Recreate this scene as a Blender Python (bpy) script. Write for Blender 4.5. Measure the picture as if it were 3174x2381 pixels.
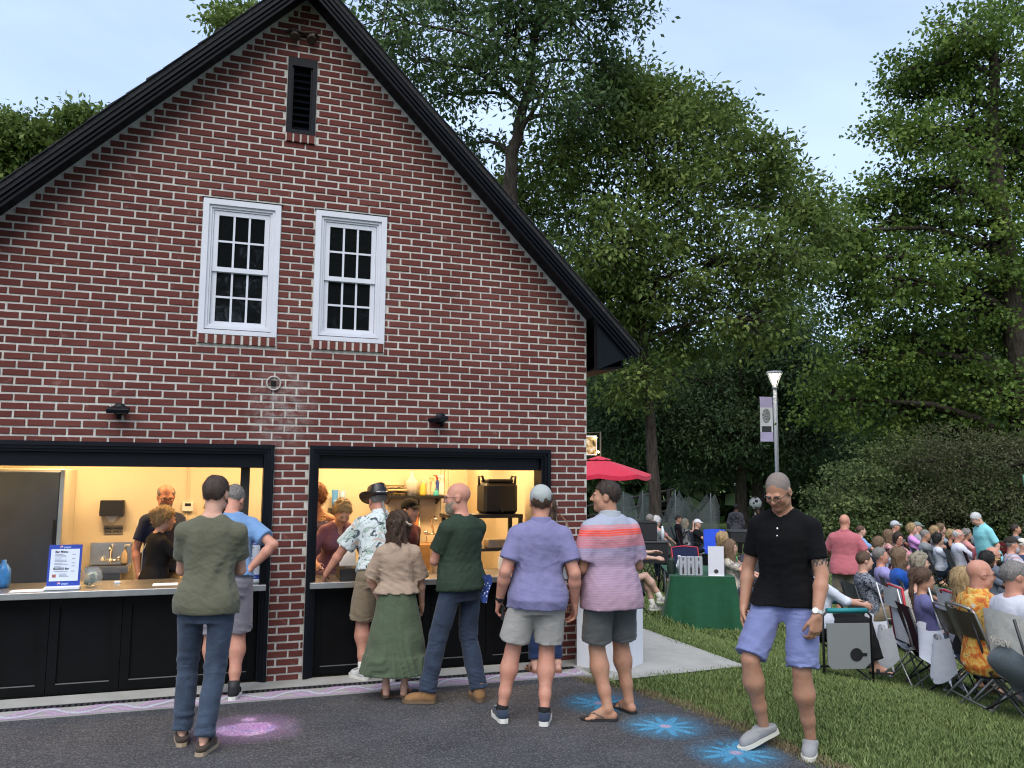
import bpy, bmesh, math, random
import numpy as np
from mathutils import Vector, Matrix, Euler
for _o in list(bpy.data.objects): bpy.data.objects.remove(_o)
SC = bpy.context.scene
COL = SC.collection
R = math.radians
PI = math.pi
random.seed(7)
rng = np.random.default_rng(7)

# ------------------------------------------------------------------ camera
CAM_LOC = Vector((0.2562, -7.6503, 1.7973))
YAW, PITCH, ROLL = R(19.207), R(6.30), R(0.418)
_fw = Vector((math.sin(YAW)*math.cos(PITCH), math.cos(YAW)*math.cos(PITCH), math.sin(PITCH)))
_r = Vector((math.cos(YAW), -math.sin(YAW), 0)); _u = _r.cross(_fw)
_r2 = _r*math.cos(ROLL) + _u*math.sin(ROLL); _u2 = _u*math.cos(ROLL) - _r*math.sin(ROLL)
cd = bpy.data.cameras.new('camera'); cam = bpy.data.objects.new('camera', cd); COL.objects.link(cam)
cam.matrix_world = Matrix(((_r2.x, _u2.x, -_fw.x, CAM_LOC.x), (_r2.y, _u2.y, -_fw.y, CAM_LOC.y), (_r2.z, _u2.z, -_fw.z, CAM_LOC.z), (0, 0, 0, 1)))
cd.sensor_width = 36; cd.lens = 29.04; cd.clip_start = 0.05; cd.clip_end = 2000
SC.camera = cam

# ------------------------------------------------------------------ sky, sun, exposure
SUN_EL, SUN_AZ = R(50), R(205)       # low evening light from behind the camera's left shoulder
W = bpy.data.worlds.new('World'); SC.world = W; W.use_nodes = True
wn, wl = W.node_tree.nodes, W.node_tree.links
bg = wn['Background']; bg.inputs['Strength'].default_value = 0.085
sky = wn.new('ShaderNodeTexSky'); sky.sky_type = 'NISHITA'; sky.sun_disc = False
sky.sun_elevation = SUN_EL; sky.sun_rotation = SUN_AZ; sky.altitude = 200; sky.air_density = 1.0; sky.dust_density = 0.6; sky.ozone_density = 2.0
tc = wn.new('ShaderNodeTexCoord')
mp = wn.new('ShaderNodeMapping'); mp.inputs['Scale'].default_value = (1.0, 1.5, 3.2); mp.inputs['Rotation'].default_value = (0, R(12), R(30))
wl.new(tc.outputs['Generated'], mp.inputs['Vector'])
nz = wn.new('ShaderNodeTexNoise'); nz.inputs['Scale'].default_value = 1.1; nz.inputs['Detail'].default_value = 5; nz.inputs['Roughness'].default_value = 0.52; nz.inputs['Distortion'].default_value = 0.4
wl.new(mp.outputs['Vector'], nz.inputs['Vector'])
cr = wn.new('ShaderNodeValToRGB'); cr.color_ramp.elements[0].position = 0.30; cr.color_ramp.elements[1].position = 0.80
cr.color_ramp.elements[0].color = (0.22, 0.22, 0.22, 1); cr.color_ramp.elements[1].color = (0.78, 0.78, 0.78, 1)
wl.new(nz.outputs['Fac'], cr.inputs['Fac'])
mx = wn.new('ShaderNodeMix'); mx.data_type = 'RGBA'
wl.new(cr.outputs['Color'], mx.inputs[0]); wl.new(sky.outputs['Color'], mx.inputs[6]); mx.inputs[7].default_value = (4.9, 5.95, 8.1, 1)
wl.new(mx.outputs[2], bg.inputs['Color'])
sl = bpy.data.lights.new('sun', 'SUN'); sl.energy = 1.5; sl.angle = R(60); sl.color = (1.0, 0.93, 0.84)
sun = bpy.data.objects.new('sun', sl); COL.objects.link(sun)
sun.rotation_euler = (R(90)-SUN_EL, 0, R(180)-SUN_AZ)
SC.view_settings.view_transform = 'Standard'; SC.view_settings.look = 'None'; SC.view_settings.gamma = 1
SC.view_settings.use_curve_mapping = False
SC.view_settings.exposure = 1.32
SC.cycles.use_denoising = True; SC.cycles.pixel_filter_type = 'BLACKMAN_HARRIS'; SC.cycles.filter_width = 1.15
SC.cycles.max_bounces = 6; SC.cycles.diffuse_bounces = 3; SC.cycles.transparent_max_bounces = 12
SC.cycles.caustics_reflective = False; SC.cycles.caustics_refractive = False

# ------------------------------------------------------------------ helpers: names, labels
def tag(o, label=None, cat=None, group=None, kind=None):
    if label: o['label'] = label
    if cat: o['category'] = cat
    if group: o['group'] = group
    if kind: o['kind'] = kind
    return o
def empty(name, loc=(0, 0, 0), rz=0, label=None, cat=None, group=None, parent=None):
    o = bpy.data.objects.new(name, None); COL.objects.link(o); o.location = loc; o.rotation_euler = (0, 0, rz)
    o.empty_display_size = 0.1; o.parent = parent
    return tag(o, label, cat, group)
def link(name, me, parent=None, m=None):
    o = bpy.data.objects.new(name, me); COL.objects.link(o); o.parent = parent
    if m is not None and not me.materials: me.materials.append(m)
    return o
def copy_tree(o, parent=None):
    c = o.copy(); COL.objects.link(c); c.parent = parent
    for ch in list(o.children):
        copy_tree(ch, c)
    return c

# ------------------------------------------------------------------ helpers: mesh building
class MB:
    def __init__(s): s.v = []; s.f = []; s.smooth = []
    def add(s, vs, fs, smooth=False):
        n = len(s.v); s.v += [tuple(p) for p in vs]; s.f += [[i+n for i in f] for f in fs]; s.smooth += [smooth]*len(fs); return s
    def box(s, lo, hi, M=None, bev=0.0):
        x0, y0, z0 = lo; x1, y1, z1 = hi
        vs = [Vector(p) for p in ((x0,y0,z0),(x1,y0,z0),(x1,y1,z0),(x0,y1,z0),(x0,y0,z1),(x1,y0,z1),(x1,y1,z1),(x0,y1,z1))]
        fs = [(0,3,2,1),(4,5,6,7),(0,1,5,4),(1,2,6,5),(2,3,7,6),(3,0,4,7)]
        if bev > 0:
            bm = bmesh.new(); bv = [bm.verts.new(p) for p in vs]
            for f in fs: bm.faces.new([bv[i] for i in f])
            bmesh.ops.bevel(bm, geom=bm.edges[:], offset=bev, segments=1, affect='EDGES', profile=0.5)
            bm.verts.index_update(); vs = [v.co.copy() for v in bm.verts]; fs = [[v.index for v in f.verts] for f in bm.faces]; bm.free()
        if M is not None: vs = [M @ p for p in vs]
        return s.add(vs, fs)
    def tube(s, pts, rad, n=8, cap=True, flat=1.0):
        pts = [Vector(p) for p in pts]; rad = rad if hasattr(rad, '__len__') else [rad]*len(pts)
        vs, fs = [], []; up = None
        for i, p in enumerate(pts):
            t = (pts[min(i+1, len(pts)-1)] - pts[max(i-1, 0)])
            if t.length < 1e-9: t = Vector((0, 0, 1))
            t.normalize()
            if up is None: up = Vector((0, 0, 1)) if abs(t.z) < .9 else Vector((1, 0, 0))
            a = t.cross(up)
            if a.length < 1e-6: a = t.cross(Vector((0, 1, 0.01)))
            a.normalize(); b = a.cross(t).normalized(); up = b
            for k in range(n):
                an = 2*PI*k/n; vs.append(p + a*math.cos(an)*rad[i] + b*math.sin(an)*rad[i]*flat)
        for i in range(len(pts)-1):
            for k in range(n):
                fs.append((i*n+k, i*n+(k+1) % n, (i+1)*n+(k+1) % n, (i+1)*n+k))
        s.add(vs, fs, True)
        if cap:
            m = len(s.v)-len(vs)
            s.f.append([m+k for k in range(n)][::-1]); s.f.append([m+(len(pts)-1)*n+k for k in range(n)]); s.smooth += [False, False]
        return s
    def lathe(s, prof, n=16, M=None, ang=2*PI, sx=1.0, sy=1.0):
        vs, fs = [], []; full = abs(ang-2*PI) < 1e-6; m = n if full else n+1
        for r, z in prof:
            for k in range(m):
                a = ang*k/n; vs.append(Vector((r*math.cos(a)*sx, r*math.sin(a)*sy, z)))
        for i in range(len(prof)-1):
            for k in range(n):
                k2 = (k+1) % m
                fs.append((i*m+k, i*m+k2, (i+1)*m+k2, (i+1)*m+k))
        if M is not None: vs = [M @ p for p in vs]
        return s.add(vs, fs, True)
    def ball(s, c, r, n=10, M=None):
        r = r if hasattr(r, '__len__') else (r, r, r)
        prof = [(math.sin(PI*i/n), -math.cos(PI*i/n)) for i in range(n+1)]
        vs, fs = [], []
        for q, z in prof:
            for k in range(n):
                a = 2*PI*k/n; p = Vector((q*math.cos(a)*r[0], q*math.sin(a)*r[1], z*r[2]))
                if M is not None: p = M @ p
                vs.append(p+Vector(c))
        for i in range(n):
            for k in range(n): fs.append((i*n+k, i*n+(k+1) % n, (i+1)*n+(k+1) % n, (i+1)*n+k))
        return s.add(vs, fs, True)
    def prism(s, poly, a, b):
        """poly: list of 3-D points; extruded from offset a to offset b (vectors)."""
        a, b = Vector(a), Vector(b); n = len(poly)
        vs = [Vector(p)+a for p in poly]+[Vector(p)+b for p in poly]
        fs = [list(range(n))[::-1], [n+i for i in range(n)]]+[(i, (i+1) % n, n+(i+1) % n, n+i) for i in range(n)]
        return s.add(vs, fs)
    def grid(s, fn, nu, nv, smooth=True):
        vs = [fn(u/nu, v/nv) for v in range(nv+1) for u in range(nu+1)]
        fs = [(v*(nu+1)+u, v*(nu+1)+u+1, (v+1)*(nu+1)+u+1, (v+1)*(nu+1)+u) for v in range(nv) for u in range(nu)]
        return s.add(vs, fs, smooth)
    def mesh(s, name):
        me = bpy.data.meshes.new(name); me.from_pydata(s.v, [], s.f); 
        if any(s.smooth): me.polygons.foreach_set('use_smooth', s.smooth)
        me.update(); return me
    def build(s, name, m, parent=None, fix=False):
        me = s.mesh(name)
        if fix:
            bm = bmesh.new(); bm.from_mesh(me); bmesh.ops.recalc_face_normals(bm, faces=bm.faces); bm.to_mesh(me); bm.free()
        return link(name, me, parent, m)
def np_mesh(name, v, f, smooth=True, mats=None, midx=None):
    """mesh from numpy arrays v (n,3), f (m,k)"""
    me = bpy.data.meshes.new(name); n, m, k = len(v), len(f), f.shape[1]
    me.vertices.add(n); me.vertices.foreach_set('co', np.ascontiguousarray(v, np.float32).ravel())
    me.loops.add(m*k); me.loops.foreach_set('vertex_index', np.ascontiguousarray(f, np.int32).ravel())
    me.polygons.add(m); me.polygons.foreach_set('loop_start', np.arange(0, m*k, k, dtype=np.int32))
    if smooth: me.polygons.foreach_set('use_smooth', np.ones(m, bool))
    for q in mats or []: me.materials.append(q)
    if midx is not None: me.polygons.foreach_set('material_index', np.ascontiguousarray(midx, np.int32))
    me.update(calc_edges=True); me.validate(); return me

# ------------------------------------------------------------------ helpers: materials
MATS = {}
def mat(name, col=(.5, .5, .5), rough=.6, metal=0, spec=.5, noise=0, nscale=8, bump=0, bscale=60, emit=None, estr=0, sheen=0, alpha=None, trans=0, sss=0, coords='Object', stretch=(1, 1, 1), bdetail=4):
    if name in MATS: return MATS[name]
    m = bpy.data.materials.new(name); m.use_nodes = True; MATS[name] = m
    nt = m.node_tree; n, l = nt.nodes, nt.links; b = n['Principled BSDF']
    b.inputs['Base Color'].default_value = (*col, 1); b.inputs['Roughness'].default_value = rough; b.inputs['Metallic'].default_value = metal
    b.inputs['Specular IOR Level'].default_value = spec
    if trans: b.inputs['Transmission Weight'].default_value = trans
    if sheen: b.inputs['Sheen Weight'].default_value = sheen
    if sss: b.inputs['Subsurface Weight'].default_value = sss; b.inputs['Subsurface Radius'].default_value = (.012, .005, .003); b.inputs['Subsurface Scale'].default_value = 1.0
    if emit: b.inputs['Emission Color'].default_value = (*emit, 1); b.inputs['Emission Strength'].default_value = estr
    if noise or bump:
        t = n.new('ShaderNodeTexCoord'); mpn = n.new('ShaderNodeMapping'); mpn.inputs['Scale'].default_value = stretch
        l.new(t.outputs[coords], mpn.inputs['Vector'])
        if noise:
            q = n.new('ShaderNodeTexNoise'); q.inputs['Scale'].default_value = nscale; q.inputs['Detail'].default_value = 5; q.inputs['Roughness'].default_value = .6
            l.new(mpn.outputs['Vector'], q.inputs['Vector'])
            mr = n.new('ShaderNodeMapRange'); mr.inputs[1].default_value = .3; mr.inputs[2].default_value = .7; mr.inputs[3].default_value = 1-noise; mr.inputs[4].default_value = 1+noise
            l.new(q.outputs['Fac'], mr.inputs[0])
            mm = n.new('ShaderNodeMix'); mm.data_type = 'RGBA'; mm.blend_type = 'MULTIPLY'; mm.inputs[0].default_value = 1; mm.inputs[6].default_value = (*col, 1)
            l.new(mr.outputs[0], mm.inputs[7]); l.new(mm.outputs[2], b.inputs['Base Color'])
        if bump:
            q = n.new('ShaderNodeTexNoise'); q.inputs['Scale'].default_value = bscale; q.inputs['Detail'].default_value = bdetail
            l.new(mpn.outputs['Vector'], q.inputs['Vector'])
            bp = n.new('ShaderNodeBump'); bp.inputs['Strength'].default_value = min(1, bump); bp.inputs['Distance'].default_value = .01*max(1, bump)
            l.new(q.outputs['Fac'], bp.inputs['Height']); l.new(bp.outputs['Normal'], b.inputs['Normal'])
    return m
class NT:
    """small wrapper to write node graphs"""
    def __init__(s, name, rough=.7, spec=.4):
        s.m = bpy.data.materials.new(name); s.m.use_nodes = True; MATS[name] = s.m
        s.n, s.l = s.m.node_tree.nodes, s.m.node_tree.links; s.b = s.n['Principled BSDF']
        s.b.inputs['Roughness'].default_value = rough; s.b.inputs['Specular IOR Level'].default_value = spec
        s.tc = s.n.new('ShaderNodeTexCoord')
    def put(s, sock, v):
        if isinstance(v, bpy.types.NodeSocket): s.l.new(v, sock)
        elif isinstance(v, (tuple, list)) and len(v) == 3 and sock.type == 'RGBA': sock.default_value = (*v, 1)
        else: sock.default_value = v
    def obj(s, scale=(1, 1, 1), rot=(0, 0, 0), loc=(0, 0, 0), src='Object'):
        q = s.n.new('ShaderNodeMapping'); q.inputs['Scale'].default_value = scale; q.inputs['Rotation'].default_value = rot; q.inputs['Location'].default_value = loc
        s.l.new(s.tc.outputs[src], q.inputs['Vector']); return q.outputs[0]
    def world(s, scale=(1, 1, 1)):
        g = s.n.new('ShaderNodeNewGeometry'); q = s.n.new('ShaderNodeMapping'); q.inputs['Scale'].default_value = scale
        s.l.new(g.outputs['Position'], q.inputs['Vector']); return q.outputs[0]
    def noise(s, vec, scale, detail=4, rough=.55, dist=0):
        q = s.n.new('ShaderNodeTexNoise'); q.inputs['Scale'].default_value = scale; q.inputs['Detail'].default_value = detail; q.inputs['Roughness'].default_value = rough; q.inputs['Distortion'].default_value = dist
        s.l.new(vec, q.inputs['Vector']); return q.outputs['Fac']
    def vor(s, vec, scale, out='Distance', feature='F1'):
        q = s.n.new('ShaderNodeTexVoronoi'); q.feature = feature; q.inputs['Scale'].default_value = scale
        s.l.new(vec, q.inputs['Vector']); return q.outputs[out]
    def ramp(s, fac, stops):
        q = s.n.new('ShaderNodeValToRGB'); e = q.color_ramp.elements
        while len(e) < len(stops): e.new(.5)
        for el, (p, c) in zip(e, stops): el.position = p; el.color = (*c, 1) if len(c) == 3 else c
        s.l.new(fac, q.inputs['Fac']); return q.outputs['Color']
    def map(s, v, a, b, c=0, d=1, clamp=True):
        q = s.n.new('ShaderNodeMapRange'); q.clamp = clamp
        s.put(q.inputs[0], v)
        for i, x in enumerate((a, b, c, d)): s.put(q.inputs[i+1], x)
        return q.outputs[0]
    def mix(s, fac, a, b, mode='MIX'):
        q = s.n.new('ShaderNodeMix'); q.data_type = 'RGBA'; q.blend_type = mode
        s.put(q.inputs[0], fac); s.put(q.inputs[6], a); s.put(q.inputs[7], b); return q.outputs[2]
    def math(s, op, a, b=0.0, c=0.0):
        q = s.n.new('ShaderNodeMath'); q.operation = op
        s.put(q.inputs[0], a); s.put(q.inputs[1], b)
        if len(q.inputs) > 2: s.put(q.inputs[2], c)
        return q.outputs[0]
    def xyz(s, vec):
        q = s.n.new('ShaderNodeSeparateXYZ'); s.l.new(vec, q.inputs[0]); return q.outputs
    def attr(s, name, out='Fac'):
        q = s.n.new('ShaderNodeAttribute'); q.attribute_name = name; return q.outputs[out]
    def rand(s):
        q = s.n.new('ShaderNodeObjectInfo'); return q.outputs['Random']
    def color(s, v): s.put(s.b.inputs['Base Color'], v); return s
    def bump(s, h, strength=.4, dist=.01):
        q = s.n.new('ShaderNodeBump'); q.inputs['Strength'].default_value = strength; q.inputs['Distance'].default_value = dist
        s.l.new(h, q.inputs['Height']); s.l.new(q.outputs[0], s.b.inputs['Normal']); return s
    def alpha(s, v): s.put(s.b.inputs['Alpha'], v); return s

def text_mesh(txt, size, name='lettering', m=None, parent=None, M=None, align='LEFT', bold=0.0, extrude=0.0008):
    cu = bpy.data.curves.new('txt', 'FONT'); cu.body = txt; cu.size = size; cu.align_x = align; cu.extrude = extrude; cu.offset = bold; cu.resolution_u = 2
    t = bpy.data.objects.new('txt', cu); COL.objects.link(t)
    me = bpy.data.meshes.new_from_object(t.evaluated_get(bpy.context.evaluated_depsgraph_get()))
    bpy.data.objects.remove(t); bpy.data.curves.remove(cu)
    if M is not None: me.transform(M)
    return link(name, me, parent, m)

# ------------------------------------------------------------------ the lie of the land
_TT = [-5, 0, 1.5, 3, 5, 7, 13, 21, 40, 80, 200]; _TZ = [0, 0, -.15, -.33, -.40, -.47, -.54, -.85, -1.3, -1.6, -2.0]
def ter(X, Y):
    t = (X-4.2)*.8+(Y+2)*.6; a = np.clip((X-4.95)/1.9, 0, 1); return np.interp(t, _TT, _TZ)*a*a*(3-2*a)
# ================================================================== ground
def ground_mesh(xs, ys, dz=0.0):
    X, Y = np.meshgrid(xs, ys, indexing='ij'); Z = ter(X, Y)+dz; v = np.stack([X.ravel(), Y.ravel(), Z.ravel()], 1); nx, ny = len(xs), len(ys)
    i, j = np.meshgrid(np.arange(nx-1), np.arange(ny-1), indexing='ij'); a = (i*ny+j).ravel(); return v, np.stack([a, a+ny, a+ny+1, a+1], 1)
t = NT('lawn_soil', .95, .1); p = t.world(); n1 = t.noise(p, 1.1, 5); n2 = t.noise(p, 14, 4); n3 = t.noise(p, .16, 3)
c = t.mix(t.map(n1, .3, .7), (.072, .110, .034), (.125, .170, .055)); c = t.mix(t.map(n2, .45, .75, 0, .55), c, (.15, .17, .065)); c = t.mix(t.map(n3, .5, .7, 0, .4), c, (.11, .12, .05)); t.color(c); t.bump(t.noise(p, 45, 5), .9, .03)
xs = np.concatenate([np.arange(-140, -8, 12), np.arange(-8, 3, 1.0), np.arange(3, 12, .35), np.arange(12, 30, 1.2), np.arange(30, 161, 10)]); ys = np.concatenate([np.arange(-90, -10, 10), np.arange(-10, 8, .4), np.arange(8, 30, 1.2), np.arange(30, 201, 10)])
v, f = ground_mesh(xs, ys, -.03); lawn = link('lawn', np_mesh('lawn', v, f, mats=[t.m])); tag(lawn, 'mown green lawn sloping away beside the brick building', 'lawn', kind='structure')

# asphalt drive: irregular right-hand edge against the lawn
edge = [(3.34, -.62), (3.43, -.94), (3.66, -1.20), (3.80, -1.80), (3.85, -2.37), (3.88, -2.85), (3.95, -3.3), (4.05, -4.2), (4.5, -6), (5.2, -9), (6.5, -14)]
t = NT('asphalt', .92, .25); p = t.world(); sp = t.vor(p, 160); n1 = t.noise(p, 2.2, 5); n2 = t.noise(p, 75, 4, .7); st = t.noise(t.world((1.2, 9, 1)), 1.6, 4, .7)
c = t.mix(t.map(n1, .3, .7), (.074, .076, .083), (.125, .127, .136)); c = t.mix(t.map(n2, .50, .64, 0, .85), c, (.33, .33, .335)); c = t.mix(t.map(sp, .0, .16, .35, 0), c, (.24, .24, .235)); c = t.mix(t.map(st, .57, .66, 0, .45), c, (.24, .235, .23)); t.color(c); h_ = t.math('MULTIPLY_ADD', n2, .6, sp); t.bump(h_, 1.0, .02)
ev = [Vector((x+.02*math.sin(i*2.3), y, .004)) for i, (x, y) in enumerate(edge)]
fine = []
for a, b in zip(ev[:-1], ev[1:]):
    for k in range(6): q = a.lerp(b, k/6); fine.append(q+Vector((random.uniform(-.02, .02), 0, 0)))
m = MB(); poly = [(-9, -.60, .004), (3.34, -.60, .004)]+[tuple(q) for q in fine[1:]]+[(6.5, -14, .004), (-9, -14, .004)]
m.prism([Vector(q)-Vector((0, 0, .12)) for q in poly], (0, 0, 0), (0, 0, .12)); dr = m.build('asphalt_drive', t.m, fix=True); tag(dr, 'dark worn asphalt drive in front of the serving windows', 'drive', kind='structure')
# concrete apron, drain, pad
t = NT('concrete', .9, .25); p = t.world(); n1 = t.noise(p, 3, 5); n2 = t.noise(p, 60, 4); c = t.mix(t.map(n1, .3, .7), (.30, .30, .275), (.40, .395, .365)); c = t.mix(t.map(n2, .55, .75, 0, .35), c, (.22, .215, .20)); c = t.mix(t.map(t.noise(p, 9, 5, .7), .62, .7, 0, .3), c, (.19, .19, .18)); t.color(c); t.bump(n2, .35, .006); CONC = t.m
m = MB(); m.box((-9, -.25, -.15), (3.80, .02, .012)); m.box((-9, -.598, -.15), (3.50, -.350, .010)); m.box((3.46, -.36, -.15), (3.80, -.252, .011)); ap = m.build('concrete_apron', CONC); tag(ap, 'pale concrete apron strip under the garage openings', 'apron', kind='structure')
def pad_pt(x, y): return Vector((x, y, float(ter(x, y))+.012))
padp = [(3.80, .0), (3.79, -.34), (4.4, -.45), (5.12, -.66), (4.98, .2), (4.86, 1.0), (4.7, 3.0), (3.80, 3.0)]
m = MB(); m.grid(lambda u, v: pad_pt(3.42+(.38 if v > .16 else .38*v/.16)+u*(1.58+.05-(.38 if v > .16 else .38*v/.16)-.03*v), (-.88+.14*u)*(1-v)+3.0*v), 10, 20, False); pad = m.build('concrete_pad', CONC); tag(pad, 'flat concrete pad at the corner of the building', 'pad', kind='structure')
dr = empty('drain_channel', (0, 0, 0), label='black slotted drain grate set in the concrete apron', cat='drain'); BLK = mat('black_iron', (.018, .018, .02), .6, spec=.4, noise=.3, nscale=20)
m = MB(); m.box((-9, -.348, -.12), (3.458, -.252, -.04)); m.box((-9, -.349, -.04), (3.458, -.340, .009)); m.box((-9, -.260, -.04), (3.458, -.2515, .009)); m.build('channel', BLK, dr)
m = MB(); x = -2.4
while x < 3.44: m.box((x, -.340, -.012), (x+.020, -.260, .008)); x += .042
o = m.build('grate_bars', mat('grate_iron', (.035, .034, .038), .6), dr); o['kind'] = 'stuff'

# chalk drawings
def chalk(name, fn_alpha, col, cx, cy, w, d, rz, label, cat='chalk drawing', group=None, z=.0085):
    t = NT(name+'_mat', .95, .05); x, y, _ = t.xyz(t.obj())
    a, colr = fn_alpha(t, x, y); t.color(colr); t.alpha(a); m = MB(); m.add([(-w, -d, 0), (w, -d, 0), (w, d, 0), (-w, d, 0)], [(0, 1, 2, 3)]); o = m.build(name, t.m); o.location = (cx, cy, z); o.rotation_euler = (0, 0, rz); return tag(o, label, cat, group)
def flower(npet, soft):
    def fn(t, x, y):
        r = t.math('SQRT', t.math('ADD', t.math('MULTIPLY', x, x), t.math('MULTIPLY', y, y))); th = t.math('ARCTAN2', y, x); pet = t.math('COSINE', t.math('MULTIPLY', th, float(npet))); pet2 = t.math('SINE', t.math('MULTIPLY_ADD', th, 3.0, .8))
        rim = t.math('MULTIPLY_ADD', pet, .060, t.math('MULTIPLY_ADD', pet2, .025, .19)); nz = t.noise(t.obj(), 60, 3); e = t.math('SUBTRACT', rim, r); core = t.map(e, -.035, .06, 0, .74); halo = t.map(r, .20, .36, .30, 0); a = t.math('MAXIMUM', core, halo); a = t.math('MULTIPLY', a, t.map(nz, .30, .55, .45, 1)); 
        c = t.mix(t.map(r, .03, .05), (.50, .42, .58), (.10, .36, .58)); c = t.mix(t.map(t.math('ABSOLUTE', pet), .0, .25, .6, 0), c, (.07, .29, .48)); return a, c
    return fn
for cx, cy, n, lab in ((3.35, -2.18, 10, 'blue chalk flower on the asphalt beside the sandalled man'), (3.50, -2.83, 11, 'blue chalk flower under the walking man\'s lifted shoe'), (3.16, -1.48, 9, 'blue chalk flower half hidden behind the sandalled man\'s legs')):
    chalk('chalk_flower', flower(n, 1), None, cx, cy, .40, .40, random.uniform(0, 3), lab, group='blue chalk flowers on the asphalt')
def pinkblot(t, x, y):
    yy = t.math('MULTIPLY', y, 1.0); r = t.math('SQRT', t.math('ADD', t.math('MULTIPLY', t.math('MULTIPLY', x, x), .55), t.math('MULTIPLY', yy, yy))); nz = t.noise(t.obj(), 5, 4, .6, .6); g = t.noise(t.obj(), 55, 3); e = t.math('SUBTRACT', t.math('MULTIPLY_ADD', nz, .10, .13), r)
    x2 = t.math('SUBTRACT', x, .02); y2 = t.math('SUBTRACT', y, .22); r2 = t.math('SQRT', t.math('ADD', t.math('MULTIPLY', x2, x2), t.math('MULTIPLY', y2, y2))); e = t.math('MAXIMUM', e, t.math('SUBTRACT', .075, r2)); a = t.math('MAXIMUM', t.map(e, -.015, .05, 0, .92), t.map(e, -.22, .03, 0, .30)); a = t.math('MULTIPLY', a, t.map(g, .32, .56, .35, 1)); a = t.math('MULTIPLY', a, t.map(t.math('MAXIMUM', t.math('ABSOLUTE', x), t.math('ABSOLUTE', y)), .30, .41, 1, 0)); c = t.mix(t.map(nz, .35, .65), (.62, .33, .66), (.74, .52, .74)); c = t.mix(t.map(t.noise(t.obj(), 9, 3), .52, .66, 0, .7), c, (.36, .30, .66)); return a, c
chalk('chalk_blotch', pinkblot, None, .50, -1.33, .42, .50, 0, 'pink chalk blotch on the asphalt beside the man in jeans')
def waves(t, x, y):
    g = t.noise(t.obj(), 45, 3); w = t.noise(t.obj(), 2.2, 2); ph = t.math('MULTIPLY_ADD', x, 14.0, t.math('MULTIPLY', w, 3.0)); y1 = t.math('MULTIPLY', t.math('SINE', ph), .075); y2 = t.math('MULTIPLY', t.math('SINE', t.math('ADD', ph, 1.5)), .085); d1 = t.math('ABSOLUTE', t.math('SUBTRACT', y, y1)); d2 = t.math('ABSOLUTE', t.math('SUBTRACT', y, y2)); d3 = t.math('ABSOLUTE', t.math('ADD', y, .105))
    a1 = t.map(d1, .020, .065, .62, 0); a2 = t.map(d2, .022, .085, .60, 0); a3 = t.map(d3, .010, .032, .65, 0); a = t.math('MAXIMUM', t.math('MAXIMUM', a1, a2), a3); a = t.math('MULTIPLY', a, t.map(g, .3, .6, .5, 1)); c = t.mix(t.map(d1, .01, .03), (.66, .76, .82), (.60, .40, .62)); return a, c
chalk('chalk_wave_border', waves, None, .9, -.474, 2.55, .122, 0, 'pink and white chalk waves along the concrete strip', z=.0145)

# ================================================================== the brick building
BX0, BX1, AX, AZ = -2.07, 3.727, .829, 6.286          # wall ends, apex
D1, D2, DT = (-1.638, .690), (.998, 3.326), 2.050         # door openings (outer), their top
W1, W2, WZ = (0.0, .667), (.981, 1.643), (3.014, 4.236)
VX, VZ = (.680, .946), (4.945, 5.684)
CRS, BL = .0677, .2031
bld = empty('brick_building', (AX, 0, 0), label='red brick gabled building with two lit serving windows and black trim', cat='building')
def rel(o): o.location = (-AX, 0, 0); return o
t = NT('mortar', .95, .1); p = t.world(); n1 = t.noise(p, 25, 5); c = t.mix(t.map(n1, .3, .7), (.44, .425, .385), (.60, .58, .53)); c = t.mix(t.map(t.noise(p, 2.0, 4), .5, .75, 0, .45), c, (.56, .545, .52)); t.color(c); t.bump(t.noise(p, 90, 5), .8, .01); MORT = t.m
wall = rel(link('wall', bpy.data.meshes.new('wall'), bld))
m = MB(); YF, YB = .008, .24
def rake(z): return AZ-z      # half width of the gable at height z
def xlim(z): return (max(BX0, AX-rake(z)), min(BX1, AX+rake(z)))
def panel(x0, x1, z0, z1):
    """wall piece, clipped by the gable slopes"""
    for a in np.linspace(z0, z1, max(2, int((z1-z0)/.6)+2))[:-1]: pass
    zz = [z0, z1]; lo = [max(x0, xlim(z)[0]) for z in zz]; hi = [min(x1, xlim(z)[1]) for z in zz]
    if hi[0] <= lo[0] and hi[1] <= lo[1]: return
    poly = [Vector((lo[0], 0, z0)), Vector((hi[0], 0, z0)), Vector((max(hi[1], lo[1]), 0, z1)), Vector((lo[1], 0, z1))]; m.prism(poly, (0, YF, 0), (0, YB, 0))
big = 99
panel(BX0, D1[0], -.05, DT); panel(D1[1], D2[0], -.05, DT); panel(D2[1], BX1, -.05, DT); panel(BX0, BX1, DT, WZ[0]); ze = AZ-(AX-BX0)
for a, b in ((WZ[0], ze), (ze, WZ[1])): panel(-big, W1[0], a, b); panel(W1[1], W2[0], a, b); panel(W2[1], big, a, b)
panel(-big, big, WZ[1], VZ[0]); panel(-big, VX[0], VZ[0], VZ[1]); panel(VX[1], big, VZ[0], VZ[1]); panel(-big, big, VZ[1], AZ-.001)
wall.data = m.mesh('wall'); wall.data.materials.append(MORT)
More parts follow.
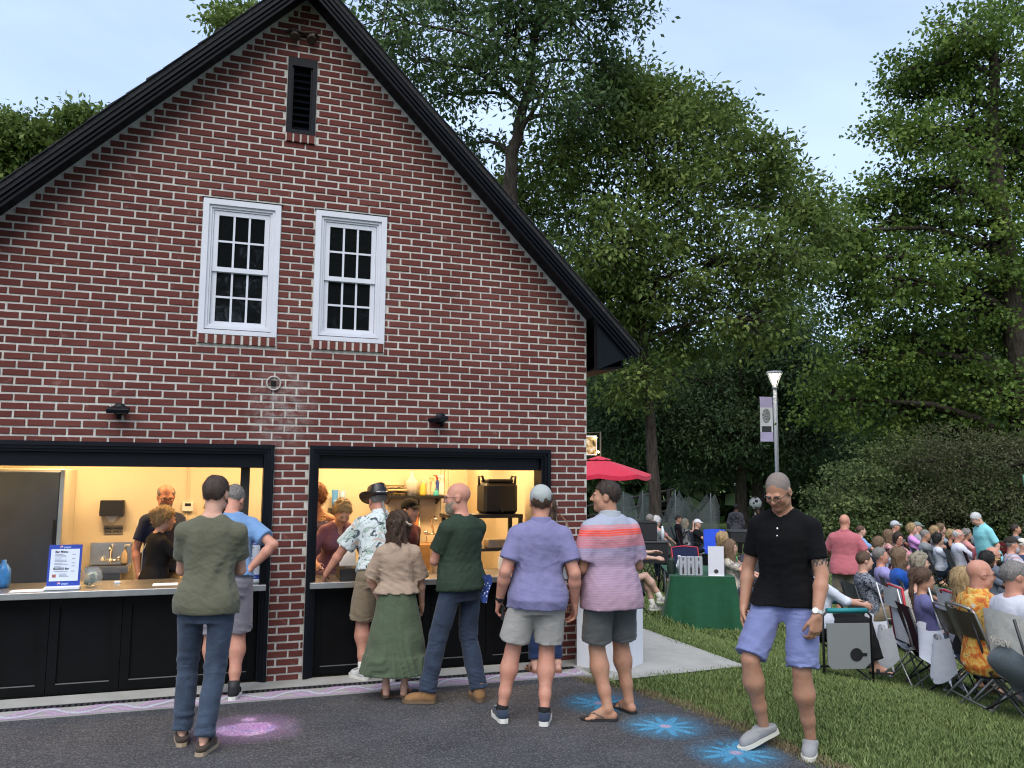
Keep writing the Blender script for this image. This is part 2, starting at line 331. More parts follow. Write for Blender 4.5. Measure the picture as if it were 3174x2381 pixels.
t = NT('brick', .88, .25); bv = t.attr('bv'); p = t.world(); c = t.ramp(bv, [(0, (.088, .026, .022)), (.35, (.108, .031, .025)), (.7, (.124, .035, .028)), (.93, (.116, .036, .031)), (1, (.150, .075, .065))]); c = t.mix(t.map(t.noise(p, 40, 5), .35, .75, 0, .5), c, (.10, .026, .023)); c = t.mix(t.map(t.noise(p, 7, 6, .7), .60, .72, 0, .45), c, (.33, .20, .17)); c = t.mix(t.map(t.noise(p, .8, 4), .5, .8, 0, .35), c, (.26, .10, .08)); x_, y_, z_ = t.xyz(t.world()); dx = t.math('DIVIDE', t.math('SUBTRACT', x_, .74), .30); dz = t.math('DIVIDE', t.math('SUBTRACT', z_, 2.38), .42); rr = t.math('SQRT', t.math('ADD', t.math('MULTIPLY', dx, dx), t.math('MULTIPLY', dz, dz))); st = t.math('MULTIPLY', t.map(rr, .35, 1.1, .75, 0), t.map(t.noise(p, 11, 5, .7), .42, .66)); c = t.mix(st, c, (.36, .31, .29)); t.color(c); t.bump(t.noise(p, 120, 5), .6, .006); BRK = t.m
def brick_mesh(L, H=.0505, D=.095, val=.4, proud=None):
    """brick with a chamfered, slightly uneven face; origin at its lower left front corner"""
    c = .003; j = lambda: random.uniform(-.0016, .0016); me = MB(); vs = [(c+j(), 0, c+j()), (L-c+j(), j(), c+j()), (L-c+j(), 0, H-c+j()), (c+j(), j(), H-c+j()), (0, c, 0), (L, c, 0), (L, c, H), (0, c, H), (0, D, 0), (L, D, 0), (L, D, H), (0, D, H)]
    fs = [(0, 1, 2, 3), (4, 5, 1, 0), (5, 6, 2, 1), (6, 7, 3, 2), (7, 4, 0, 3), (4, 8, 9, 5), (5, 9, 10, 6), (6, 10, 11, 7), (7, 11, 8, 4)]; me.add(vs, fs); return me, val
holes = [(D1[0], D1[1], -1, DT), (D2[0], D2[1], -1, DT), (W1[0], W1[1], WZ[0]-.075, WZ[1]), (W2[0], W2[1], WZ[0]-.075, WZ[1]), (VX[0], VX[1], VZ[0]-.075, VZ[1])]
bricks = []; row = 0; J = .0165; z = .004
while z < AZ-.06:
    x0, x1 = xlim(z+CRS); x0 = max(x0, BX0)+.004; x1 -= .004; off = (row % 2)*.5*BL+random.uniform(-.006, .006); segs = [(x0, x1)]; zc = z+.03
    for a, b, c, d in holes:
        if c < zc < d: segs = [q for s0, s1 in segs for q in ((s0, min(s1, a-.006)), (max(s0, b+.006), s1)) if q[1]-q[0] > .02]
    for s0, s1 in segs:
        k = math.floor((s0-BX0-off)/BL); x = BX0+off+k*BL
        while x < s1:
            a, b = max(x, s0), min(x+BL-J, s1)
            if b-a > .018: bricks.append((a+random.uniform(-.002, .002), z+random.uniform(-.0015, .0015), b-a, row))
            x += BL
    row += 1; z += CRS
def bdist(b):
    P = Vector((b[0]+b[2]/2, 0, b[1])); q = P-CAM_LOC; dz = q.dot(_fw); px = q.dot(_r2)/dz*29.04/36; py = q.dot(_u2)/dz*29.04/27
    return 99 if abs(px) > .485 or abs(py) > .485 or b[2] < .15 else dz
bricks.sort(key=bdist); full = [brick_mesh(BL-J, val=random.random()) for _ in range(14)]; fm = []
for i, (me, val) in enumerate(full):
    q = me.mesh('brick'); q.materials.append(BRK); at = q.attributes.new('bv', 'FLOAT', 'POINT'); at.data.foreach_set('value', [min(1, max(0, random.gauss(.47, .17)))]*len(q.vertices)); fm.append(q)
n_ind = 0; V_, F_, A_ = [], [], []
for b in bricks:
    if n_ind < 300 and abs(b[2]-(BL-J)) < .02 and bdist(b) < 90:
        o = link('brick', random.choice(fm), wall); o.location = (b[0], random.uniform(-.003, .003), b[1]); o.scale = (b[2]/(BL-J), 1, 1); n_ind += 1
    else:
        me, _ = brick_mesh(b[2]); n0 = len(V_); dy = random.uniform(-.003, .003); V_ += [(x+b[0], y+dy, z+b[1]) for x, y, z in me.v]; F_ += [[i+n0 for i in f] for f in me.f]; A_ += [min(1, max(0, random.gauss(.47, .17)))]*len(me.v)
me = bpy.data.meshes.new('brickwork'); me.from_pydata(V_, [], F_); me.materials.append(BRK); at = me.attributes.new('bv', 'FLOAT', 'POINT'); at.data.foreach_set('value', A_); o = link('brickwork', me, wall); o['kind'] = 'stuff'
# rowlock sills: bricks on edge, proud of the wall
for (x0, x1), n, zt in ((W1, 9, WZ[0]), (W2, 9, WZ[0]), (VX, 4, VZ[0])):
    pit = (x1-x0)/n
    for i in range(n):
        q = random.choice(fm); o = link('sill_brick', q, wall); o.rotation_euler = (0, R(-90), 0); o.location = (x0+pit*i+pit*.5+.027, -.022, zt-.083); o.scale = (.078/(BL-J), 1, 1)
    mm = MB(); mm.box((x0, -.012, zt-.082), (x1, .01, zt-.006)); o = mm.build('sill_mortar', MORT, wall)
TRIM = mat('black_trim', (.0036, .0050, .0085), .42, spec=.16, noise=.2, nscale=6, bump=.07, bscale=40)
# roof
rf = empty('roof', (-AX, 0, 0), parent=bld); SH = mat('shingle', (.022, .022, .024), .95, noise=.5, nscale=40, bump=1, bscale=90)
YR0, YR1 = -.29, 6.4; zt0 = 6.39; XE = 4.152-AX
for sd in (-1, 1):
    def q(x, z): return Vector((AX+sd*x, 0, z))
    slab = MB(); slab.prism([q(0, zt0), q(XE, zt0-XE), q(XE, zt0-XE-.05), q(0, zt0-.05)], (0, YR0-.055, 0), (0, YR1, 0)); slab.build('roof_deck', SH, rf, fix=True)
    e = MB()                                  # uneven shingle butts along the rake
    xx = 0
    while xx < XE: L = random.uniform(.11, .15); e.prism([q(xx, zt0-xx+.004), q(xx+L, zt0-xx-L+.004), q(xx+L, zt0-xx-L+random.uniform(.014, .024)), q(xx, zt0-xx+.010)], (0, YR0-.065-random.uniform(0, .012), 0), (0, YR0+.5, 0)); xx += L
    e.build('shingle_edge', SH, rf, fix=True)
    fb = MB(); fb.prism([q(0, zt0-.055), q(XE-.035, zt0-XE-.020), q(XE-.10, zt0-XE-.12), q(XE-.10, 6.215-XE+.10), q(0, 6.215)], (0, YR0, 0), (0, YR0+.035, 0)); fb.build('rake_fascia', TRIM, rf, fix=True)
    cm = MB(); cm.prism([q(0, zt0-.052), q(XE-.005, zt0-XE-.047), q(XE-.005, zt0-XE-.092), q(0, zt0-.097)], (0, YR0-.040, 0), (0, YR0-.002, 0)); cm.prism([q(0, zt0-.100), q(XE-.03, zt0-XE-.07), q(XE-.03, zt0-XE-.105), q(0, zt0-.135)], (0, YR0-.020, 0), (0, YR0-.003, 0)); cm.build('rake_moulding', TRIM, rf, fix=True)
    so = MB(); so.prism([q(0, AZ), q(BX1-AX+.0, AZ-(BX1-AX)), q(BX1-AX, AZ-(BX1-AX)+.03), q(0, AZ+.03)], (0, YR0+.036, 0), (0, .0, 0)); so.build('rake_soffit', TRIM, rf, fix=True)
    bx = MB(); xo, zb = BX1-AX+.004, 2.845; bx.prism([q(xo, zb), q(XE-.10, 6.20-XE+.10), q(XE-.10, zt0-XE-.06), q(xo, zt0-xo-.06)], (0, YR0+.037, 0), (0, YR0+.12, 0)); bx.prism([q(xo, zb), q(XE-.10, zb+.04), q(XE-.10, zb+.06), q(xo, zb+.02)], (0, YR0+.12, 0), (0, YR1-.3, 0)); bx.prism([q(XE-.118, zb+.04), q(XE-.10, zb+.04), q(XE-.10, zt0-XE+.02), q(XE-.118, zt0-XE+.02)], (0, YR0+.12, 0), (0, YR1-.3, 0)); bx.build('eave_box', TRIM, rf, fix=True)
# side walls and rear of the building, plain brick
sw = MB(); sw.box((BX1-.24, .24, -.05), (BX1, 6.2, 3.39)); sw.box((BX0, .24, -.05), (BX0+.24, 6.2, 3.39)); sw.box((BX0, 6.2, -.05), (BX1, 6.4, 3.39)); sw.prism([Vector((BX0, 0, 3.39)), Vector((BX1, 0, 3.39)), Vector((AX, 0, AZ))], (0, 6.2, 0), (0, 6.4, 0)); t = NT('brick_far', .9, .2); bt = t.n.new('ShaderNodeTexBrick'); t.l.new(t.obj((1, 1, 1), (R(90), 0, R(90))), bt.inputs[0]); bt.inputs['Scale'].default_value = 1; bt.inputs['Brick Width'].default_value = .203; bt.inputs['Row Height'].default_value = .0677; bt.inputs['Mortar Size'].default_value = .006; bt.inputs['Color1'].default_value = (.17, .04, .03, 1); bt.inputs['Color2'].default_value = (.13, .03, .025, 1); bt.inputs['Mortar'].default_value = (.45, .43, .39, 1); t.l.new(bt.outputs[0], t.b.inputs['Base Color']); rel(sw.build('rear_wall', t.m, bld, fix=True))
# windows
WHT = mat('white_paint', (.56, .58, .63), .45, noise=.05, nscale=4); GLS = NT('window_glass', .03, .6); GLS.color((.006, .007, .008)); GLS.bump(GLS.noise(GLS.obj(), 2.2, 2), .12, .02); GLS = GLS.m
for (x0, x1) in (W1, W2):
    z0, z1 = WZ; w = empty('window', (x0-AX, 0, z0), parent=bld); L, H = x1-x0, z1-z0; fr = MB()
    for k, (a, y) in enumerate(((.0, -.014), (.05, .004), (.074, .018))):      # stepped casing
        b = (.05, .074, .092)[k]
        fr.box((a, y, a), (b, .06, H-a)); fr.box((L-b, y, a), (L-a, .06, H-a)); fr.box((b, y, a), (L-b, .06, b if k else .04)); fr.box((b, y, H-b), (L-b, .06, H-a))
    fr.build('window_frame', WHT, w); mid = H*.485; i0, i1 = .094, L-.094
    for nm, za, zb, y in (('upper_sash', mid-.02, H-.094, .028), ('lower_sash', .07, mid+.018, .046)):
        s = empty(nm, (0, 0, 0), parent=w); st = MB(); r = .042; bot = .055 if nm == 'lower_sash' else .042
        st.box((i0, y, za), (i0+r, y+.03, zb)); st.box((i1-r, y, za), (i1, y+.03, zb)); st.box((i0+r, y, za), (i1-r, y+.03, za+bot)); st.box((i0+r, y, zb-r), (i1-r, y+.03, zb)); gx0, gx1, gz0, gz1 = i0+r, i1-r, za+bot, zb-r
        for i in (1, 2): xx = gx0+(gx1-gx0)*i/3; st.box((xx-.009, y+.004, gz0), (xx+.009, y+.026, gz1))
        zz = (gz0+gz1)/2; st.box((gx0, y+.0055, zz-.009), (gx1, y+.0245, zz+.009)); st.build('sash_frame', WHT, s)
        for i in range(3):
            for j in range(2):
                pn = MB(); a, b = gx0+(gx1-gx0)*i/3+.009, gx0+(gx1-gx0)*(i+1)/3-.009; c, d = gz0+(gz1-gz0)*j/2+.009, gz0+(gz1-gz0)*(j+1)/2-.009; ti = random.uniform(-.0015, .0015); tj = random.uniform(-.0015, .0015); pn.add([(a, y+.014+ti, c), (b, y+.014-ti, c+0), (b, y+.014-ti+tj, d), (a, y+.014+ti+tj, d)], [(0, 1, 2, 3)]); pn.build('pane', GLS, s)
    hd = MB(); hd.box((-.012, -.012, H+.001), (L+.012, .03, H+.012)); hd.build('lintel_flashing', TRIM, w)
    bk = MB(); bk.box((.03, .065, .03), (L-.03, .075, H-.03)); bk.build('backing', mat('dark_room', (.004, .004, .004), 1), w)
# louvre vent
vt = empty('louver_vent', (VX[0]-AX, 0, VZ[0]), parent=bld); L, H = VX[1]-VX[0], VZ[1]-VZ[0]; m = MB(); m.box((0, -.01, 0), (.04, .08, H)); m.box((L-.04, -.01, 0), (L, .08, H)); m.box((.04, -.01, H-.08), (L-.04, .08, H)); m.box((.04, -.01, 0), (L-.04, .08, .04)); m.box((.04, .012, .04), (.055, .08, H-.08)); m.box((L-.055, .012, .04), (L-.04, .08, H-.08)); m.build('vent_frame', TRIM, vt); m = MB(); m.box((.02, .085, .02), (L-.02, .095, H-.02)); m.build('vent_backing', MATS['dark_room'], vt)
sm = MB(); sm.box((.056, 0, 0), (L-.056, .07, .010), M=Matrix.Rotation(R(38), 4, 'X')); sm = sm.mesh('slat'); sm.materials.append(TRIM)
for i in range(9): o = link('slat', sm, vt); o.location = (0, .022, .05+i*.066)
# door openings: casing, track, lower panels
for (x0, x1) in (D1, D2):
    d = empty('door_surround', (x0-AX, 0, 0), parent=bld); L = x1-x0; m = MB()
    for a, y, b in ((0, -.03, .035), (.035, -.012, .060), (.060, .010, .085)):
        m.box((a, y, .0), (b, .22, DT-a)); m.box((L-b, y, .0), (L-a, .22, DT-a)); m.box((b, y, DT-b), (L-b, .22, DT-a))
    m.build('door_casing', TRIM, d); m = MB(); m.box((.085, .06, DT-.205), (L-.085, .11, DT-.085), bev=.004); m.box((.085, .115, DT-.178), (L-.085, .2, DT-.12)); m.build('rolled_door_edge', TRIM, d)
    n = 4; pw = (L-.17)/n
    for i in range(n):
        a = .085+pw*i; pn = MB(); pn.box((a, .10, .012), (a+pw-.004, .13, .78)); 
        for q in ((a, .012, a+pw-.004, .085), (a, .70, a+pw-.004, .78), (a, .085, a+.07, .70), (a+pw-.074, .085, a+pw-.004, .70)): pn.box((q[0], .082, q[1]), (q[2], .0995, q[3]))
        pn.build('lower_panel', mat('door_paint', (.0034, .0036, .0040), .55, spec=.12, noise=.3, nscale=5), d); ln = MB(); ln.box((a+.072, .078, .086), (a+pw-.076, .0815, .094)); ln.build('panel_bead', mat('pale_bead', (.12, .12, .115), .5), d)  # paler strip along the foot of each panel recess
    pb = MB(); pb.box((.08, .131, .0), (L-.08, .14, .789)); pb.build('panel_light_stop', TRIM, d)  # sheet added to stop room light showing through the panel gaps
    st = mat('steel', (.50, .50, .49), .32, metal=1, noise=.1, nscale=14); m = MB(); m.box((.03, -.085, .790), (L-.03, .60, .842), bev=.004); m.build('counter_top', st, d)
# room behind the openings
t = NT('cream_wall', .8, .2); p = t.world(); t.color(t.mix(t.map(t.noise(p, 1.5, 3), .3, .7), (.62, .55, .42), (.68, .61, .48))); t.bump(t.noise(p, 60, 3), .15, .004); CRM = t.m
rm = empty('room', (-AX, 0, 0), parent=bld); m = MB(); m.box((BX0+.24, 1.90, 0), (2.66, 2.0, 2.45)); m.box((2.86, 1.90, 0), (BX1-.24, 2.0, 2.45)) if False else None; m.box((2.66, 1.90, 0), (2.76, 3.4, 2.45)); m.box((BX0+.24, 3.4, 0), (BX1-.24, 3.5, 2.45)); m.build('back_wall', CRM, rm, fix=True)
m = MB(); m.box((BX0+.24, .24, 2.40), (BX1-.24, 3.5, 2.45)); m.build('ceiling', CRM, rm); m = MB(); m.box((BX0+.24, .24, -.05), (BX1-.24, 3.5, .01)); m.build('room_floor', mat('floor_tile', (.25, .22, .18), .5, noise=.2, nscale=5), rm); m = MB(); m.box((D1[1]+.02, .245, 0), (D2[0]-.02, .30, 2.4)); m.box((BX0+.24, .245, 0), (BX0+.26, 3.4, 2.4)); m.box((BX1-.26, .245, 0), (BX1-.24, 3.4, 2.4)); m.box((BX0+.24, .245, 2.06), (BX1-.24, .30, 2.4)); m.build('side_wall', CRM, rm, fix=True)
m = MB()
for x in (2.70, 2.745, 2.79): m.box((x, 1.875, 0), (x+.022, 1.897, 2.3))
m.build('door_trim', mat('cream_trim', (.66, .6, .47), .5), rm); m = MB(); m.box((-.083, 1.885, .1), (-.075, 1.899, 2.4)); m.build('wall_seam', MATS['cream_trim'], rm)
m = MB(); m.box((.42, .32, .85), (.50, .38, 2.06)); m.build('door_track', mat('dark_track', (.03, .026, .02), .5), rm)
# ceiling fixtures: real lamps inside
for i, (x, y, e) in enumerate(((-1.0, 1.15, 11), (.35, 1.2, 6.5), (1.55, 1.15, 12), (2.75, 1.1, 12), (3.2, 2.7, 6))):
    fx = empty('ceiling_light', (x, y, 2.40), label='warm glowing ceiling panel number' if False else ['warm ceiling lamp above the fridge', 'warm ceiling lamp over the hand sink aisle', 'warm ceiling lamp left of the hat man', 'warm ceiling lamp above the black drink dispenser', 'warm ceiling lamp in the rear room'][i], cat='lamp', group='ceiling lamps in the serving room'); m = MB(); m.box((-.30, -.10, -.05), (.30, .10, -.001), bev=.006); m.build('housing', mat('white_metal', (.7, .7, .68), .4), fx); m = MB(); m.box((-.28, -.085, -.058), (.28, .085, -.051)); m.build('diffuser', mat('lamp_glow', (.9, .8, .6), .5, emit=(1, .66, .30), estr=9), fx)
    ld = bpy.data.lights.new('ceiling_lamp', 'AREA'); ld.shape = 'RECTANGLE'; ld.size = .55; ld.size_y = .16; ld.energy = e; ld.color = (1, .62, .28); lo = bpy.data.objects.new('bulb', ld); COL.objects.link(lo); lo.parent = fx; lo.location = (0, 0, -.066)
# small fittings on the facade
def flood(x, z, rz, label):
    r = empty('flood_light', (x, -.012, z), label=label, cat='wall light', group='flood lights on the brick wall'); m = MB(); m.lathe([(.0, -.03), (.05, -.03), (.055, 0), (.05, .012), (0, .012)], 14, M=Matrix.Rotation(R(90), 4, 'X')); m.build('base', TRIM, r); a = Matrix.Translation((0, -.045, -.005))@Matrix.Rotation(rz, 4, 'Z')@Matrix.Rotation(R(14), 4, 'X'); m = MB(); m.box((-.085, -.10, -.018), (.085, .01, .022), M=a, bev=.005); m.build('lamp_head', TRIM, r); m = MB(); m.tube([(0, -.02, -.02), (0, -.05, -.045), (0, -.03, -.075)], .02, 8); m.build('knuckle', TRIM, r); return r
flood(-.58, 2.325, 0, 'small black flood light above the left serving window'); flood(2.20, 2.33, R(-62), 'black flood light turned sideways above the right serving window')
r = empty('twin_spotlight', (.80, -.01, 5.87), label='rusty twin spotlight fitting near the gable top', cat='wall light'); RU = mat('rusty_iron', (.055, .038, .03), .8, noise=.4, nscale=50); m = MB(); m.box((-.14, -.03, .03), (.14, 0, .05)); m.tube([(-.15, -.02, .04), (-.10, -.05, .06), (0, -.05, .045), (.1, -.06, .06), (.15, -.02, .035)], .012, 6); m.build('bracket', RU, r)
for s in (-.075, .075): m = MB(); m.lathe([(.018, 0), (.03, -.02), (.048, -.07), (.044, -.075), (0, -.06)], 12, M=Matrix.Translation((s, -.05, .03))@Matrix.Rotation(R(-28), 4, 'X')); m.build('shade', RU, r)
r = empty('capped_pipe', (.66, -.004, 2.60), label='round capped pipe hole with white ring in the brickwork', cat='pipe'); m = MB(); m.tube([(.06*math.cos(a), -.006, .06*math.sin(a)) for a in np.linspace(0, 2*PI, 20)], .008, 6, cap=False); m.build('ring', mat('old_mortar', (.42, .38, .36), .9, noise=.2, nscale=30), r); m = MB(); m.box((-.024, -.012, -.028), (.02, .0, .02)); m.build('cover', MATS['dark_room'], r)
# ================================================================== trees, shrubs, grass
def leafmat(name, c0, c1, c2):
    t = NT(name, .62, .25); a = t.attr('lv'); c = t.ramp(a, [(0, c0), (.55, c1), (1, c2)]); t.color(c)
    tr = t.n.new('ShaderNodeBsdfTranslucent'); t.l.new(c, tr.inputs[0]); ms = t.n.new('ShaderNodeMixShader'); ms.inputs[0].default_value = .40; out = [n for n in t.n if n.type == 'OUTPUT_MATERIAL'][0]
    t.l.new(t.b.outputs[0], ms.inputs[1]); t.l.new(tr.outputs[0], ms.inputs[2]); t.l.new(ms.outputs[0], out.inputs[0]); return t.m
t = NT('bark', .95, .15); p = t.obj((1, 1, .22)); q = t.noise(p, 14, 5, .65); t.color(t.mix(t.map(q, .35, .7), (.028, .022, .018), (.085, .070, .056))); t.bump(q, 1.0, .06); BARK = t.m
OAK = leafmat('oak_leaf', (0.041, 0.075, 0.032), (0.084, 0.141, 0.048), (0.167, 0.240, 0.075)); OAKL = leafmat('oak_leaf_bright', (0.060, 0.097, 0.021), (0.122, 0.180, 0.043), (0.234, 0.293, 0.072)); MAPLE = leafmat('maple_leaf', (0.052, 0.095, 0.020), (0.113, 0.183, 0.034), (0.211, 0.278, 0.054)); CEDAR = leafmat('cedar_leaf', (0.029, 0.054, 0.028), (0.058, 0.103, 0.043), (0.118, 0.182, 0.064)); BUSH = leafmat('bush_leaf', (0.052, 0.079, 0.030), (0.111, 0.155, 0.054), (0.218, 0.265, 0.095)); DEAD = leafmat('twig_leaf', (0.045, 0.052, 0.026), (0.095, 0.105, 0.048), (0.165, 0.175, 0.085))
def leaf_mesh(name, P, nrm_bias, length, width, seed, m, droop=.25, out=None, tone=None):
    """P (n,3) leaf bases; out (n,3) outward directions"""
    g = np.random.default_rng(seed); n = len(P); d = g.normal(size=(n, 3))*.75
    if out is not None: d += out*.8
    d[:, 2] -= droop; d /= np.linalg.norm(d, axis=1)[:, None]; a = g.normal(size=(n, 3)); a[:, 2] += nrm_bias*1.2; s = np.cross(d, a); s /= np.linalg.norm(s, axis=1)[:, None]+1e-9
    L = length*g.uniform(.65, 1.3, n)[:, None]; w = width*g.uniform(.7, 1.3, n)[:, None]; nn = np.cross(s, d)
    v = np.stack([P, P+d*L*.5+s*w, P+d*L-nn*L*.12, P+d*L*.45-s*w], 1).reshape(-1, 3); f = np.arange(n*4).reshape(n, 4); me = np_mesh(name, v, f, smooth=False, mats=[m]); at = me.attributes.new('lv', 'FLOAT', 'POINT'); at.data.foreach_set('value', np.repeat(np.clip(g.normal(.45, .22, n) if tone is None else tone+g.normal(0, .13, n), 0, 1), 4).astype(np.float32)); return me
def tree(name, lobes, trunk, m, label, group=None, dens=1.0, L=.17, w=.045, seed=1, sig=.30, cat='tree', r0=.3, droop=.25, limb=.10, per=46, shrink=1.0):
    """trunk: polyline from the ground up; lobes: (x, y, z, r). The crown is twigs and leaves spread through the lobes"""
    g = np.random.default_rng(seed); base = Vector(trunk[0]); root = empty(name, base, label=label, cat=cat, group=group); tb = MB(); tp = [Vector(p)-base for p in trunk]; n = len(tp)
    fine = []
    for a, b in zip(tp[:-1], tp[1:]):
        for k in range(4): fine.append(a.lerp(b, k/4)+Vector((g.normal(0, .05), g.normal(0, .05), 0))*(.6 if fine else 0))
    fine.append(tp[-1]); rad = [r0*(1.35 if i == 0 else 1.0)*(1-.72*i/(len(fine)-1)) for i in range(len(fine))]; tb.tube(fine, rad, 10); P, O, T = [], [], []
    for x, y, z, r in lobes:
        r *= shrink; c = Vector((x, y, z))-base; j = min(range(len(fine)), key=lambda i: (fine[i]-c).length+max(0, fine[i].z-c.z+.4*r)*2.0+.0*i); a = fine[j]; dv = c-a; mid = a.lerp(c, .5)+Vector((g.normal(0, .12), g.normal(0, .12), .10*dv.length)); rr = max(.028, min(rad[j]*.55, limb*(.5+r*.35))); tb.tube([a, a.lerp(mid, .5)+Vector((0, 0, .04*dv.length)), mid, c], [rr, rr*.8, rr*.62, rr*.3], 6, cap=False)
        nc = int(dens*(14+26*r*r)); u = g.normal(size=(nc, 3)); u /= np.linalg.norm(u, axis=1)[:, None]; q = u*(g.uniform(.25, 1.08, nc)**.6*r)[:, None]*np.array((1.06, 1.06, .88))
        for k in range(nc):
            e = Vector(q[k])+c
            if k % 2 == 0: s0 = c.lerp(e, .12) if k % 4 else mid.lerp(c, .7); m1 = s0.lerp(e, .55)+Vector(g.normal(0, .06, 3)); tb.tube([s0, m1, e], [rr*.26+.004, .010+.004*r, .005], 4, cap=False)
            nl = int(per*g.uniform(.5, 1.5)); off = g.normal(size=(nl, 3))*np.array((sig*1.15, sig*1.15, sig*.45)); T.append(np.full(nl, g.normal(.45, .17))); P.append(np.array(e)+off); O.append(off/(np.linalg.norm(off, axis=1)[:, None]+1e-6)*.6+u[k]*.4)
    tb.build('trunk', BARK, root); P = np.concatenate(P); O = np.concatenate(O); link('crown', leaf_mesh('crown', P, 1, L, w, seed+1, m, droop, O, np.concatenate(T)), root); return root
T1 = [(3.4,10.4,12.3,1.0),(4.3,11.1,11.8,0.9),(5.2,11.8,11.4,0.9),(5.6,12.4,13.8,1.3),(6.3,9.9,12.2,1.3),(8.0,10.2,13.2,1.4),(9.3,10.8,12.4,0.8),(7.0,9.4,10.7,1.0),(6.0,10.6,11.6,0.8),(8.6,10.7,10.9,0.9),(6.0,12.6,10.5,0.6),(6.5,9.7,12.9,1.1),(9.1,9.8,13.3,0.7),(4.9,12.0,14.7,1.4),(6.8,9.1,13.7,1.6),(8.5,9.4,13.9,0.9)]
T2 = [(10.7,12.0,12.5,1.0),(11.1,11.4,11.7,1.0),(10.5,12.6,12.1,1.1),(9.4,11.4,11.9,0.9),(12.5,11.9,12.5,0.8),(14.0,11.0,10.8,0.9),(16.3,11.5,8.9,0.9),(7.9,11.8,10.0,1.2),(9.5,12.1,10.7,1.3),(7.6,13.8,9.7,0.9),(9.5,14.2,9.4,1.8),(10.6,11.3,10.5,1.4),(12.3,11.6,11.3,1.2),(13.6,12.0,12.0,0.7),(9.7,11.4,7.8,1.6),(11.8,11.5,9.3,1.6),(13.8,11.6,10.3,1.3),(15.5,12.0,10.1,1.1),(11.0,11.5,7.1,1.5),(13.2,11.7,7.8,1.7),(10.8,13.6,6.3,1.5),(13.9,10.0,7.7,1.3),(15.0,10.4,9.1,0.8),(9.6,13.4,7.4,1.2),(13.0,13.4,6.0,1.5),(13.4,10.8,6.0,1.4),(11.0,12.8,4.5,1.2),(10.8,13.5,7.0,1.3)]
T4 = [(21.2,13.5,13.5,0.9),(21.5,13.2,15.6,0.8),(22.9,12.6,16.0,1.1),(20.6,14.0,11.3,0.9),(18.8,13.7,9.8,0.9),(22.4,11.4,16.3,1.2),(24.2,11.8,15.5,1.9),(22.9,13.2,15.6,1.1),(22.7,14.2,15.2,1.0),(21.4,12.5,12.9,1.1),(23.8,12.6,13.6,1.9),(26.0,13.0,12.3,1.9),(22.1,12.0,11.2,1.5),(21.4,13.2,11.7,0.9),(25.3,12.0,17.9,1.3),(23.7,14.4,10.7,1.6),(23.7,12.1,9.6,1.8),(21.1,13.9,10.4,1.4),(20.9,15.1,9.4,1.5),(20.9,12.8,8.2,1.8),(23.5,12.9,7.7,2.2),(25.9,13.1,7.4,1.8),(21.0,15.7,8.2,1.6),(18.6,14.0,8.9,0.9),(21.7,14.2,6.4,2.0),(24.3,14.3,5.6,2.1),(24.1,12.1,4.4,1.8),(20.1,14.3,5.8,1.7),(22.0,14.8,4.4,1.9),(24.3,15.0,3.6,1.8),(19.1,14.4,4.4,1.4),(26.3,11.8,13.3,3.1),(27.8,12.8,8.5,3.2),(25.9,11.6,3.8,2.2)]
T5 = [(16.7,24.1,6.3,2.0),(18.5,24.6,4.4,2.0),(20.7,24.6,6.2,2.3),(23.2,24.6,6.7,2.4),(21.2,23.3,3.8,2.0),(20.2,24.7,2.8,1.7),(24.4,24.0,4.6,1.9),(23.8,21.6,6.4,1.8),(23.2,22.5,8.5,2.0),(17.4,26.0,3.8,1.7),(17.0,27.0,5.4,1.5),(24.6,22.1,3.6,1.8)]
T6 = [(-9.0,30.8,15.9,1.0),(-8.2,31.5,16.0,1.2),(-9.0,32.9,15.0,1.6),(-7.3,33.1,16.3,1.0),(-5.8,30.1,16.8,0.6),(-5.5,31.0,16.6,0.8),(-7.3,32.8,14.5,1.9),(-10.2,31.4,15.1,1.7),(-8.1,31.8,12.9,1.8)]
T7 = [(-0.3,25.3,19.6,0.5),(0.2,26.0,20.3,0.6),(0.9,26.7,20.3,1.0),(2.4,27.0,20.8,1.4),(3.7,24.4,18.8,1.5)]
T8 = [(20.0,32.7,5.0,2.3),(23.5,32.3,6.3,2.8),(27.6,31.8,6.2,2.9),(31.9,31.2,6.6,2.9),(33.5,28.4,5.1,2.5),(22.6,33.4,3.6,2.1),(26.5,33.0,3.6,2.1),(28.6,29.9,3.6,2.0),(32.5,29.5,3.1,2.0),(36.3,29.0,4.5,2.6),(40.3,28.6,4.3,2.7),(41.2,25.9,3.9,2.8),(20.2,34.3,2.5,1.5)]
SHRUBS = [(16.8,11.8,1.2,0.7),(18.1,12.3,1.7,0.8),(19.4,12.8,2.0,0.9),(20.9,13.2,2.3,1.0),(19.9,11.1,2.4,0.9),(21.5,11.5,2.3,1.1),(23.1,11.9,2.4,1.0),(21.9,10.0,2.3,1.1),(18.5,12.2,1.0,1.0),(20.2,12.6,1.2,1.1),(22.2,12.8,1.3,1.2),(21.5,10.7,1.2,1.1),(23.3,11.0,1.2,1.1),(18.7,13.7,0.5,0.6)]

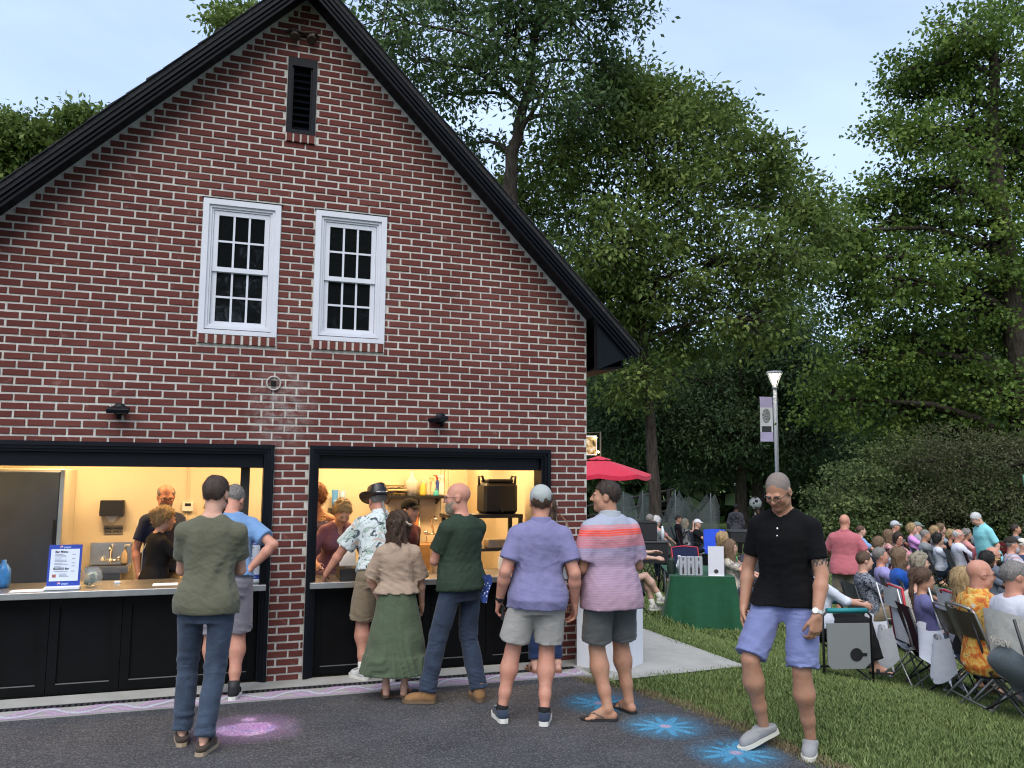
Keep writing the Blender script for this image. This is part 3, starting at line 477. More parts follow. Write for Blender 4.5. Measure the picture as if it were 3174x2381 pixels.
tree('oak_tree', T1, [(6.9, 11.6, -.55), (6.75, 11.4, 4), (6.72, 11.2, 8.15), (6.7, 11.0, 9.75), (7.0, 10.7, 11.2), (7.3, 10.4, 13.5)], OAK, 'tall open-crowned oak rising behind the right roof slope', dens=1.2, seed=3, r0=.27, L=.17, w=.036, sig=.19, per=22)
tree('oak_tree', T2, [(11.75, 13.0, -.6), (11.6, 13.0, 3), (11.3, 12.9, 5.5), (11.1, 12.6, 8), (11.4, 12.3, 10.4)], OAKL, 'dense spreading oak filling the middle beside the roof edge', dens=1.35, shrink=.93, seed=5, r0=.19, L=.18, w=.042, sig=.23, limb=.13, per=30)
tree('maple_tree', T4, [(25.2, 12.6, -1.0), (25.1, 12.4, 4), (24.6, 12.2, 8), (24.0, 12.0, 12), (23.7, 11.6, 16)], MAPLE, 'tall maple with yellowing leaves at the right edge', dens=.85, seed=8, r0=.5, L=.155, w=.058, sig=.25, limb=.16, per=36, shrink=.92)
tree('cedar_tree', T5, [(21.9, 23.6, -1.05), (21.8, 23.6, 2), (21.8, 23.5, 5), (21.9, 23.4, 8)], CEDAR, 'dark evergreen with a straight bare trunk behind the netting', dens=1.15, seed=11, r0=.32, L=.21, w=.040, sig=.38, per=52)
tree('background_tree', T8, [(28, 31, -1.2), (28, 31, 3), (28, 31, 6)], CEDAR, 'dark tree mass at the far edge of the park lawn', dens=.85, seed=13, r0=.4, L=.32, w=.09, sig=.55, per=44)
tree('background_tree', T6, [(-8.0, 32, -.2), (-8.0, 32, 8), (-8.1, 31.8, 15)], OAKL, 'pale leafy treetop beyond the left roof slope', dens=.9, seed=17, r0=.3, L=.26, w=.07, sig=.4)
tree('background_tree', T7, [(2.0, 26.5, -.3), (1.8, 26.4, 10), (1.6, 26.3, 19)], OAKL, 'small sprig of treetop peeping over the roof ridge', dens=.9, seed=19, r0=.3, L=.24, w=.06, sig=.36)
for i, (x, y, z, r) in enumerate(SHRUBS):
    gz = float(ter(x, y)); H = z-gz; lob = [(x, y, z, r*1.15), (x+.25*r, y-.2*r, gz+H*.45, r*1.1), (x-.5*r, y+.1, gz+H*.6, r*.8), (x+.6*r, y, gz+H*.62, r*.8)]
    tree('bush', lob, [(x, y, gz-.05), (x, y, gz+H*.4), (x+.1, y, gz+H*.8)], DEAD if i in (4, 5, 6, 7) else BUSH, 'bush %s in the hedge behind the seated audience' % ['low at the left end', 'tall second from the left', 'full and green', 'rounded green', 'brown twiggy', 'brown thin-leaved', 'brown tangled', 'brown at the right edge', 'low dark green', 'low broad green', 'wide leafy', 'lower leafy', 'lowest at the right', 'smallest'][i], 'bushes behind the audience', dens=.95, L=.10, w=.024 if i in (4, 5, 6, 7) else .038, seed=40+i, sig=.21, cat='bush', r0=.06, limb=.04, per=56)
# trees that stand behind the viewer and show in the window panes
for (x, y, rz, s), lab in (((-2.5, -20, 1.1, 1.15), 'oak standing behind the viewer to the left'), ((3.5, -24, 2.4, 1.05), 'oak standing behind the viewer'), ((13, -20, 4.0, .95), 'oak standing behind the viewer to the right')):
    src = [o for o in bpy.data.objects if o.get('label', '').startswith('dense spreading')][0]; o = copy_tree(src); o.location = (x, y, 0); o.rotation_euler = (0, 0, rz); o.scale = (s, s, s); o['label'] = lab
# far wood: one mass of foliage and thin trunks that closes the horizon
g = np.random.default_rng(5); n = 26000; ang = g.uniform(R(-42), R(75), n); dist = g.uniform(58, 74, n); X = .26+np.sin(ang)*dist; Y = -7.65+np.cos(ang)*dist; Zt = 8.5+2.5*np.sin(ang*9)+1.6*np.sin(ang*23+1); Zp = -1.6+(Zt+1.6)*g.uniform(0, 1, n)**.8; o = link('far_wood', leaf_mesh('far_wood', np.stack([X, Y, Zp], 1), 1, 1.3, .5, 77, CEDAR, .1)); tag(o, 'dark far wood closing the view beyond the park', 'wood', kind='stuff')
# lawn grass: blades in small tufts, instanced over the visible lawn
t = NT('grass_blade', .75, .2); a = t.attr('lv'); pz = t.noise(t.world(), .9, 4); c = t.ramp(a, [(0, (.046, .076, .020)), (.45, (.115, .172, .050)), (.85, (.225, .280, .105)), (1, (.36, .34, .19))]); c = t.mix(t.map(pz, .42, .68, 0, .45), c, (.15, .185, .055)); t.color(c); GRASS = t.m
def tuft(seed, n, size, hgt, wid):
    g = np.random.default_rng(seed); P = np.stack([g.uniform(-size, size, n), g.uniform(-size, size, n), np.full(n, -.01)], 1); az = g.uniform(0, 2*PI, n); H = hgt*g.uniform(.5, 1.25, n); le = g.uniform(.15, 1.0, n)*H; dx, dy = np.cos(az), np.sin(az); sx, sy = -dy*wid, dx*wid; z0 = np.zeros(n)
    v = np.stack([P+np.stack([sx, sy, z0], 1), P-np.stack([sx, sy, z0], 1), P+np.stack([dx*le*.45-sx*.8, dy*le*.45-sy*.8, H*.62], 1), P+np.stack([dx*le, dy*le, H*.92], 1), P+np.stack([dx*le*.45+sx*.8, dy*le*.45+sy*.8, H*.62], 1)], 1).reshape(-1, 3)
    i = np.arange(n)*5; f = np.concatenate([np.stack([i, i+1, i+2, i+4], 1)]); me = bpy.data.meshes.new('tuft'); F = [list(q) for q in f]+[[int(k)+4, int(k)+2, int(k)+3] for k in i]; me.from_pydata(v.tolist(), [], F); me.materials.append(GRASS); at = me.attributes.new('lv', 'FLOAT', 'POINT'); at.data.foreach_set('value', np.repeat(np.clip(g.normal(.45, .25, n), 0, 1), 5).astype(np.float32)); return bpy.data.objects.new('tuft', me)
def edge_x(y): return np.interp(-y, [-q[1] for q in edge], [q[0] for q in edge])
def grass_field(name, pts, src, label):
    me = bpy.data.meshes.new(name); me.from_pydata(pts.tolist(), [], []); o = link(name, me); ng = bpy.data.node_groups.new(name+'_nodes', 'GeometryNodeTree'); ng.interface.new_socket('Geometry', in_out='INPUT', socket_type='NodeSocketGeometry'); ng.interface.new_socket('Geometry', in_out='OUTPUT', socket_type='NodeSocketGeometry'); N, K = ng.nodes, ng.links; gi = N.new('NodeGroupInput'); go = N.new('NodeGroupOutput'); ip = N.new('GeometryNodeInstanceOnPoints'); jn = N.new('GeometryNodeJoinGeometry')
    for s in src: oi = N.new('GeometryNodeObjectInfo'); oi.inputs[0].default_value = s; oi.inputs['As Instance'].default_value = True; K.new(oi.outputs['Geometry'], jn.inputs[0])
    ip.inputs['Pick Instance'].default_value = True; ri = N.new('FunctionNodeRandomValue'); ri.data_type = 'INT'; ri.inputs[4].default_value = 0; ri.inputs[5].default_value = len(src)-1; K.new(ri.outputs[2], ip.inputs['Instance Index']); rr = N.new('FunctionNodeRandomValue'); rr.data_type = 'FLOAT_VECTOR'; rr.inputs[0].default_value = (-.06, -.06, 0); rr.inputs[1].default_value = (.06, .06, 6.28); K.new(rr.outputs[0], ip.inputs['Rotation']); rs = N.new('FunctionNodeRandomValue'); rs.data_type = 'FLOAT'; rs.inputs[2].default_value = .7; rs.inputs[3].default_value = 1.25; K.new(rs.outputs[1], ip.inputs['Scale'])
    K.new(gi.outputs[0], ip.inputs['Points']); K.new(jn.outputs[0], ip.inputs['Instance']); K.new(ip.outputs[0], go.inputs[0]); md = o.modifiers.new('grass', 'NODES'); md.node_group = ng; return tag(o, label, 'grass', kind='stuff')
def in_pad(x, y): return (x < 5.06) & (y > -.88+.14*(x-3.42)/1.63+.02) & (x > 3.40)
g = np.random.default_rng(21)
def scatter(n, x0, x1, y0, y1):
    x, y = g.uniform(x0, x1, n), g.uniform(y0, y1, n); k = (x > edge_x(y)+.03+.05*g.normal(size=n)) & ~in_pad(x, y) & ~((x < 3.75) & (y > -.8)); return np.stack([x[k], y[k], ter(x[k], y[k])-.012], 1)
near = scatter(15500, 3.3, 9.5, -4.6, 3.4); grass_field('grass', near, [tuft(i, 60, .085, .046, .0027) for i in range(4)], 'short mown grass of the near lawn')
far = scatter(9000, 4.5, 22, 2.0, 16); far = np.concatenate([far, scatter(3500, 9.0, 20, -4, 2.5)]); grass_field('distant_grass', far, [tuft(10+i, 60, .22, .075, .006) for i in range(3)], 'thin grass of the lawn further off under the chairs')
# dry thatch along the asphalt edge
th = np.concatenate([np.stack([edge_x(y)+g.normal(0, .035, 1), [y], [.004]], 1) for y in g.uniform(-4.4, -.65, 420)]); t = NT('dry_grass', .9, .1); t.color(t.ramp(t.attr('lv'), [(0, (.12, .09, .05)), (1, (.30, .25, .15))])); tf = tuft(31, 26, .05, .03, .0022); tf.data.materials[0] = t.m; grass_field('dry_thatch', th, [tf], 'dry straw-coloured thatch along the asphalt edge')
# ================================================================== people: one continuous surface per body, from a blended distance field
V3 = lambda *a: np.array(a, np.float64)
def unit(v): v = np.asarray(v, float); return v/max(1e-9, np.linalg.norm(v))
def rotx(a): c, s = math.cos(a), math.sin(a); return np.array([[1, 0, 0], [0, c, -s], [0, s, c]])
def roty(a): c, s = math.cos(a), math.sin(a); return np.array([[c, 0, s], [0, 1, 0], [-s, 0, c]])
def rotz(a): c, s = math.cos(a), math.sin(a); return np.array([[c, -s, 0], [s, c, 0], [0, 0, 1]])
class Field:
    def __init__(s, lo, hi, h):
        s.h = h; s.lo = np.asarray(lo, float)-2*h; n = np.ceil((np.asarray(hi, float)+2*h-s.lo)/h).astype(int)+1
        s.n = n; s.f = np.full(n, 1.0, np.float32); s.ax = [(s.lo[i]+h*np.arange(n[i])).astype(np.float32) for i in range(3)]
    def reg(s, lo, hi):
        i0 = np.clip(np.floor((np.asarray(lo)-s.lo)/s.h).astype(int), 0, s.n-1); i1 = np.clip(np.ceil((np.asarray(hi)-s.lo)/s.h).astype(int)+1, 1, s.n)
        sl = tuple(slice(a, max(a+1, b)) for a, b in zip(i0, i1)); return sl, s.ax[0][sl[0]][:, None, None], s.ax[1][sl[1]][None, :, None], s.ax[2][sl[2]][None, None, :]
    def put(s, sl, d, k):
        a = s.f[sl]
        if k <= 0: s.f[sl] = np.minimum(a, d)
        else:
            t = np.clip(.5+.5*(a-d)/k, 0, 1); s.f[sl] = a*(1-t)+d*t-k*t*(1-t)
    def cone(s, a, b, ra, rb, k=.02, stop=None, sub=False):
        a, b = np.asarray(a, float), np.asarray(b, float); m = max(ra, rb)+max(k, 0)+3*s.h
        sl, x, y, z = s.reg(np.minimum(a, b)-m, np.maximum(a, b)+m); u = b-a; L = max(1e-9, u@u)
        px, py, pz = x-a[0], y-a[1], z-a[2]; t = np.clip((px*u[0]+py*u[1]+pz*u[2])/L, 0, 1)
        d = np.sqrt((px-t*u[0])**2+(py-t*u[1])**2+(pz-t*u[2])**2)-(ra+(rb-ra)*t)
        if stop is not None:
            q, nn = stop; nn = unit(nn); d = np.maximum(d, (x-q[0])*nn[0]+(y-q[1])*nn[1]+(z-q[2])*nn[2])
        if sub: s.f[sl] = np.maximum(s.f[sl], -d)
        else: s.put(sl, d, k)
    def ell(s, c, r, k=.02, Rm=None, o=None, sub=False):
        """ellipsoid at c with radii r in the frame (Rm, o)"""
        c, r = np.asarray(c, float), np.asarray(r, float); Rm = np.eye(3) if Rm is None else Rm; o = np.zeros(3) if o is None else o
        wc = Rm@c+o; m = r.max()+max(k, 0)+3*s.h; sl, x, y, z = s.reg(wc-m, wc+m); x, y, z = x-wc[0], y-wc[1], z-wc[2]
        q = [Rm[0, i]*x+Rm[1, i]*y+Rm[2, i]*z for i in range(3)]
        k0 = np.sqrt(sum((q[i]/r[i])**2 for i in range(3))); k1 = np.sqrt(sum((q[i]/r[i]**2)**2 for i in range(3)))+1e-6
        d = k0*(k0-1)/k1
        if sub:
            a = s.f[sl]; d = -d; t = np.clip(.5-.5*(a-d)/max(k, 1e-6), 0, 1); s.f[sl] = a*(1-t)+d*t+k*t*(1-t)
        else: s.put(sl, d, k)
    def loft(s, prof, Rm, o, k=.02, grow=0.0, lo=None, hi=None, pw=2.3, wave=None):
        """prof rows: z, half width, half depth, y offset; in the frame (Rm, o)"""
        p = np.asarray(prof, float); lo = p[0, 0] if lo is None else lo; hi = p[-1, 0] if hi is None else hi
        ext = max(p[:, 1].max(), p[:, 2].max())+abs(p[:, 3]).max()+grow+.04; A = Rm@V3(0, 0, lo)+o; B = Rm@V3(0, 0, hi)+o
        sl, x, y, z = s.reg(np.minimum(A, B)-ext, np.maximum(A, B)+ext); x, y, z = x-o[0], y-o[1], z-o[2]
        X, Y, Z = [np.ascontiguousarray(np.broadcast_to(Rm[0, i]*x+Rm[1, i]*y+Rm[2, i]*z, s.f[sl].shape)) for i in range(3)]
        w = np.interp(Z, p[:, 0], p[:, 1]).astype(np.float32)+grow; dd = np.interp(Z, p[:, 0], p[:, 2]).astype(np.float32)+grow; yo = np.interp(Z, p[:, 0], p[:, 3]).astype(np.float32)
        Yc = Y-yo
        if wave is not None:
            th = np.arctan2(X, Yc); w = w*(1+wave(th, Z)); dd = dd*(1+wave(th, Z))
        g = (np.abs(X/w)**pw+np.abs(Yc/dd)**pw)**(1/pw); d = (g-1)*np.minimum(w, dd); d = np.maximum(d, np.maximum(Z-hi, lo-Z)); s.put(sl, d, k)
    def plane(s, q, nn):
        nn = unit(nn); x, y, z = s.ax; d = (x[:, None, None]-q[0])*nn[0]+(y[None, :, None]-q[1])*nn[1]+(z[None, None, :]-q[2])*nn[2]; s.f = np.maximum(s.f, d.astype(np.float32))
    def near(s, fn, band=.04):
        """add fn(points) to the field near its surface"""
        i = np.nonzero(np.abs(s.f) < band); P = np.stack([s.ax[j][i[j]] for j in range(3)], 1); s.f[i] += fn(P).astype(np.float32)
    def nets(s):
        f = s.f; neg = f < 0; c = np.zeros(np.array(f.shape)-1, np.int8); offs = [(a, b, d) for a in (0, 1) for b in (0, 1) for d in (0, 1)]
        for a, b, d in offs: c += neg[a:a+c.shape[0], b:b+c.shape[1], d:d+c.shape[2]]
        cells = np.argwhere((c > 0) & (c < 8))
        if len(cells) == 0: return np.zeros((0, 3)), np.zeros((0, 4), int)
        val = np.stack([f[cells[:, 0]+a, cells[:, 1]+b, cells[:, 2]+d] for a, b, d in offs], 1)
        acc = np.zeros((len(cells), 3)); cnt = np.zeros(len(cells))
        for i in range(8):
            for j in range(i+1, 8):
                if sum(abs(p-q) for p, q in zip(offs[i], offs[j])) != 1: continue
                m = (val[:, i] < 0) != (val[:, j] < 0); t = val[m, i]/(val[m, i]-val[m, j]); oi, oj = np.array(offs[i]), np.array(offs[j])
                acc[m] += oi+t[:, None]*(oj-oi); cnt[m] += 1
        v = (cells+acc/cnt[:, None])*s.h+s.lo
        idx = np.full(c.shape, -1, np.int32); idx[tuple(cells.T)] = np.arange(len(cells)); out = []
        for ax in range(3):
            b_, c_ = (ax+1) % 3, (ax+2) % 3
            s0 = [slice(None)]*3; s1 = [slice(None)]*3; s0[ax] = slice(0, -1); s1[ax] = slice(1, None)
            e = np.argwhere(neg[tuple(s0)] != neg[tuple(s1)])
            e = e[(e[:, b_] > 0) & (e[:, c_] > 0) & (e[:, b_] < c.shape[b_]) & (e[:, c_] < c.shape[c_])]
            sg = neg[tuple(e.T)]; q = []
            for db, dc in ((-1, -1), (0, -1), (0, 0), (-1, 0)):
                g = e.copy(); g[:, b_] += db; g[:, c_] += dc; q.append(idx[tuple(g.T)])
            q = np.stack(q, 1); q[~sg] = q[~sg][:, ::-1]; out.append(q)
        F = np.concatenate(out); return v, F[(F >= 0).all(1)]
def wrinkle(seed, amp, fr, n=5, warp=1.4, ridge=False):
    g = np.random.default_rng(seed); fr = np.asarray(fr, float); K = g.normal(size=(n, 3))*fr; Q = g.normal(size=(n, 3))*fr*.45; ph = g.uniform(0, 6.28, (n, 2))
    def fn(P):
        o = 0
        for i in range(n):
            q = np.sin(P@K[i]+ph[i, 0]+warp*np.sin(P@Q[i]+ph[i, 1])); o = o+(q if not ridge else 1.9*(.55-np.abs(q))*(.6+.4*np.sin(P@Q[i]*.7+ph[i, 0])))
        return amp*o/math.sqrt(n)
    return fn
def ik(a, c, l1, l2, hint):
    a, c = np.asarray(a, float), np.asarray(c, float); d = np.linalg.norm(c-a); u = (c-a)/max(d, 1e-6)
    if d > .999*(l1+l2): d = .999*(l1+l2); c = a+u*d
    x = (l1*l1-l2*l2+d*d)/(2*d); h = math.sqrt(max(0, l1*l1-x*x)); hp = np.asarray(hint, float); hp = unit(hp-u*(hp@u)); return a+u*x+hp*h, c
TORSO_M = [(-.15, .135, .100, -.01), (-.06, .172, .122, -.015), (.04, .170, .112, -.005), (.14, .158, .104, .005), (.25, .164, .110, .008), (.34, .174, .118, .006), (.41, .160, .106, -.004), (.455, .118, .085, -.012), (.50, .068, .062, -.014)]
TORSO_F = [(-.15, .140, .100, -.01), (-.06, .182, .126, -.018), (.04, .172, .110, -.008), (.14, .138, .095, .004), (.24, .142, .100, .008), (.33, .152, .112, .010), (.40, .138, .095, -.004), (.45, .100, .078, -.012), (.495, .058, .056, -.014)]
def skel(P):
    """joints in the person's own frame: x right, y forward, z up, ground at z=0"""
    f = P.get('sex', 'm') == 'f'; s = P.get('H', 1.66 if f else 1.78)/1.78; b = P.get('b', 1.0); S = dict(s=s, b=b, f=f)
    seat = P.get('seat'); pz = P.get('pz', (.945 if seat is None else seat+.115)*(s if seat is None else 1)); S['pel'] = V3(P.get('px', 0), P.get('py', 0), pz)
    S['Rt'] = rotz(R(P.get('twist', 0)))@roty(R(P.get('side', 0)))@rotx(-R(P.get('lean', 2)))
    T = lambda x, y, z: S['pel']+S['Rt']@(V3(x, y, z)*s); S['T'] = T
    shw = (.150 if f else .166)*P.get('shw', 1)
    S['Rp'] = rotz(R(P.get('hiptwist', 0)))
    hd = P.get('head', (0, 0, 0)); S['Rh'] = rotz(R(hd[0]))@roty(R(hd[2]))@rotx(R(hd[1])); nb = T(0, -.012, .50); S['nb'] = nb
    hf = P.get('headfwd', .035); S['hs'] = s*P.get('hs', 1.0)*(1.0 if not f else .99)**1/ (s**.6)
    S['hc'] = nb+S['Rt']@V3(0, hf*.6, .085*s)+S['Rh']@V3(0, .022, .065*S['hs'])
    for i, sd in ((0, -1), (1, 1)):
        k = 'LR'[i]; S['hip'+k] = S['pel']+S['Rp']@(V3(sd*.09, 0, -.03)*s)
        S['sh'+k] = T(sd*shw, -.012, .402+P.get('shrug', 0))
        dw = V3(sd*.245, .06, .84)*s if seat is None else V3(sd*.20, .40, seat+.22)
        wr = P.get('w'+k); wr = np.asarray(wr, float) if wr is not None else dw
        S['el'+k], S['wr'+k] = ik(S['sh'+k], wr, .285*s, .255*s, P.get('e'+k, (sd*.5, -1, -.25)))
        da = V3(sd*.105, -.01, .085) if seat is None else V3(sd*.12, .52, .085)
        an = P.get('a'+k); an = np.asarray(an, float) if an is not None else da
        S['kn'+k], S['an'+k] = ik(S['hip'+k], an, .43*s, .425*s, P.get('k'+k, (sd*.1, 1, .1) if seat is None else (0, .3, 1)))
        fy, fp = P.get('f'+k, (sd*-8, 0)); S['Rf'+k] = rotz(R(fy))@rotx(R(fp))
    return S
def torso_prof(P, S):
    p = np.array(TORSO_F if S['f'] else TORSO_M)*S['s']; b = S['b']; p[:, 1] *= b; p[:, 2] *= b**1.2; bel = P.get('belly', 0)
    g = np.exp(-((p[:, 0]/S['s']-.10)/.12)**2); p[:, 2] += bel*.5*g; p[:, 3] += bel*.55*g; p[:, 1] += bel*.35*g; return p
def hand(F, S, k, P):
    s = S['s']*(.92 if S['f'] else 1); sd = -1 if k == 'L' else 1; w = S['wr'+k]; fd = unit(P.get('h'+k, w-S['el'+k])); th = P.get('t'+k, (-sd*.3, 1, .2)); th = np.asarray(th, float)
    th = unit(th-fd*(th@fd)); nrm = np.cross(fd, th)*(-sd); curl = P.get('c'+k, 22); r0 = .0088*s
    kn = [(.030, .088), (.010, .092), (-.011, .088), (-.030, .078)]; ln = [(.043, .026, .022), (.047, .03, .023), (.044, .028, .022), (.034, .02, .019)]
    for (o, l), L in zip(kn, ln):
        q = w+(fd*l+th*o)*s; F.cone(w+fd*.012*s+th*o*.55*s, q, .0185*s, .0125*s, .012); d = fd.copy(); a = R(curl)*.7; pt = q
        for j, x in enumerate(L):
            c, sn = math.cos(a), math.sin(a); d = fd*c+nrm*sn; e = pt+d*x*s; F.cone(pt, e, r0*(1.05-.08*j), r0*(.97-.08*j), .003); pt = e; a += R(curl)*(1.15 if j == 0 else .8)
    t0 = w+(fd*.022+th*.022)*s; d1 = unit(fd*.75+th*.62+nrm*.25); t1 = t0+d1*.042*s; t2 = t1+unit(fd*.95+th*.2+nrm*(.3+curl/120))*.034*s; t3 = t2+unit(fd*1+nrm*(.25+curl/90))*.024*s
    F.cone(t0, t1, .0165*s, .0115*s, .012); F.cone(t1, t2, .0108*s, .0098*s, .004); F.cone(t2, t3, .0098*s, .0078*s, .003)
def headfield(F, S, P, ears=True):
    Rh, c, h = S['Rh'], S['hc'], S['hs']; f = S['f']
    E = lambda p, r, k=.02, sub=False: F.ell(np.array(p)*h, np.array(r)*h, k*h, Rh, c, sub); fw = P.get('facew', 1.0)
    E((0, -.014, .032), (.075, .096, .088), 0); E((0, .028, -.034), (.058*fw, .063, .084), .03); E((0, .060, -.094), (.027*fw, .030, .024), .028)
    for sd in (-1, 1):
        E((sd*.040*fw, .012, -.068), (.024*fw, .040, .030), .03); E((sd*.036*fw, .066, -.028), (.024, .024, .024), .025)
        E((sd*.029, .0885, .018), (.022, .013, .009), .012); E((sd*.031, .104, -.002), (.017, .020, .012), .008, True)
        if ears: E((sd*.077, -.004, -.008), (.010, .024, .033), .006); E((sd*.086, .003, -.006), (.006, .010, .016), .004, True)
    Q = lambda p: Rh@(V3(*p)*h)+c
    F.cone(Q((0, .093, .010)), Q((0, .113, -.026)), .0085*h, .0125*h, .012*h); F.ell((.0105*h, .103*h, -.031*h), np.array((.010, .012, .008))*h, .006*h, Rh, c); F.ell((-.0105*h, .103*h, -.031*h), np.array((.010, .012, .008))*h, .006*h, Rh, c)
    F.cone(Q((-.018, .086, -.058)), Q((.018, .086, -.058)), .009*h, .009*h, .010*h); F.cone(Q((-.020, .0975, -.0585)), Q((.020, .0975, -.0585)), .0022*h, .0022*h, 0, sub=True)
    F.cone(S['nb']+S['Rt']@V3(0, .0, -.04*S['s']), Q((0, -.022, -.055)), (.058 if not f else .048)*S['s']*S['b']**.5, (.054 if not f else .046)*S['s']*S['b']**.5, .025)
def body_mesh(P, S, h):
    s, b = S['s'], S['b']; lb = b**.7; J = np.array([S[k] for k in ('pel', 'hc', 'shL', 'shR', 'elL', 'elR', 'wrL', 'wrR', 'knL', 'knR', 'anL', 'anR')]); lo, hi = J.min(0)-.24, J.max(0)+.24; lo[2] = max(lo[2], -.02)
    F = Field(lo, hi, h); ar = (.86 if S['f'] else 1)*lb*s*P.get('arm', 1); lr = lb*s*(.97 if S['f'] else 1)*P.get('leg', 1); wear = P.get('wear', []); long_ = any(c['t'] == 'skirt' or (c['t'] == 'pants' and c.get('len', .8) > 1) for c in wear); shod = any(c['t'] == 'shoes' and c['kind'] not in ('flip', 'sandal') for c in wear)
    F.loft(torso_prof(P, S), S['Rt'], S['pel'], 0, grow=-.020 if not P.get('barearm') else -.008); F.ell((0, -.01, -.05*s), (.125*b*s, .095*b*s, .09*s), .03, S['Rp'], S['pel'])
    if S['f']:
        for sd in (-1, 1): F.ell(V3(sd*.07, .085*b, .30)*s, V3(.062, .055, .062)*s*b, .03, S['Rt'], S['pel'])
    for k, sd in (('L', -1), ('R', 1)):
        F.cone(S['T'](sd*.05, -.02, .47), S['sh'+k], .05*ar, .05*ar, .03); F.ell((0, 0, 0), np.array((.056, .056, .062))*ar, .03, S['Rt'], S['sh'+k])
        e, w = S['el'+k], S['wr'+k]; F.cone(S['sh'+k], e, .049*ar, .038*ar, .02); m = e+(w-e)*.3; F.cone(e, m, .037*ar, .041*ar, .015); F.cone(m, w, .041*ar, .0265*ar, .015)
        hand(F, S, k, P)
        hp, kn, an = S['hip'+k], S['kn'+k], S['an'+k]; lr1 = lr*(.84 if long_ else 1); F.cone(hp, kn, .066*lr1, .053*lr1, .03); m = kn+(an-kn)*.32; back = unit(np.cross(np.cross(an-kn, hp-kn), an-kn))*-.010*s if np.linalg.norm(np.cross(an-kn, hp-kn)) > 1e-4 else 0
        q1, q3 = kn+(an-kn)*.14+back*.4, kn+(an-kn)*.72+back*.3; F.cone(kn, q1, .0525*lr1, .0530*lr1, .03); F.cone(q1, m+back, .0530*lr1, .0585*lr1, .03); F.cone(m+back, q3, .0585*lr1, .041*lr1, .05); F.cone(q3, an, .041*lr1, .034*lr, .03)
        Rf = S['Rf'+k]; Q = lambda x, y, z: an+Rf@(V3(x, y, z)*s)
        if shod: F.cone(Q(0, -.02, -.045), Q(0, .09, -.055), .024*s, .018*s, .02); continue
        F.cone(Q(0, -.035, -.05), Q(0, .105, -.062), .033*s, .024*s, .02); F.cone(Q(0, 0, -.005), Q(0, .10, -.055), .036*s, .026*s, .02)
        for j in range(5):
            o = (j-2)*-.0155*sd; F.cone(Q(o, .10, -.066), Q(o*1.15, .165-.012*j-(.008 if j == 0 else 0), -.07), .013*s, (.0115 if j == 0 else .0085)*s, .006)
    headfield(F, S, P); return F.nets()
def head_local(S, v): return ((v-S['hc'])@S['Rh'])/S['hs']
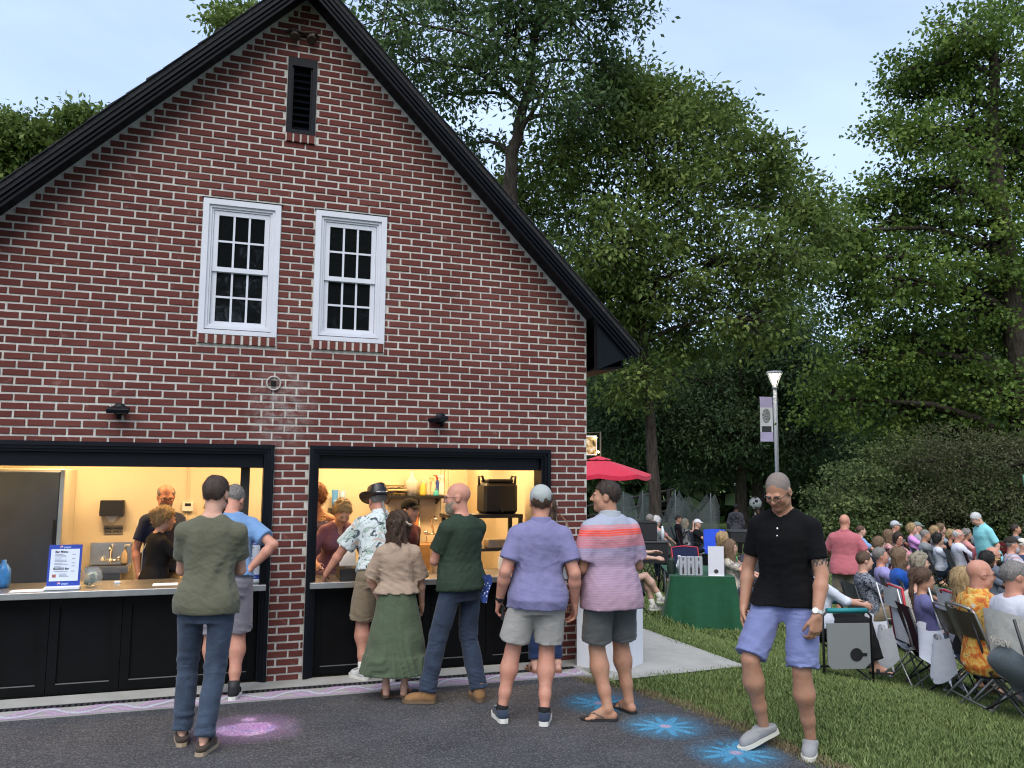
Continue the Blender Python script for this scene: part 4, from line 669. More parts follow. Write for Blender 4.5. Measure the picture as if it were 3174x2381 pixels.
def hair_mesh(P, S, h, kind):
    Rh, c, g = S['Rh'], S['hc'], S['hs']; base = kind.split('+')[0]; rad = .22 if base in ('long', 'ponytail', 'curly', 'wavy') else .16
    F = Field(c-V3(rad, rad, .42 if rad > .2 else .2), c+V3(rad, rad, .2), h); E = lambda p, r, k=.02, sub=False: F.ell(np.array(p)*g, np.array(r)*g, k*g, Rh, c, sub); Q = lambda p: Rh@(V3(*p)*g)+c
    N = lambda a, b: F.plane(Q(a), -(Rh@V3(*b)))     # keep the side that b points to
    th = dict(buzz=.004, short=.0065, ring=.0055, thin=.008, bob=.026, long=.020, curly=.036, ponytail=.012, bun=.016, mop=.022, wavy=.018).get(base, .013)
    E((0, -.014, .034), (.075+th, .096+th*.9, .088+th), 0)
    if base in ('bob', 'mop', 'bun'): E((0, -.045, -.015), (.074+th*.7, .062+th*.5, .075), .03)
    if base in ('short', 'ring', 'thin', 'bun', 'ponytail', 'mop'):
        X_, Y_, Z_ = [np.ascontiguousarray(q_) for q_ in np.broadcast_arrays(F.ax[0][:, None, None]-c[0], F.ax[1][None, :, None]-c[1], F.ax[2][None, None, :]-c[2])]; q = [(Rh[0, i]*X_+Rh[1, i]*Y_+Rh[2, i]*Z_)/g for i in range(3)]
        zl = np.interp(q[1], [-.11, -.075, -.045, -.03, -.012, -.004, .014, .024, .050, .066, .085, .12], [-.088, -.085, -.055, -.02, .018, -.012, -.022, .012, .036, .060, .068, .075]); zl = zl+.005*np.sin(q[0]*95+2)*np.sin(q[1]*120)+.003*np.sin(q[0]*260+q[1]*170)
        F.f = np.maximum(F.f, ((zl-q[2])*.8*g).astype(np.float32))
    if base in ('bob', 'long', 'curly', 'wavy'):
        N((0, .070, .055), (0, -1, .42)); N((0, 0, -.11 if base == 'bob' else -.5), (0, 0, 1))
    if base == 'ring': E((0, .015, .105), (.080, .105, .075), .01, True)
    if base == 'thin': E((0, -.045, .125), (.052, .058, .034), .012, True)
    if base in ('long', 'wavy'):
        for i in range(9):
            a = R(-125+i*250/8); x, y = math.sin(a)*.074, -math.cos(a)*.085-.012; e = (x*1.12, min(y, .03)-.005, (-.24 if base == 'long' else -.165)+.03*math.cos(i*2.1)); F.cone(Q((x, min(y, .045), .03)), S['Rt']@(V3(*e)*g)+c, .026*g, .020*g, .02*g)
    if base == 'curly':
        for i in range(26):
            a = 2.4*i; zz = -.17+.22*((i*7) % 26)/26; x, y = math.sin(a)*.088, -abs(math.cos(a))*.10+.01; E((x, y, zz), (.036, .036, .036), .015)
    if base == 'ponytail':
        E((0, -.115, .01), (.03, .03, .03), .02); F.cone(Q((0, -.125, .0)), S['Rt']@V3(.01, -.15*g, -.12*g)+c, .024*g, .026*g, .02); F.cone(S['Rt']@V3(.01, -.15*g, -.12*g)+c, S['Rt']@V3(.0, -.15*g, -.30*g)+c, .026*g, .012*g, .02)
    if base == 'bun': E((.0, -.125, .045), (.042, .034, .040), .015)
    amp = dict(curly=.012, mop=.007, bob=.0055, long=.0065, bun=.006, wavy=.010).get(base, .0036); fq = dict(curly=(75, 75, 75), mop=(70, 70, 60), wavy=(60, 60, 45)).get(base, (110, 95, 30))
    W_ = wrinkle(11+int(1e4*abs(c[0]+c[1])) % 97, amp, fq); F.near(lambda p: W_((p-c)@Rh)); return F.nets()
def strands(S, v, f, n, ln, wd, seed, flow=.9):
    """loose strands that break up the outline of a hair surface"""
    if len(f) == 0: return v, f
    g = np.random.default_rng(seed); k = g.integers(0, len(f), n); q = v[f[k]]; w_ = g.dirichlet((1, 1, 1, 1), n); b = (q*w_[:, :, None]).sum(1); nr = np.cross(q[:, 2]-q[:, 0], q[:, 3]-q[:, 1]); nr /= np.linalg.norm(nr, axis=1)[:, None]+1e-9
    dn = S['Rh']@V3(0, -.35, -1); d = dn-nr*(nr@dn)[:, None]; d = nr*g.uniform(.15, .8, n)[:, None]+d*flow+g.normal(0, .28, (n, 3)); d /= np.linalg.norm(d, axis=1)[:, None]; s_ = np.cross(d, nr+g.normal(0, .3, (n, 3))); s_ /= np.linalg.norm(s_, axis=1)[:, None]+1e-9; L = ln*g.uniform(.5, 1.3, n)[:, None]
    e = b+d*L+dn*L*.25; V = np.stack([b-s_*wd-nr*.002, b+s_*wd-nr*.002, e+s_*wd*.25, e-s_*wd*.25], 1).reshape(-1, 3); F2 = np.arange(n*4).reshape(n, 4)+len(v); return np.concatenate([v, V]), np.concatenate([f, F2])
def beard_mesh(P, S, h, full):
    Rh, c, g = S['Rh'], S['hc'], S['hs']; F = Field(c-.2, c+.16, h); E = lambda p, r, k=.02, sub=False: F.ell(np.array(p)*g, np.array(r)*g, k*g, Rh, c, sub); e = .006 if full < 2 else .014
    E((0, .030, -.040), (.060+e, .066+e, .086+e), 0); E((0, .064, -.100), (.030+e, .032+e, .026+e*1.6), .025)
    F.plane(Rh@(V3(0, .09, -.044)*g)+c, Rh@V3(0, .42, 1)); F.plane(Rh@(V3(0, .0 if full else .055, 0)*g)+c, Rh@V3(0, -1, 0)); E((0, .108, -.058), (.023, .02, .009), .004, True); W_ = wrinkle(3, .0025, (120, 120, 60)); F.near(lambda p: W_((p-c)@Rh)); return F.nets()
def cap_mesh(P, S, h, kind):
    Rh, c, g = S['Rh'], S['hc'], S['hs']; rad = .30 if kind == 'brim' else .25; F = Field(c-V3(rad, rad, .12), c+V3(rad, rad, .24), h); E = lambda p, r, k=.02, sub=False: F.ell(np.array(p)*g, np.array(r)*g, k*g, Rh, c, sub); Q = lambda p: Rh@(V3(*p)*g)+c
    if kind == 'brim':
        pr = [(.028, .090, .108, -.01), (.09, .088, .104, -.012), (.135, .078, .094, -.014), (.150, .060, .075, -.014)]; F.loft(np.array(pr)*g, Rh, c, 0)
        E((0, .052, .148), (.026, .062, .016), .015, True)
        x0 = F.reg(c-V3(.3, .3, .1), c+V3(.3, .3, .15)); sl, x, y, z = x0; x, y, z = x-c[0], y-c[1], z-c[2]; q = [Rh[0, i]*x+Rh[1, i]*y+Rh[2, i]*z for i in range(3)]
        rr = np.sqrt((q[0]/(.165*g))**2+((q[1]+.01)/(.185*g))**2); zz = q[2]-g*(.030+.055*(q[0]/(.165*g))**2*np.clip(rr, 0, 1.2)-.012*np.clip(rr, 0, 1.2)**2); d = np.maximum(np.abs(zz)-max(.0045, h*.55), (rr-1)*.16*g); F.put(sl, d, .01)
    else:
        bk = -1 if kind == 'capback' else 1
        E((0, -.012, .046), (.086, .106, .092), 0); F.plane(Q((0, .02, .034)), Rh@V3(0, .30, -1))
        sl, x, y, z = F.reg(c-.25, c+.25); x, y, z = x-c[0], y-c[1], z-c[2]; q = [Rh[0, i]*x+Rh[1, i]*y+Rh[2, i]*z for i in range(3)]; yy = q[1]*bk-.088*g
        rr = np.sqrt((q[0]/(.074*g))**2+(np.maximum(yy, 0)/(.080*g))**2); zz = q[2]-g*(.046-2.6*(q[0]/g)**2-.12*np.maximum(yy, 0)/g); d = np.maximum(np.maximum(np.abs(zz)-max(.0035, h*.5), (rr-1)*.07*g), -yy-.03*g); F.put(sl, d, .006)
    return F.nets()
def shirt_mesh(P, S, h, C):
    s, b = S['s'], S['b']; lb = b**.7; ease = C.get('ease', .016)*s; hem = C.get('hem', -.10 if P.get('seat') is None else -.03)*s; sl = C.get('sl', .62); J = np.array([S[k] for k in ('pel', 'nb', 'shL', 'shR')]+([S['elL'], S['elR']] if sl > 0 else [])+([S['wrL'], S['wrR']] if sl > 1 else []))
    F = Field(J.min(0)-.26, J.max(0)+.2, h); ar = (.86 if S['f'] else 1)*lb*s*P.get('arm', 1); pr = torso_prof(P, S); fl = C.get('flare', .026)*s
    if hem < pr[0, 0]: pr = np.vstack([[hem, pr[1, 1], pr[1, 2], pr[1, 3]], [[-.10*s, pr[1, 1], pr[1, 2], pr[1, 3]]], pr[1:]])
    pr[:, 1] += fl*np.clip((.14*s-pr[:, 0])/(.25*s), 0, 1); pr[:, 2] += fl*np.clip((.14*s-pr[:, 0])/(.25*s), 0, 1)
    lo = max(hem, pr[0, 0]); F.loft(pr, S['Rt'], S['pel'], 0, grow=ease*.9, lo=lo)
    if S['f']:
        for sd in (-1, 1): F.ell(V3(sd*.07, .085*b, .30)*s, V3(.068, .060, .072)*s*b, .05, S['Rt'], S['pel'])
    for k, sd in (('L', -1), ('R', 1)):
        if sl > 0:
            F.cone(S['T'](sd*.05, -.018, .468), S['sh'+k], .056*ar, .056*ar+ease*.4, .03); a, e, w = S['sh'+k], S['el'+k], S['wr'+k]; r1 = .050*ar+ease*1.05; r2 = .046*ar+ease*C.get('loose', 1.3)
            if sl <= 1: q = a+(e-a)*sl; F.cone(a, e, r1, r2, .025, stop=(q, e-a))
            else: F.cone(a, e, r1, .042*ar+ease, .025); q = e+(w-e)*min(sl-1, .97); F.cone(e, w, .042*ar+ease, .031*ar+ease*.8, .02, stop=(q, w-e))
        else: F.cone(S['T'](sd*.06, -.018, .455), S['T'](sd*.115, -.015, .44), .036*ar, .034*ar, .03)
    if hem < -.05*s and P.get('seat') is None:
        lr = lb*s*P.get('leg', 1)
        for k in 'LR': F.cone(S['hip'+k], S['hip'+k]+(S['kn'+k]-S['hip'+k])*.45, .088*lr+.034*s, .085*lr+.036*s, .05)
    F.plane(S['pel']+S['Rt']@V3(0, 0, hem+.004), S['Rt']@V3(0, 0, -1))
    wa = .88*C.get('wr', .0042); wr1 = wrinkle(C.get('seed', 5), wa*1.15, C.get('fr', (13, 13, 10)), 5, 1.6, True); wr2 = wrinkle(C.get('seed', 5)+1, wa*.62, (30, 30, 40), 5, 1.6, True); zt_ = S['pel'][2]+.14*s; F.near(lambda p: -(wr1(p)+wr2(p)*(.5+.9*np.exp(-((p[:, 2]-zt_)/.16)**2))))
    nk = C.get('neck', 'crew'); hd = S['hc']+S['Rh']@V3(0, -.02, -.05*S['hs']); r = (.060 if not S['f'] else .052)*s*b**.5
    F.cone(S['nb']+S['Rt']@V3(0, .01, -.02*s), hd, r+.004, r+.006, 0, sub=True)
    if nk in ('v', 'scoop'):
        dz = -.05 if nk == 'v' else -.05; F.ell((0, .095*s, (.47+dz*.2)*s), (.030*s if nk == 'v' else .08*s, .09*s, abs(dz)*1.3*s), .005, S['Rt'], S['pel'], sub=True)
    if nk == 'off': F.plane(S['T'](0, 0, .40), S['Rt']@V3(0, 0, 1))
    return F.nets()
def collar_mesh(P, S, h):
    s = S['s']; r = (.064 if not S['f'] else .056)*s*S['b']**.5; a = S['nb']+S['Rt']@V3(0, .004, -.004*s); up = unit(S['hc']+S['Rh']@V3(0, -.03, -.05)-a); F = Field(a-.15, a+.17, h)
    F.cone(a-up*.015, a+up*.044*s, r+.024*s, r+.012*s, 0, stop=(a+up*.046*s, up)); F.plane(a-up*.02*s, -up); F.cone(a-up*.1, a+up*.2, r+.001, r+.001, 0, sub=True); fr = S['Rt']@V3(0, 1, 0)
    F.ell((0, .075*s, .03*s), (.02*s, .05*s, .05*s), 0, S['Rt'], a, sub=True); return F.nets()
def pants_mesh(P, S, h, C):
    s, b = S['s'], S['b']; lr = b**.7*s*P.get('leg', 1); J = np.array([S[k] for k in ('pel', 'knL', 'knR', 'anL', 'anR')]); F = Field(J.min(0)-.2, J.max(0)+.22, h); top = C.get('top', .075)*s; L = C.get('len', .8); e = C.get('ease', .018)*s
    pr = torso_prof(P, S); seated = P.get('seat') is not None
    F.loft(pr, S['Rt'], S['pel'], 0, grow=C.get('grow', -.002), lo=-.17*s, hi=top); F.ell((0, -.022, -.06*s), (.158*b*s, .114*b*s, .10*s), .03, S['Rp'], S['pel'])
    for k, sd in (('L', -1), ('R', 1)):
        hp, kn, an = S['hip'+k], S['kn'+k], S['an'+k]; out = S['Rp']@V3(sd*.006*s, 0, 0)
        if L <= 1:
            q = hp+(kn-hp)*L; fl = C.get('flare', .022)*s; F.cone(hp+out, kn+out, .088*lr+e*.6, .058*lr+e+fl, .03, stop=(q, kn-hp+V3(0, 0, -.02)))
        else:
            F.cone(hp+out, kn, .086*lr+e*.5, .056*lr+e, .03); q = kn+(an-kn)*min(L-1, 1.1); F.cone(kn, an+(an-kn)*.12, .056*lr+e, .046*lr+e*C.get('cuff', 1.0), .02, stop=(q, an-kn))
    F.plane(S['pel']+S['Rt']@V3(0, 0, top), S['Rt']@V3(0, 0, 1)); w1 = wrinkle(C.get('seed', 9), .75*C.get('wr', .004), C.get('fr', (14, 14, 14)), 5, 1.6, True); w2 = wrinkle(C.get('seed', 9)+3, .0066, (16, 16, 62), 5, 1.3, True); kz, az = (S['knL'][2]+S['knR'][2])/2, (S['anL'][2]+S['anR'][2])/2; hz_ = S['hipL'][2]-.06
    F.near(lambda p: -(w1(p)+w2(p)*(np.exp(-((p[:, 2]-kz)/.10)**2)+(1.2*np.exp(-((p[:, 2]-az-.06)/.11)**2) if L > 1 else 0)+.55*np.exp(-((p[:, 2]-hz_)/.07)**2)))); return F.nets()
def skirt_mesh(P, S, h, C):
    s = S['s']; z0, z1 = C.get('hem', .28), S['pel'][2]+.09*s; pr = torso_prof(P, S); L = z1-z0; wz = lambda t: (.150+.16*t*C.get('full', 1))*s*S['b']
    prof = [(z0-S['pel'][2]+L*i/8, wz(1-i/8), wz(1-i/8)*.78, -.01) for i in range(9)]; F = Field(S['pel']-V3(.5, .45, L), S['pel']+V3(.5, .45, .2), h)
    def wave(th, Z):
        t = np.clip((z1-S['pel'][2]-Z)/L, 0, 1); u = th+.35*np.sin(3*th+5*t); a = .012+.05*t**1.5; tier = np.where(t > .78, .05*np.sin(46*u), 0); return a*np.sin(13*u+2*np.sin(2*th))*.8+.02*t*np.sin(5*th+1)+tier*.35+np.where(t > .78, .03, 0)
    F.loft(prof, np.eye(3), S['pel'], 0, pw=2.0, wave=wave); return F.nets()
def shoe_parts(P, S, k, h, C, root):
    kind = C['kind']; s = S['s']*C.get('k', 1); an, Rf = S['an'+k], S['Rf'+k]; Q = lambda x, y, z: an+Rf@(V3(x, y, z)*s); sd = -1 if k == 'L' else 1; zb = -.085*S['s']/s
    outline = [(0, -.072), (.026, -.062), (.034, -.03), (.033, .02), (.040, .08), (.042, .12), (.034, .16), (.018, .185), (0, .192)]; pts = [(x-.004*sd*0, y) for x, y in outline]+[(-x, y) for x, y in outline[-2:0:-1]]
    th = dict(sneaker=.030, slip=.022, boot=.026, flip=.018, sandal=.022).get(kind, .02); g = .006 if kind in ('sneaker', 'boot') else .003
    me = MB(); me.prism([Q(x*(1+g*12), y*1.03+.0, zb) for x, y in pts], (0, 0, 0), Rf@V3(0, 0, th*s)); so = me.build('sole', C['sole'], None, fix=True)
    if kind in ('flip', 'sandal'):
        so.name = 'sandal'; so.parent = root; m = MB()
        if kind == 'flip':
            for e in (.04, -.04): m.tube([Q(.008*-sd, .135, -.045), Q(e*.5, .10, -.028), Q(e*1.05, .03, -.055)], [.005*s, .008*s, .007*s], 6, flat=.5)
        else:
            m.grid(lambda u, v: Q(math.cos(PI*u)*.040, .075+.05*v, -.066+math.sin(PI*u)*.032), 10, 2); m.grid(lambda u, v: Q(math.cos(PI*u)*.038, -.01+.035*v, -.06+math.sin(PI*u)*.075), 10, 2)
        st = m.build('strap', C['mat'], so); return
    F = Field(an-.27, an+.27, h); F.cone(Q(0, -.030, zb+.045), Q(0, .115, zb+.036), .040*s, .035*s, .0); F.cone(Q(0, .10, zb+.036), Q(0, .145, zb+.03), .037*s, .033*s, .02); F.cone(Q(0, -.01, zb+.07), Q(0, .03, zb+.06), .040*s, .040*s, .02)
    if kind == 'boot': F.cone(Q(0, -.005, zb+.06), Q(0, -.01, zb+.17), .046*s, .047*s, .02)
    F.plane(Q(0, 0, zb+th*.8), Rf@V3(0, 0, -1)); tp = dict(sneaker=.092, slip=.066, boot=.16).get(kind, .1); F.plane(Q(0, 0, zb+tp), Rf@V3(0, -.25, 1))
    v, f = F.nets(); o = link('shoe', np_mesh('shoe', v, f, mats=[C['mat']]), root); so.parent = o
    if kind == 'sneaker': so2 = MB(); so2.prism([Q(x*.75, y*.3+.07, zb+.083-.12*(y-.02)) for x, y in pts[::2]], (0, 0, 0), Rf@V3(0, 0, .006)); so2.build('laces', C.get('lace', C['sole']), o, fix=True)
def glasses_mesh(S, m, root, dark=False, rim=.0022):
    Rh, c, g = S['Rh'], S['hc'], S['hs']; Q = lambda p: Vector(Rh@(V3(*p)*g)+c); b = MB()
    for sd in (-1, 1):
        ring = [Q((sd*.033+.024*math.copysign(abs(math.cos(a))**.6, math.cos(a)), .108-.10*abs(.033+.024*sd*math.cos(a))**1.5, -.003+.016*math.copysign(abs(math.sin(a))**.6, math.sin(a)))) for a in np.linspace(0, 2*PI, 15)]
        b.tube(ring, rim*g, 5, cap=False); b.tube([Q((sd*.057, .10, .004)), Q((sd*.078, .03, .004)), Q((sd*.082, -.01, -.002))], rim*1.1*g, 5)
    b.tube([Q((-.009, .112, .002)), Q((.009, .112, .002))], rim*g, 5); o = b.build('glasses', m, root)
    if dark:
        L = MB()
        for sd in (-1, 1): L.ball(Q((sd*.033, .105, -.003)), (.021*g, .005*g, .014*g), 8, M=Matrix(Rh.tolist()))
        L.build('lens', mat('dark_lens', (.01, .01, .012), .08), o)
SKIN = {}
def skin(tone):
    base = dict(fair=(.56, .34, .25), pale=(.60, .41, .32), tan=(.42, .235, .15), ruddy=(.52, .27, .19), dark=(.105, .055, .036), olive=(.46, .29, .20))[tone]
    n = 'skin_'+tone
    if n in MATS: return MATS[n]
    t = NT(n, .52, .35); q = t.noise(t.obj(), 28, 5); q2 = t.noise(t.obj(), 6, 3); c = t.mix(t.map(q, .35, .7), base, tuple(x*y for x, y in zip(base, (.93, .80, .76)))); c = t.mix(t.map(q2, .4, .75, 0, .5), c, tuple(x*y for x, y in zip(base, (1.0, .82, .78)))); t.color(c)
    t.b.inputs['Subsurface Weight'].default_value = .12; t.b.inputs['Subsurface Radius'].default_value = (.010, .004, .002); t.b.inputs['Subsurface Scale'].default_value = 1
    t.bump(t.noise(t.obj(), 160, 3), .25, .004); return t.m
def hairmat(name, c, c2=None):
    n = 'hair_'+name
    if n in MATS: return MATS[n]
    t = NT(n, .55, .3); q = t.noise(t.obj((1, 1, .18)), 160, 4, .7); c2 = c2 or tuple(x*.45 for x in c); t.color(t.mix(t.map(q, .35, .65), c2, c)); t.bump(q, .8, .006); return t.m
def fabric(name, c, rough=.85, noise=.12, fold=1.0, weave=420, heather=0.0):
    n = 'fabric_'+name
    if n in MATS: return MATS[n]
    t = NT(n, rough, .2); v = t.obj(); a = t.noise(t.obj((1, 1, 1.6)), 9, 5, .6, .6); w = t.noise(v, weave, 2); col = t.mix(t.map(a, .3, .72), tuple(x*(1-noise) for x in c), tuple(min(1, x*(1+noise)) for x in c))
    if heather: col = t.mix(t.map(t.noise(t.obj((1, 1, 4)), 150, 3), .4, .65, 0, heather), col, tuple(min(1, x*1.6+.04) for x in c))
    t.color(col); q = t.math('MULTIPLY_ADD', a, 2.2*fold, t.math('MULTIPLY', w, .12)); t.bump(q, .32, .010); t.b.inputs['Sheen Weight'].default_value = .12 if max(c) > .05 else 0; return t.m
def person(loc, heading, P, label, group=None, h=.0095, cat='person'):
    """heading: compass angle in degrees, 0 = facing +y (the wall), 90 = facing +x"""
    kd = P.get('hair'); S = skel(P); root = empty('person', loc, -R(heading), label, cat, group); sk = skin(P.get('skin', 'fair')); v, f = body_mesh(P, S, h); mats = [sk]; cen = v[f].mean(1); L = head_local(S, cen); mi = np.zeros(len(f), int)
    lipc = P.get('lips', (.34, .12, .10)); mats.append(mat('lips_%.2f_%.2f' % lipc[:2], lipc, .45)); m = (((L-np.array((0, .094, -.058)))/np.array((.023, .016, .0085)))**2).sum(1) < 1; mi[m] = 1
    if P.get('stubble'):
        mats.append(mat('stubble_'+P['stubble'], dict(grey=(.38, .255, .19), dark=(.20, .13, .095), scalp=(.30, .20, .15))[P['stubble']], .7, noise=.25, nscale=300)); m = (L[:, 2] < -.042) & (L[:, 2] > -.125) & (L[:, 1] > .0) & (mi == 0); mi[m] = 2
    if kd == 'buzz':
        mats.append(P['hairm']); zl = np.interp(L[:, 1], [-.11, -.075, -.045, -.03, -.012, -.004, .014, .024, .050, .066, .085, .12], [-.075, -.07, -.045, -.015, .022, -.002, .004, .024, .050, .074, .084, .09])+.006*np.sin(L[:, 0]*95+2)*np.sin(L[:, 1]*120); m = (L[:, 2] > zl) & (np.abs(L[:, 0]) < .0785); mi[m] = len(mats)-1
    if P.get('tattoo'):
        t = MATS.get('tattooed_skin')
        if t is None:
            q = NT('tattooed_skin', .5, .3); base = SKIN_TAN; q.color(q.mix(q.map(q.noise(q.obj((1.6, 1.6, .55)), 34, 3, .5, .8), .44, .50), base, (.075, .065, .06))); t = q.m
        mats.append(t); a, e = S['sh'+P['tattoo']], S['el'+P['tattoo']]; u = (e-a)/np.linalg.norm(e-a); tt = (cen-a)@u/np.linalg.norm(e-a); dist = np.linalg.norm(cen-a-np.outer((cen-a)@u, u), axis=1); mi[(tt > .35) & (tt < .82) & (dist < .07)] = len(mats)-1
    link('body', np_mesh('body', v, f, mats=mats, midx=mi), root)
    hm = P.get('hairm')
    if kd and kd != 'buzz': vv, ff = hair_mesh(P, S, h*(.9 if h < .0115 else .8), kd); fine = h < .0115; vv, ff = strands(S, vv, ff, (3200 if fine else 900), {'short': .009, 'ring': .012, 'thin': .011, 'mop': .024, 'bob': .03, 'long': .045, 'wavy': .03, 'curly': .03}.get(kd, .022), .0011 if fine else .0022, 5); link('hair', np_mesh('hair', vv, ff, mats=[hm]), root)
    if P.get('beard') is not None: vv, ff = beard_mesh(P, S, h*.8, P['beard']); vv, ff = strands(S, vv, ff, 1200 if h < .0115 else 300, .010, .0010 if h < .0115 else .002, 6); link('beard', np_mesh('beard', vv, ff, mats=[P.get('beardm', hm)]), root)
    if P.get('eyes', True):
        Rh, c, g = S['Rh'], S['hc'], S['hs']; e = MB(); i2 = MB(); br = MB(); Q = lambda p: Vector(Rh@(V3(*p)*g)+c); MM = Matrix(Rh.tolist())
        for sd in (-1, 1):
            e.ball(Q((sd*.031, .0815, -.002)), (.0120*g, .0100*g, .0066*g), 8, M=MM); i2.ball(Q((sd*.031, .0895, -.002)), (.0052*g, .0035*g, .0052*g), 6, M=MM)
            br.tube([Q((sd*.014, .1005, .016)), Q((sd*.030, .0985, .0205)), Q((sd*.046, .087, .016))], [.0032*g, .0038*g, .0022*g], 6)
        eo = e.build('eyes', mat('eye_white', (.36, .32, .29), .35), root); i2.build('iris', mat('iris', (.03, .022, .018), .2), eo); br.build('eyebrows', hm or mat('brow', (.09, .06, .045), .8), root)
    if P.get('glasses'): glasses_mesh(S, P['glasses'], root, P.get('shades', False))
    for C in P.get('wear', []):
        k = C['t']; hh = C.get('h', h*(1.06 if h < .0115 else 1.2)*(1.25 if k == 'pants' and h > .0115 else 1))
        if k == 'shirt':
            vv, ff = shirt_mesh(P, S, hh, C); o = link(C.get('name', 'shirt'), np_mesh('shirt', vv, ff, mats=[C['m']]), root)
            if C.get('collar'): vv, ff = collar_mesh(P, S, hh*.8); link('collar', np_mesh('collar', vv, ff, mats=[C['collar']]), o)
        elif k == 'pants': vv, ff = pants_mesh(P, S, hh, C); link(C.get('name', 'shorts' if C.get('len', .8) <= 1 else 'trousers'), np_mesh('pants', vv, ff, mats=[C['m']]), root)
        elif k == 'skirt': vv, ff = skirt_mesh(P, S, hh*1.1, C); link('skirt', np_mesh('skirt', vv, ff, mats=[C['m']]), root)
        elif k == 'cap': vv, ff = cap_mesh(P, S, h*.75, C['kind']); link('hat' if C['kind'] == 'brim' else 'cap', np_mesh('cap', vv, ff, mats=[C['m']]), root)
        elif k == 'shoes':
            for q in 'LR': shoe_parts(P, S, q, hh*.8, C, root)
        elif k == 'socks':
            m = MB()
            for q in 'LR': a, kn = S['an'+q], S['kn'+q]; m = MB(); m.tube([a-V3(0, 0, .03), a, a+(kn-a)*C.get('len', .18)], [.046*S['s'], .044*S['s'], .046*S['s']], 12); m.build('sock', C['m'], root)
        elif k == 'watch':
            q = C['side']; w, e = S['wr'+q], S['el'+q]; u = unit(w-e); c0 = w-u*.022; m = MB(); m.tube([c0-u*.011, c0+u*.011], [.034*S['s'], .033*S['s']], 14, cap=False); o = m.build('watch', C['m'], root); d = unit(np.asarray(C.get('face', (0, -1, 0)), float)-u*(np.asarray(C.get('face', (0, -1, 0)), float)@u)); m = MB(); m.tube([c0+d*.030*S['s'], c0+d*.040*S['s']], .019, 14); m.build('dial', C.get('dial', C['m']), o)
        elif k == 'belt':
            pr = torso_prof(P, S); z = .055*S['s']; w = np.interp(z, pr[:, 0], pr[:, 1])+.016; d = np.interp(z, pr[:, 0], pr[:, 2])+.016; yo = np.interp(z, pr[:, 0], pr[:, 3]); m = MB(); m.grid(lambda u, v_: tuple(S['pel']+S['Rt']@V3(math.cos(2*PI*u)*w, math.sin(2*PI*u)*d+yo, z-.018+.036*v_)), 28, 1); m.build('belt', C['m'], root)
    return root, S
SKIN_TAN = (.40, .225, .145)
# ================================================================== things in the serving room
def part(name, m, parent, *boxes, bev=0.0, M=None):
    b = MB()
    for lo, hi in boxes: b.box(lo, hi, M=M, bev=bev)
    return b.build(name, m, parent)
STEEL = MATS['steel']; WPL = mat('white_plastic', (.72, .72, .70), .4); BPL = mat('black_plastic', (.012, .012, .013), .45); PAPER = mat('paper', (.80, .80, .82), .8); CHROME = mat('chrome', (.75, .74, .72), .15, metal=1); WOODM = mat('wood_board', (.34, .20, .09), .6, noise=.25, nscale=9, stretch=(1, 8, 8))
r = empty('fridge', (-1.45, 1.2, 0), label='tall stainless steel fridge at the left of the room', cat='fridge'); part('cabinet', mat('fridge_side', (.60, .56, .46), .5), r, ((-.35, .03, 0), (.30, .68, 1.826)), bev=.008); part('door', mat('fridge_door', (.10, .14, .21), .5, metal=.1, noise=.15, nscale=3), r, ((-.35, -.02, .12), (.265, .026, 1.80)), bev=.006); part('door_edge', STEEL, r, ((.267, -.022, .10), (.302, .028, 1.815))); part('handle', BPL, r, ((.235, -.045, .5), (.255, -.022, 1.35)))
r = empty('hand_sink', (-.785, 1.9, .83), label='stainless wall-mounted hand wash sink', cat='sink'); part('backsplash', STEEL, r, ((-.195, -.02, .02), (.195, -.002, .25)), bev=.003); b = MB(); b.box((-.195, -.34, -.03), (.195, -.022, 0)); b.box((-.195, -.34, 0), (-.17, -.022, .035)); b.box((.17, -.34, 0), (.195, -.022, .035)); b.box((-.17, -.34, 0), (.17, -.31, .035)); b.build('basin', STEEL, r); part('apron', STEEL, r, ((-.12, -.28, -.17), (.12, -.05, -.032))); b = MB(); b.tube([(0, -.05, .03), (0, -.05, .19), (0, -.09, .215), (0, -.15, .20), (0, -.16, .17)], .011, 8); b.tube([(-.07, -.05, .07), (.07, -.05, .07)], .012, 8); b.ball((-.075, -.055, .085), .02, 8); b.ball((.075, -.055, .085), .02, 8); b.build('faucet', CHROME, r)
r = empty('soap_bottle', (-.655, 1.84, .86), label='pump soap bottle standing on the hand sink', cat='bottle'); b = MB(); b.lathe([(0, 0), (.03, 0), (.032, .02), (.026, .11), (.012, .13), (.012, .145)], 12); b.build('bottle', mat('soap_liquid', (.55, .42, .28), .2), r); b = MB(); b.tube([(0, 0, .145), (0, 0, .19), (.045, -.01, .19)], .008, 6); b.build('pump', WPL, r)
r = empty('towel_dispenser', (-.795, 1.9, 1.35), label='black paper towel dispenser on the cream wall', cat='dispenser'); b = MB(); b.prism([Vector((-.11, 0, 0)), Vector((.11, 0, 0)), Vector((.115, 0, .03)), Vector((.11, 0, .16)), Vector((-.11, 0, .16)), Vector((-.115, 0, .03))], (0, -.11, 0), (0, -.001, 0)); b.build('cover', BPL, r, fix=True); b = MB(); b.prism([Vector((-.06, 0, 0)), Vector((.06, 0, 0)), Vector((.02, 0, -.06)), Vector((-.02, 0, -.06))], (0, -.07, 0), (0, -.05, 0)); b.build('towel', PAPER, r, fix=True)
r = empty('wash_sign', (-.78, 1.897, 1.16), label='small grey hand wash sign under the towel dispenser', cat='sign'); part('plate', mat('sign_grey', (.20, .18, .15), .5), r, ((-.09, -.006, 0), (.09, 0, .09)), bev=.002); TX = Matrix.Translation((0, -.0075, 0))@Matrix.Rotation(R(90), 4, 'X')
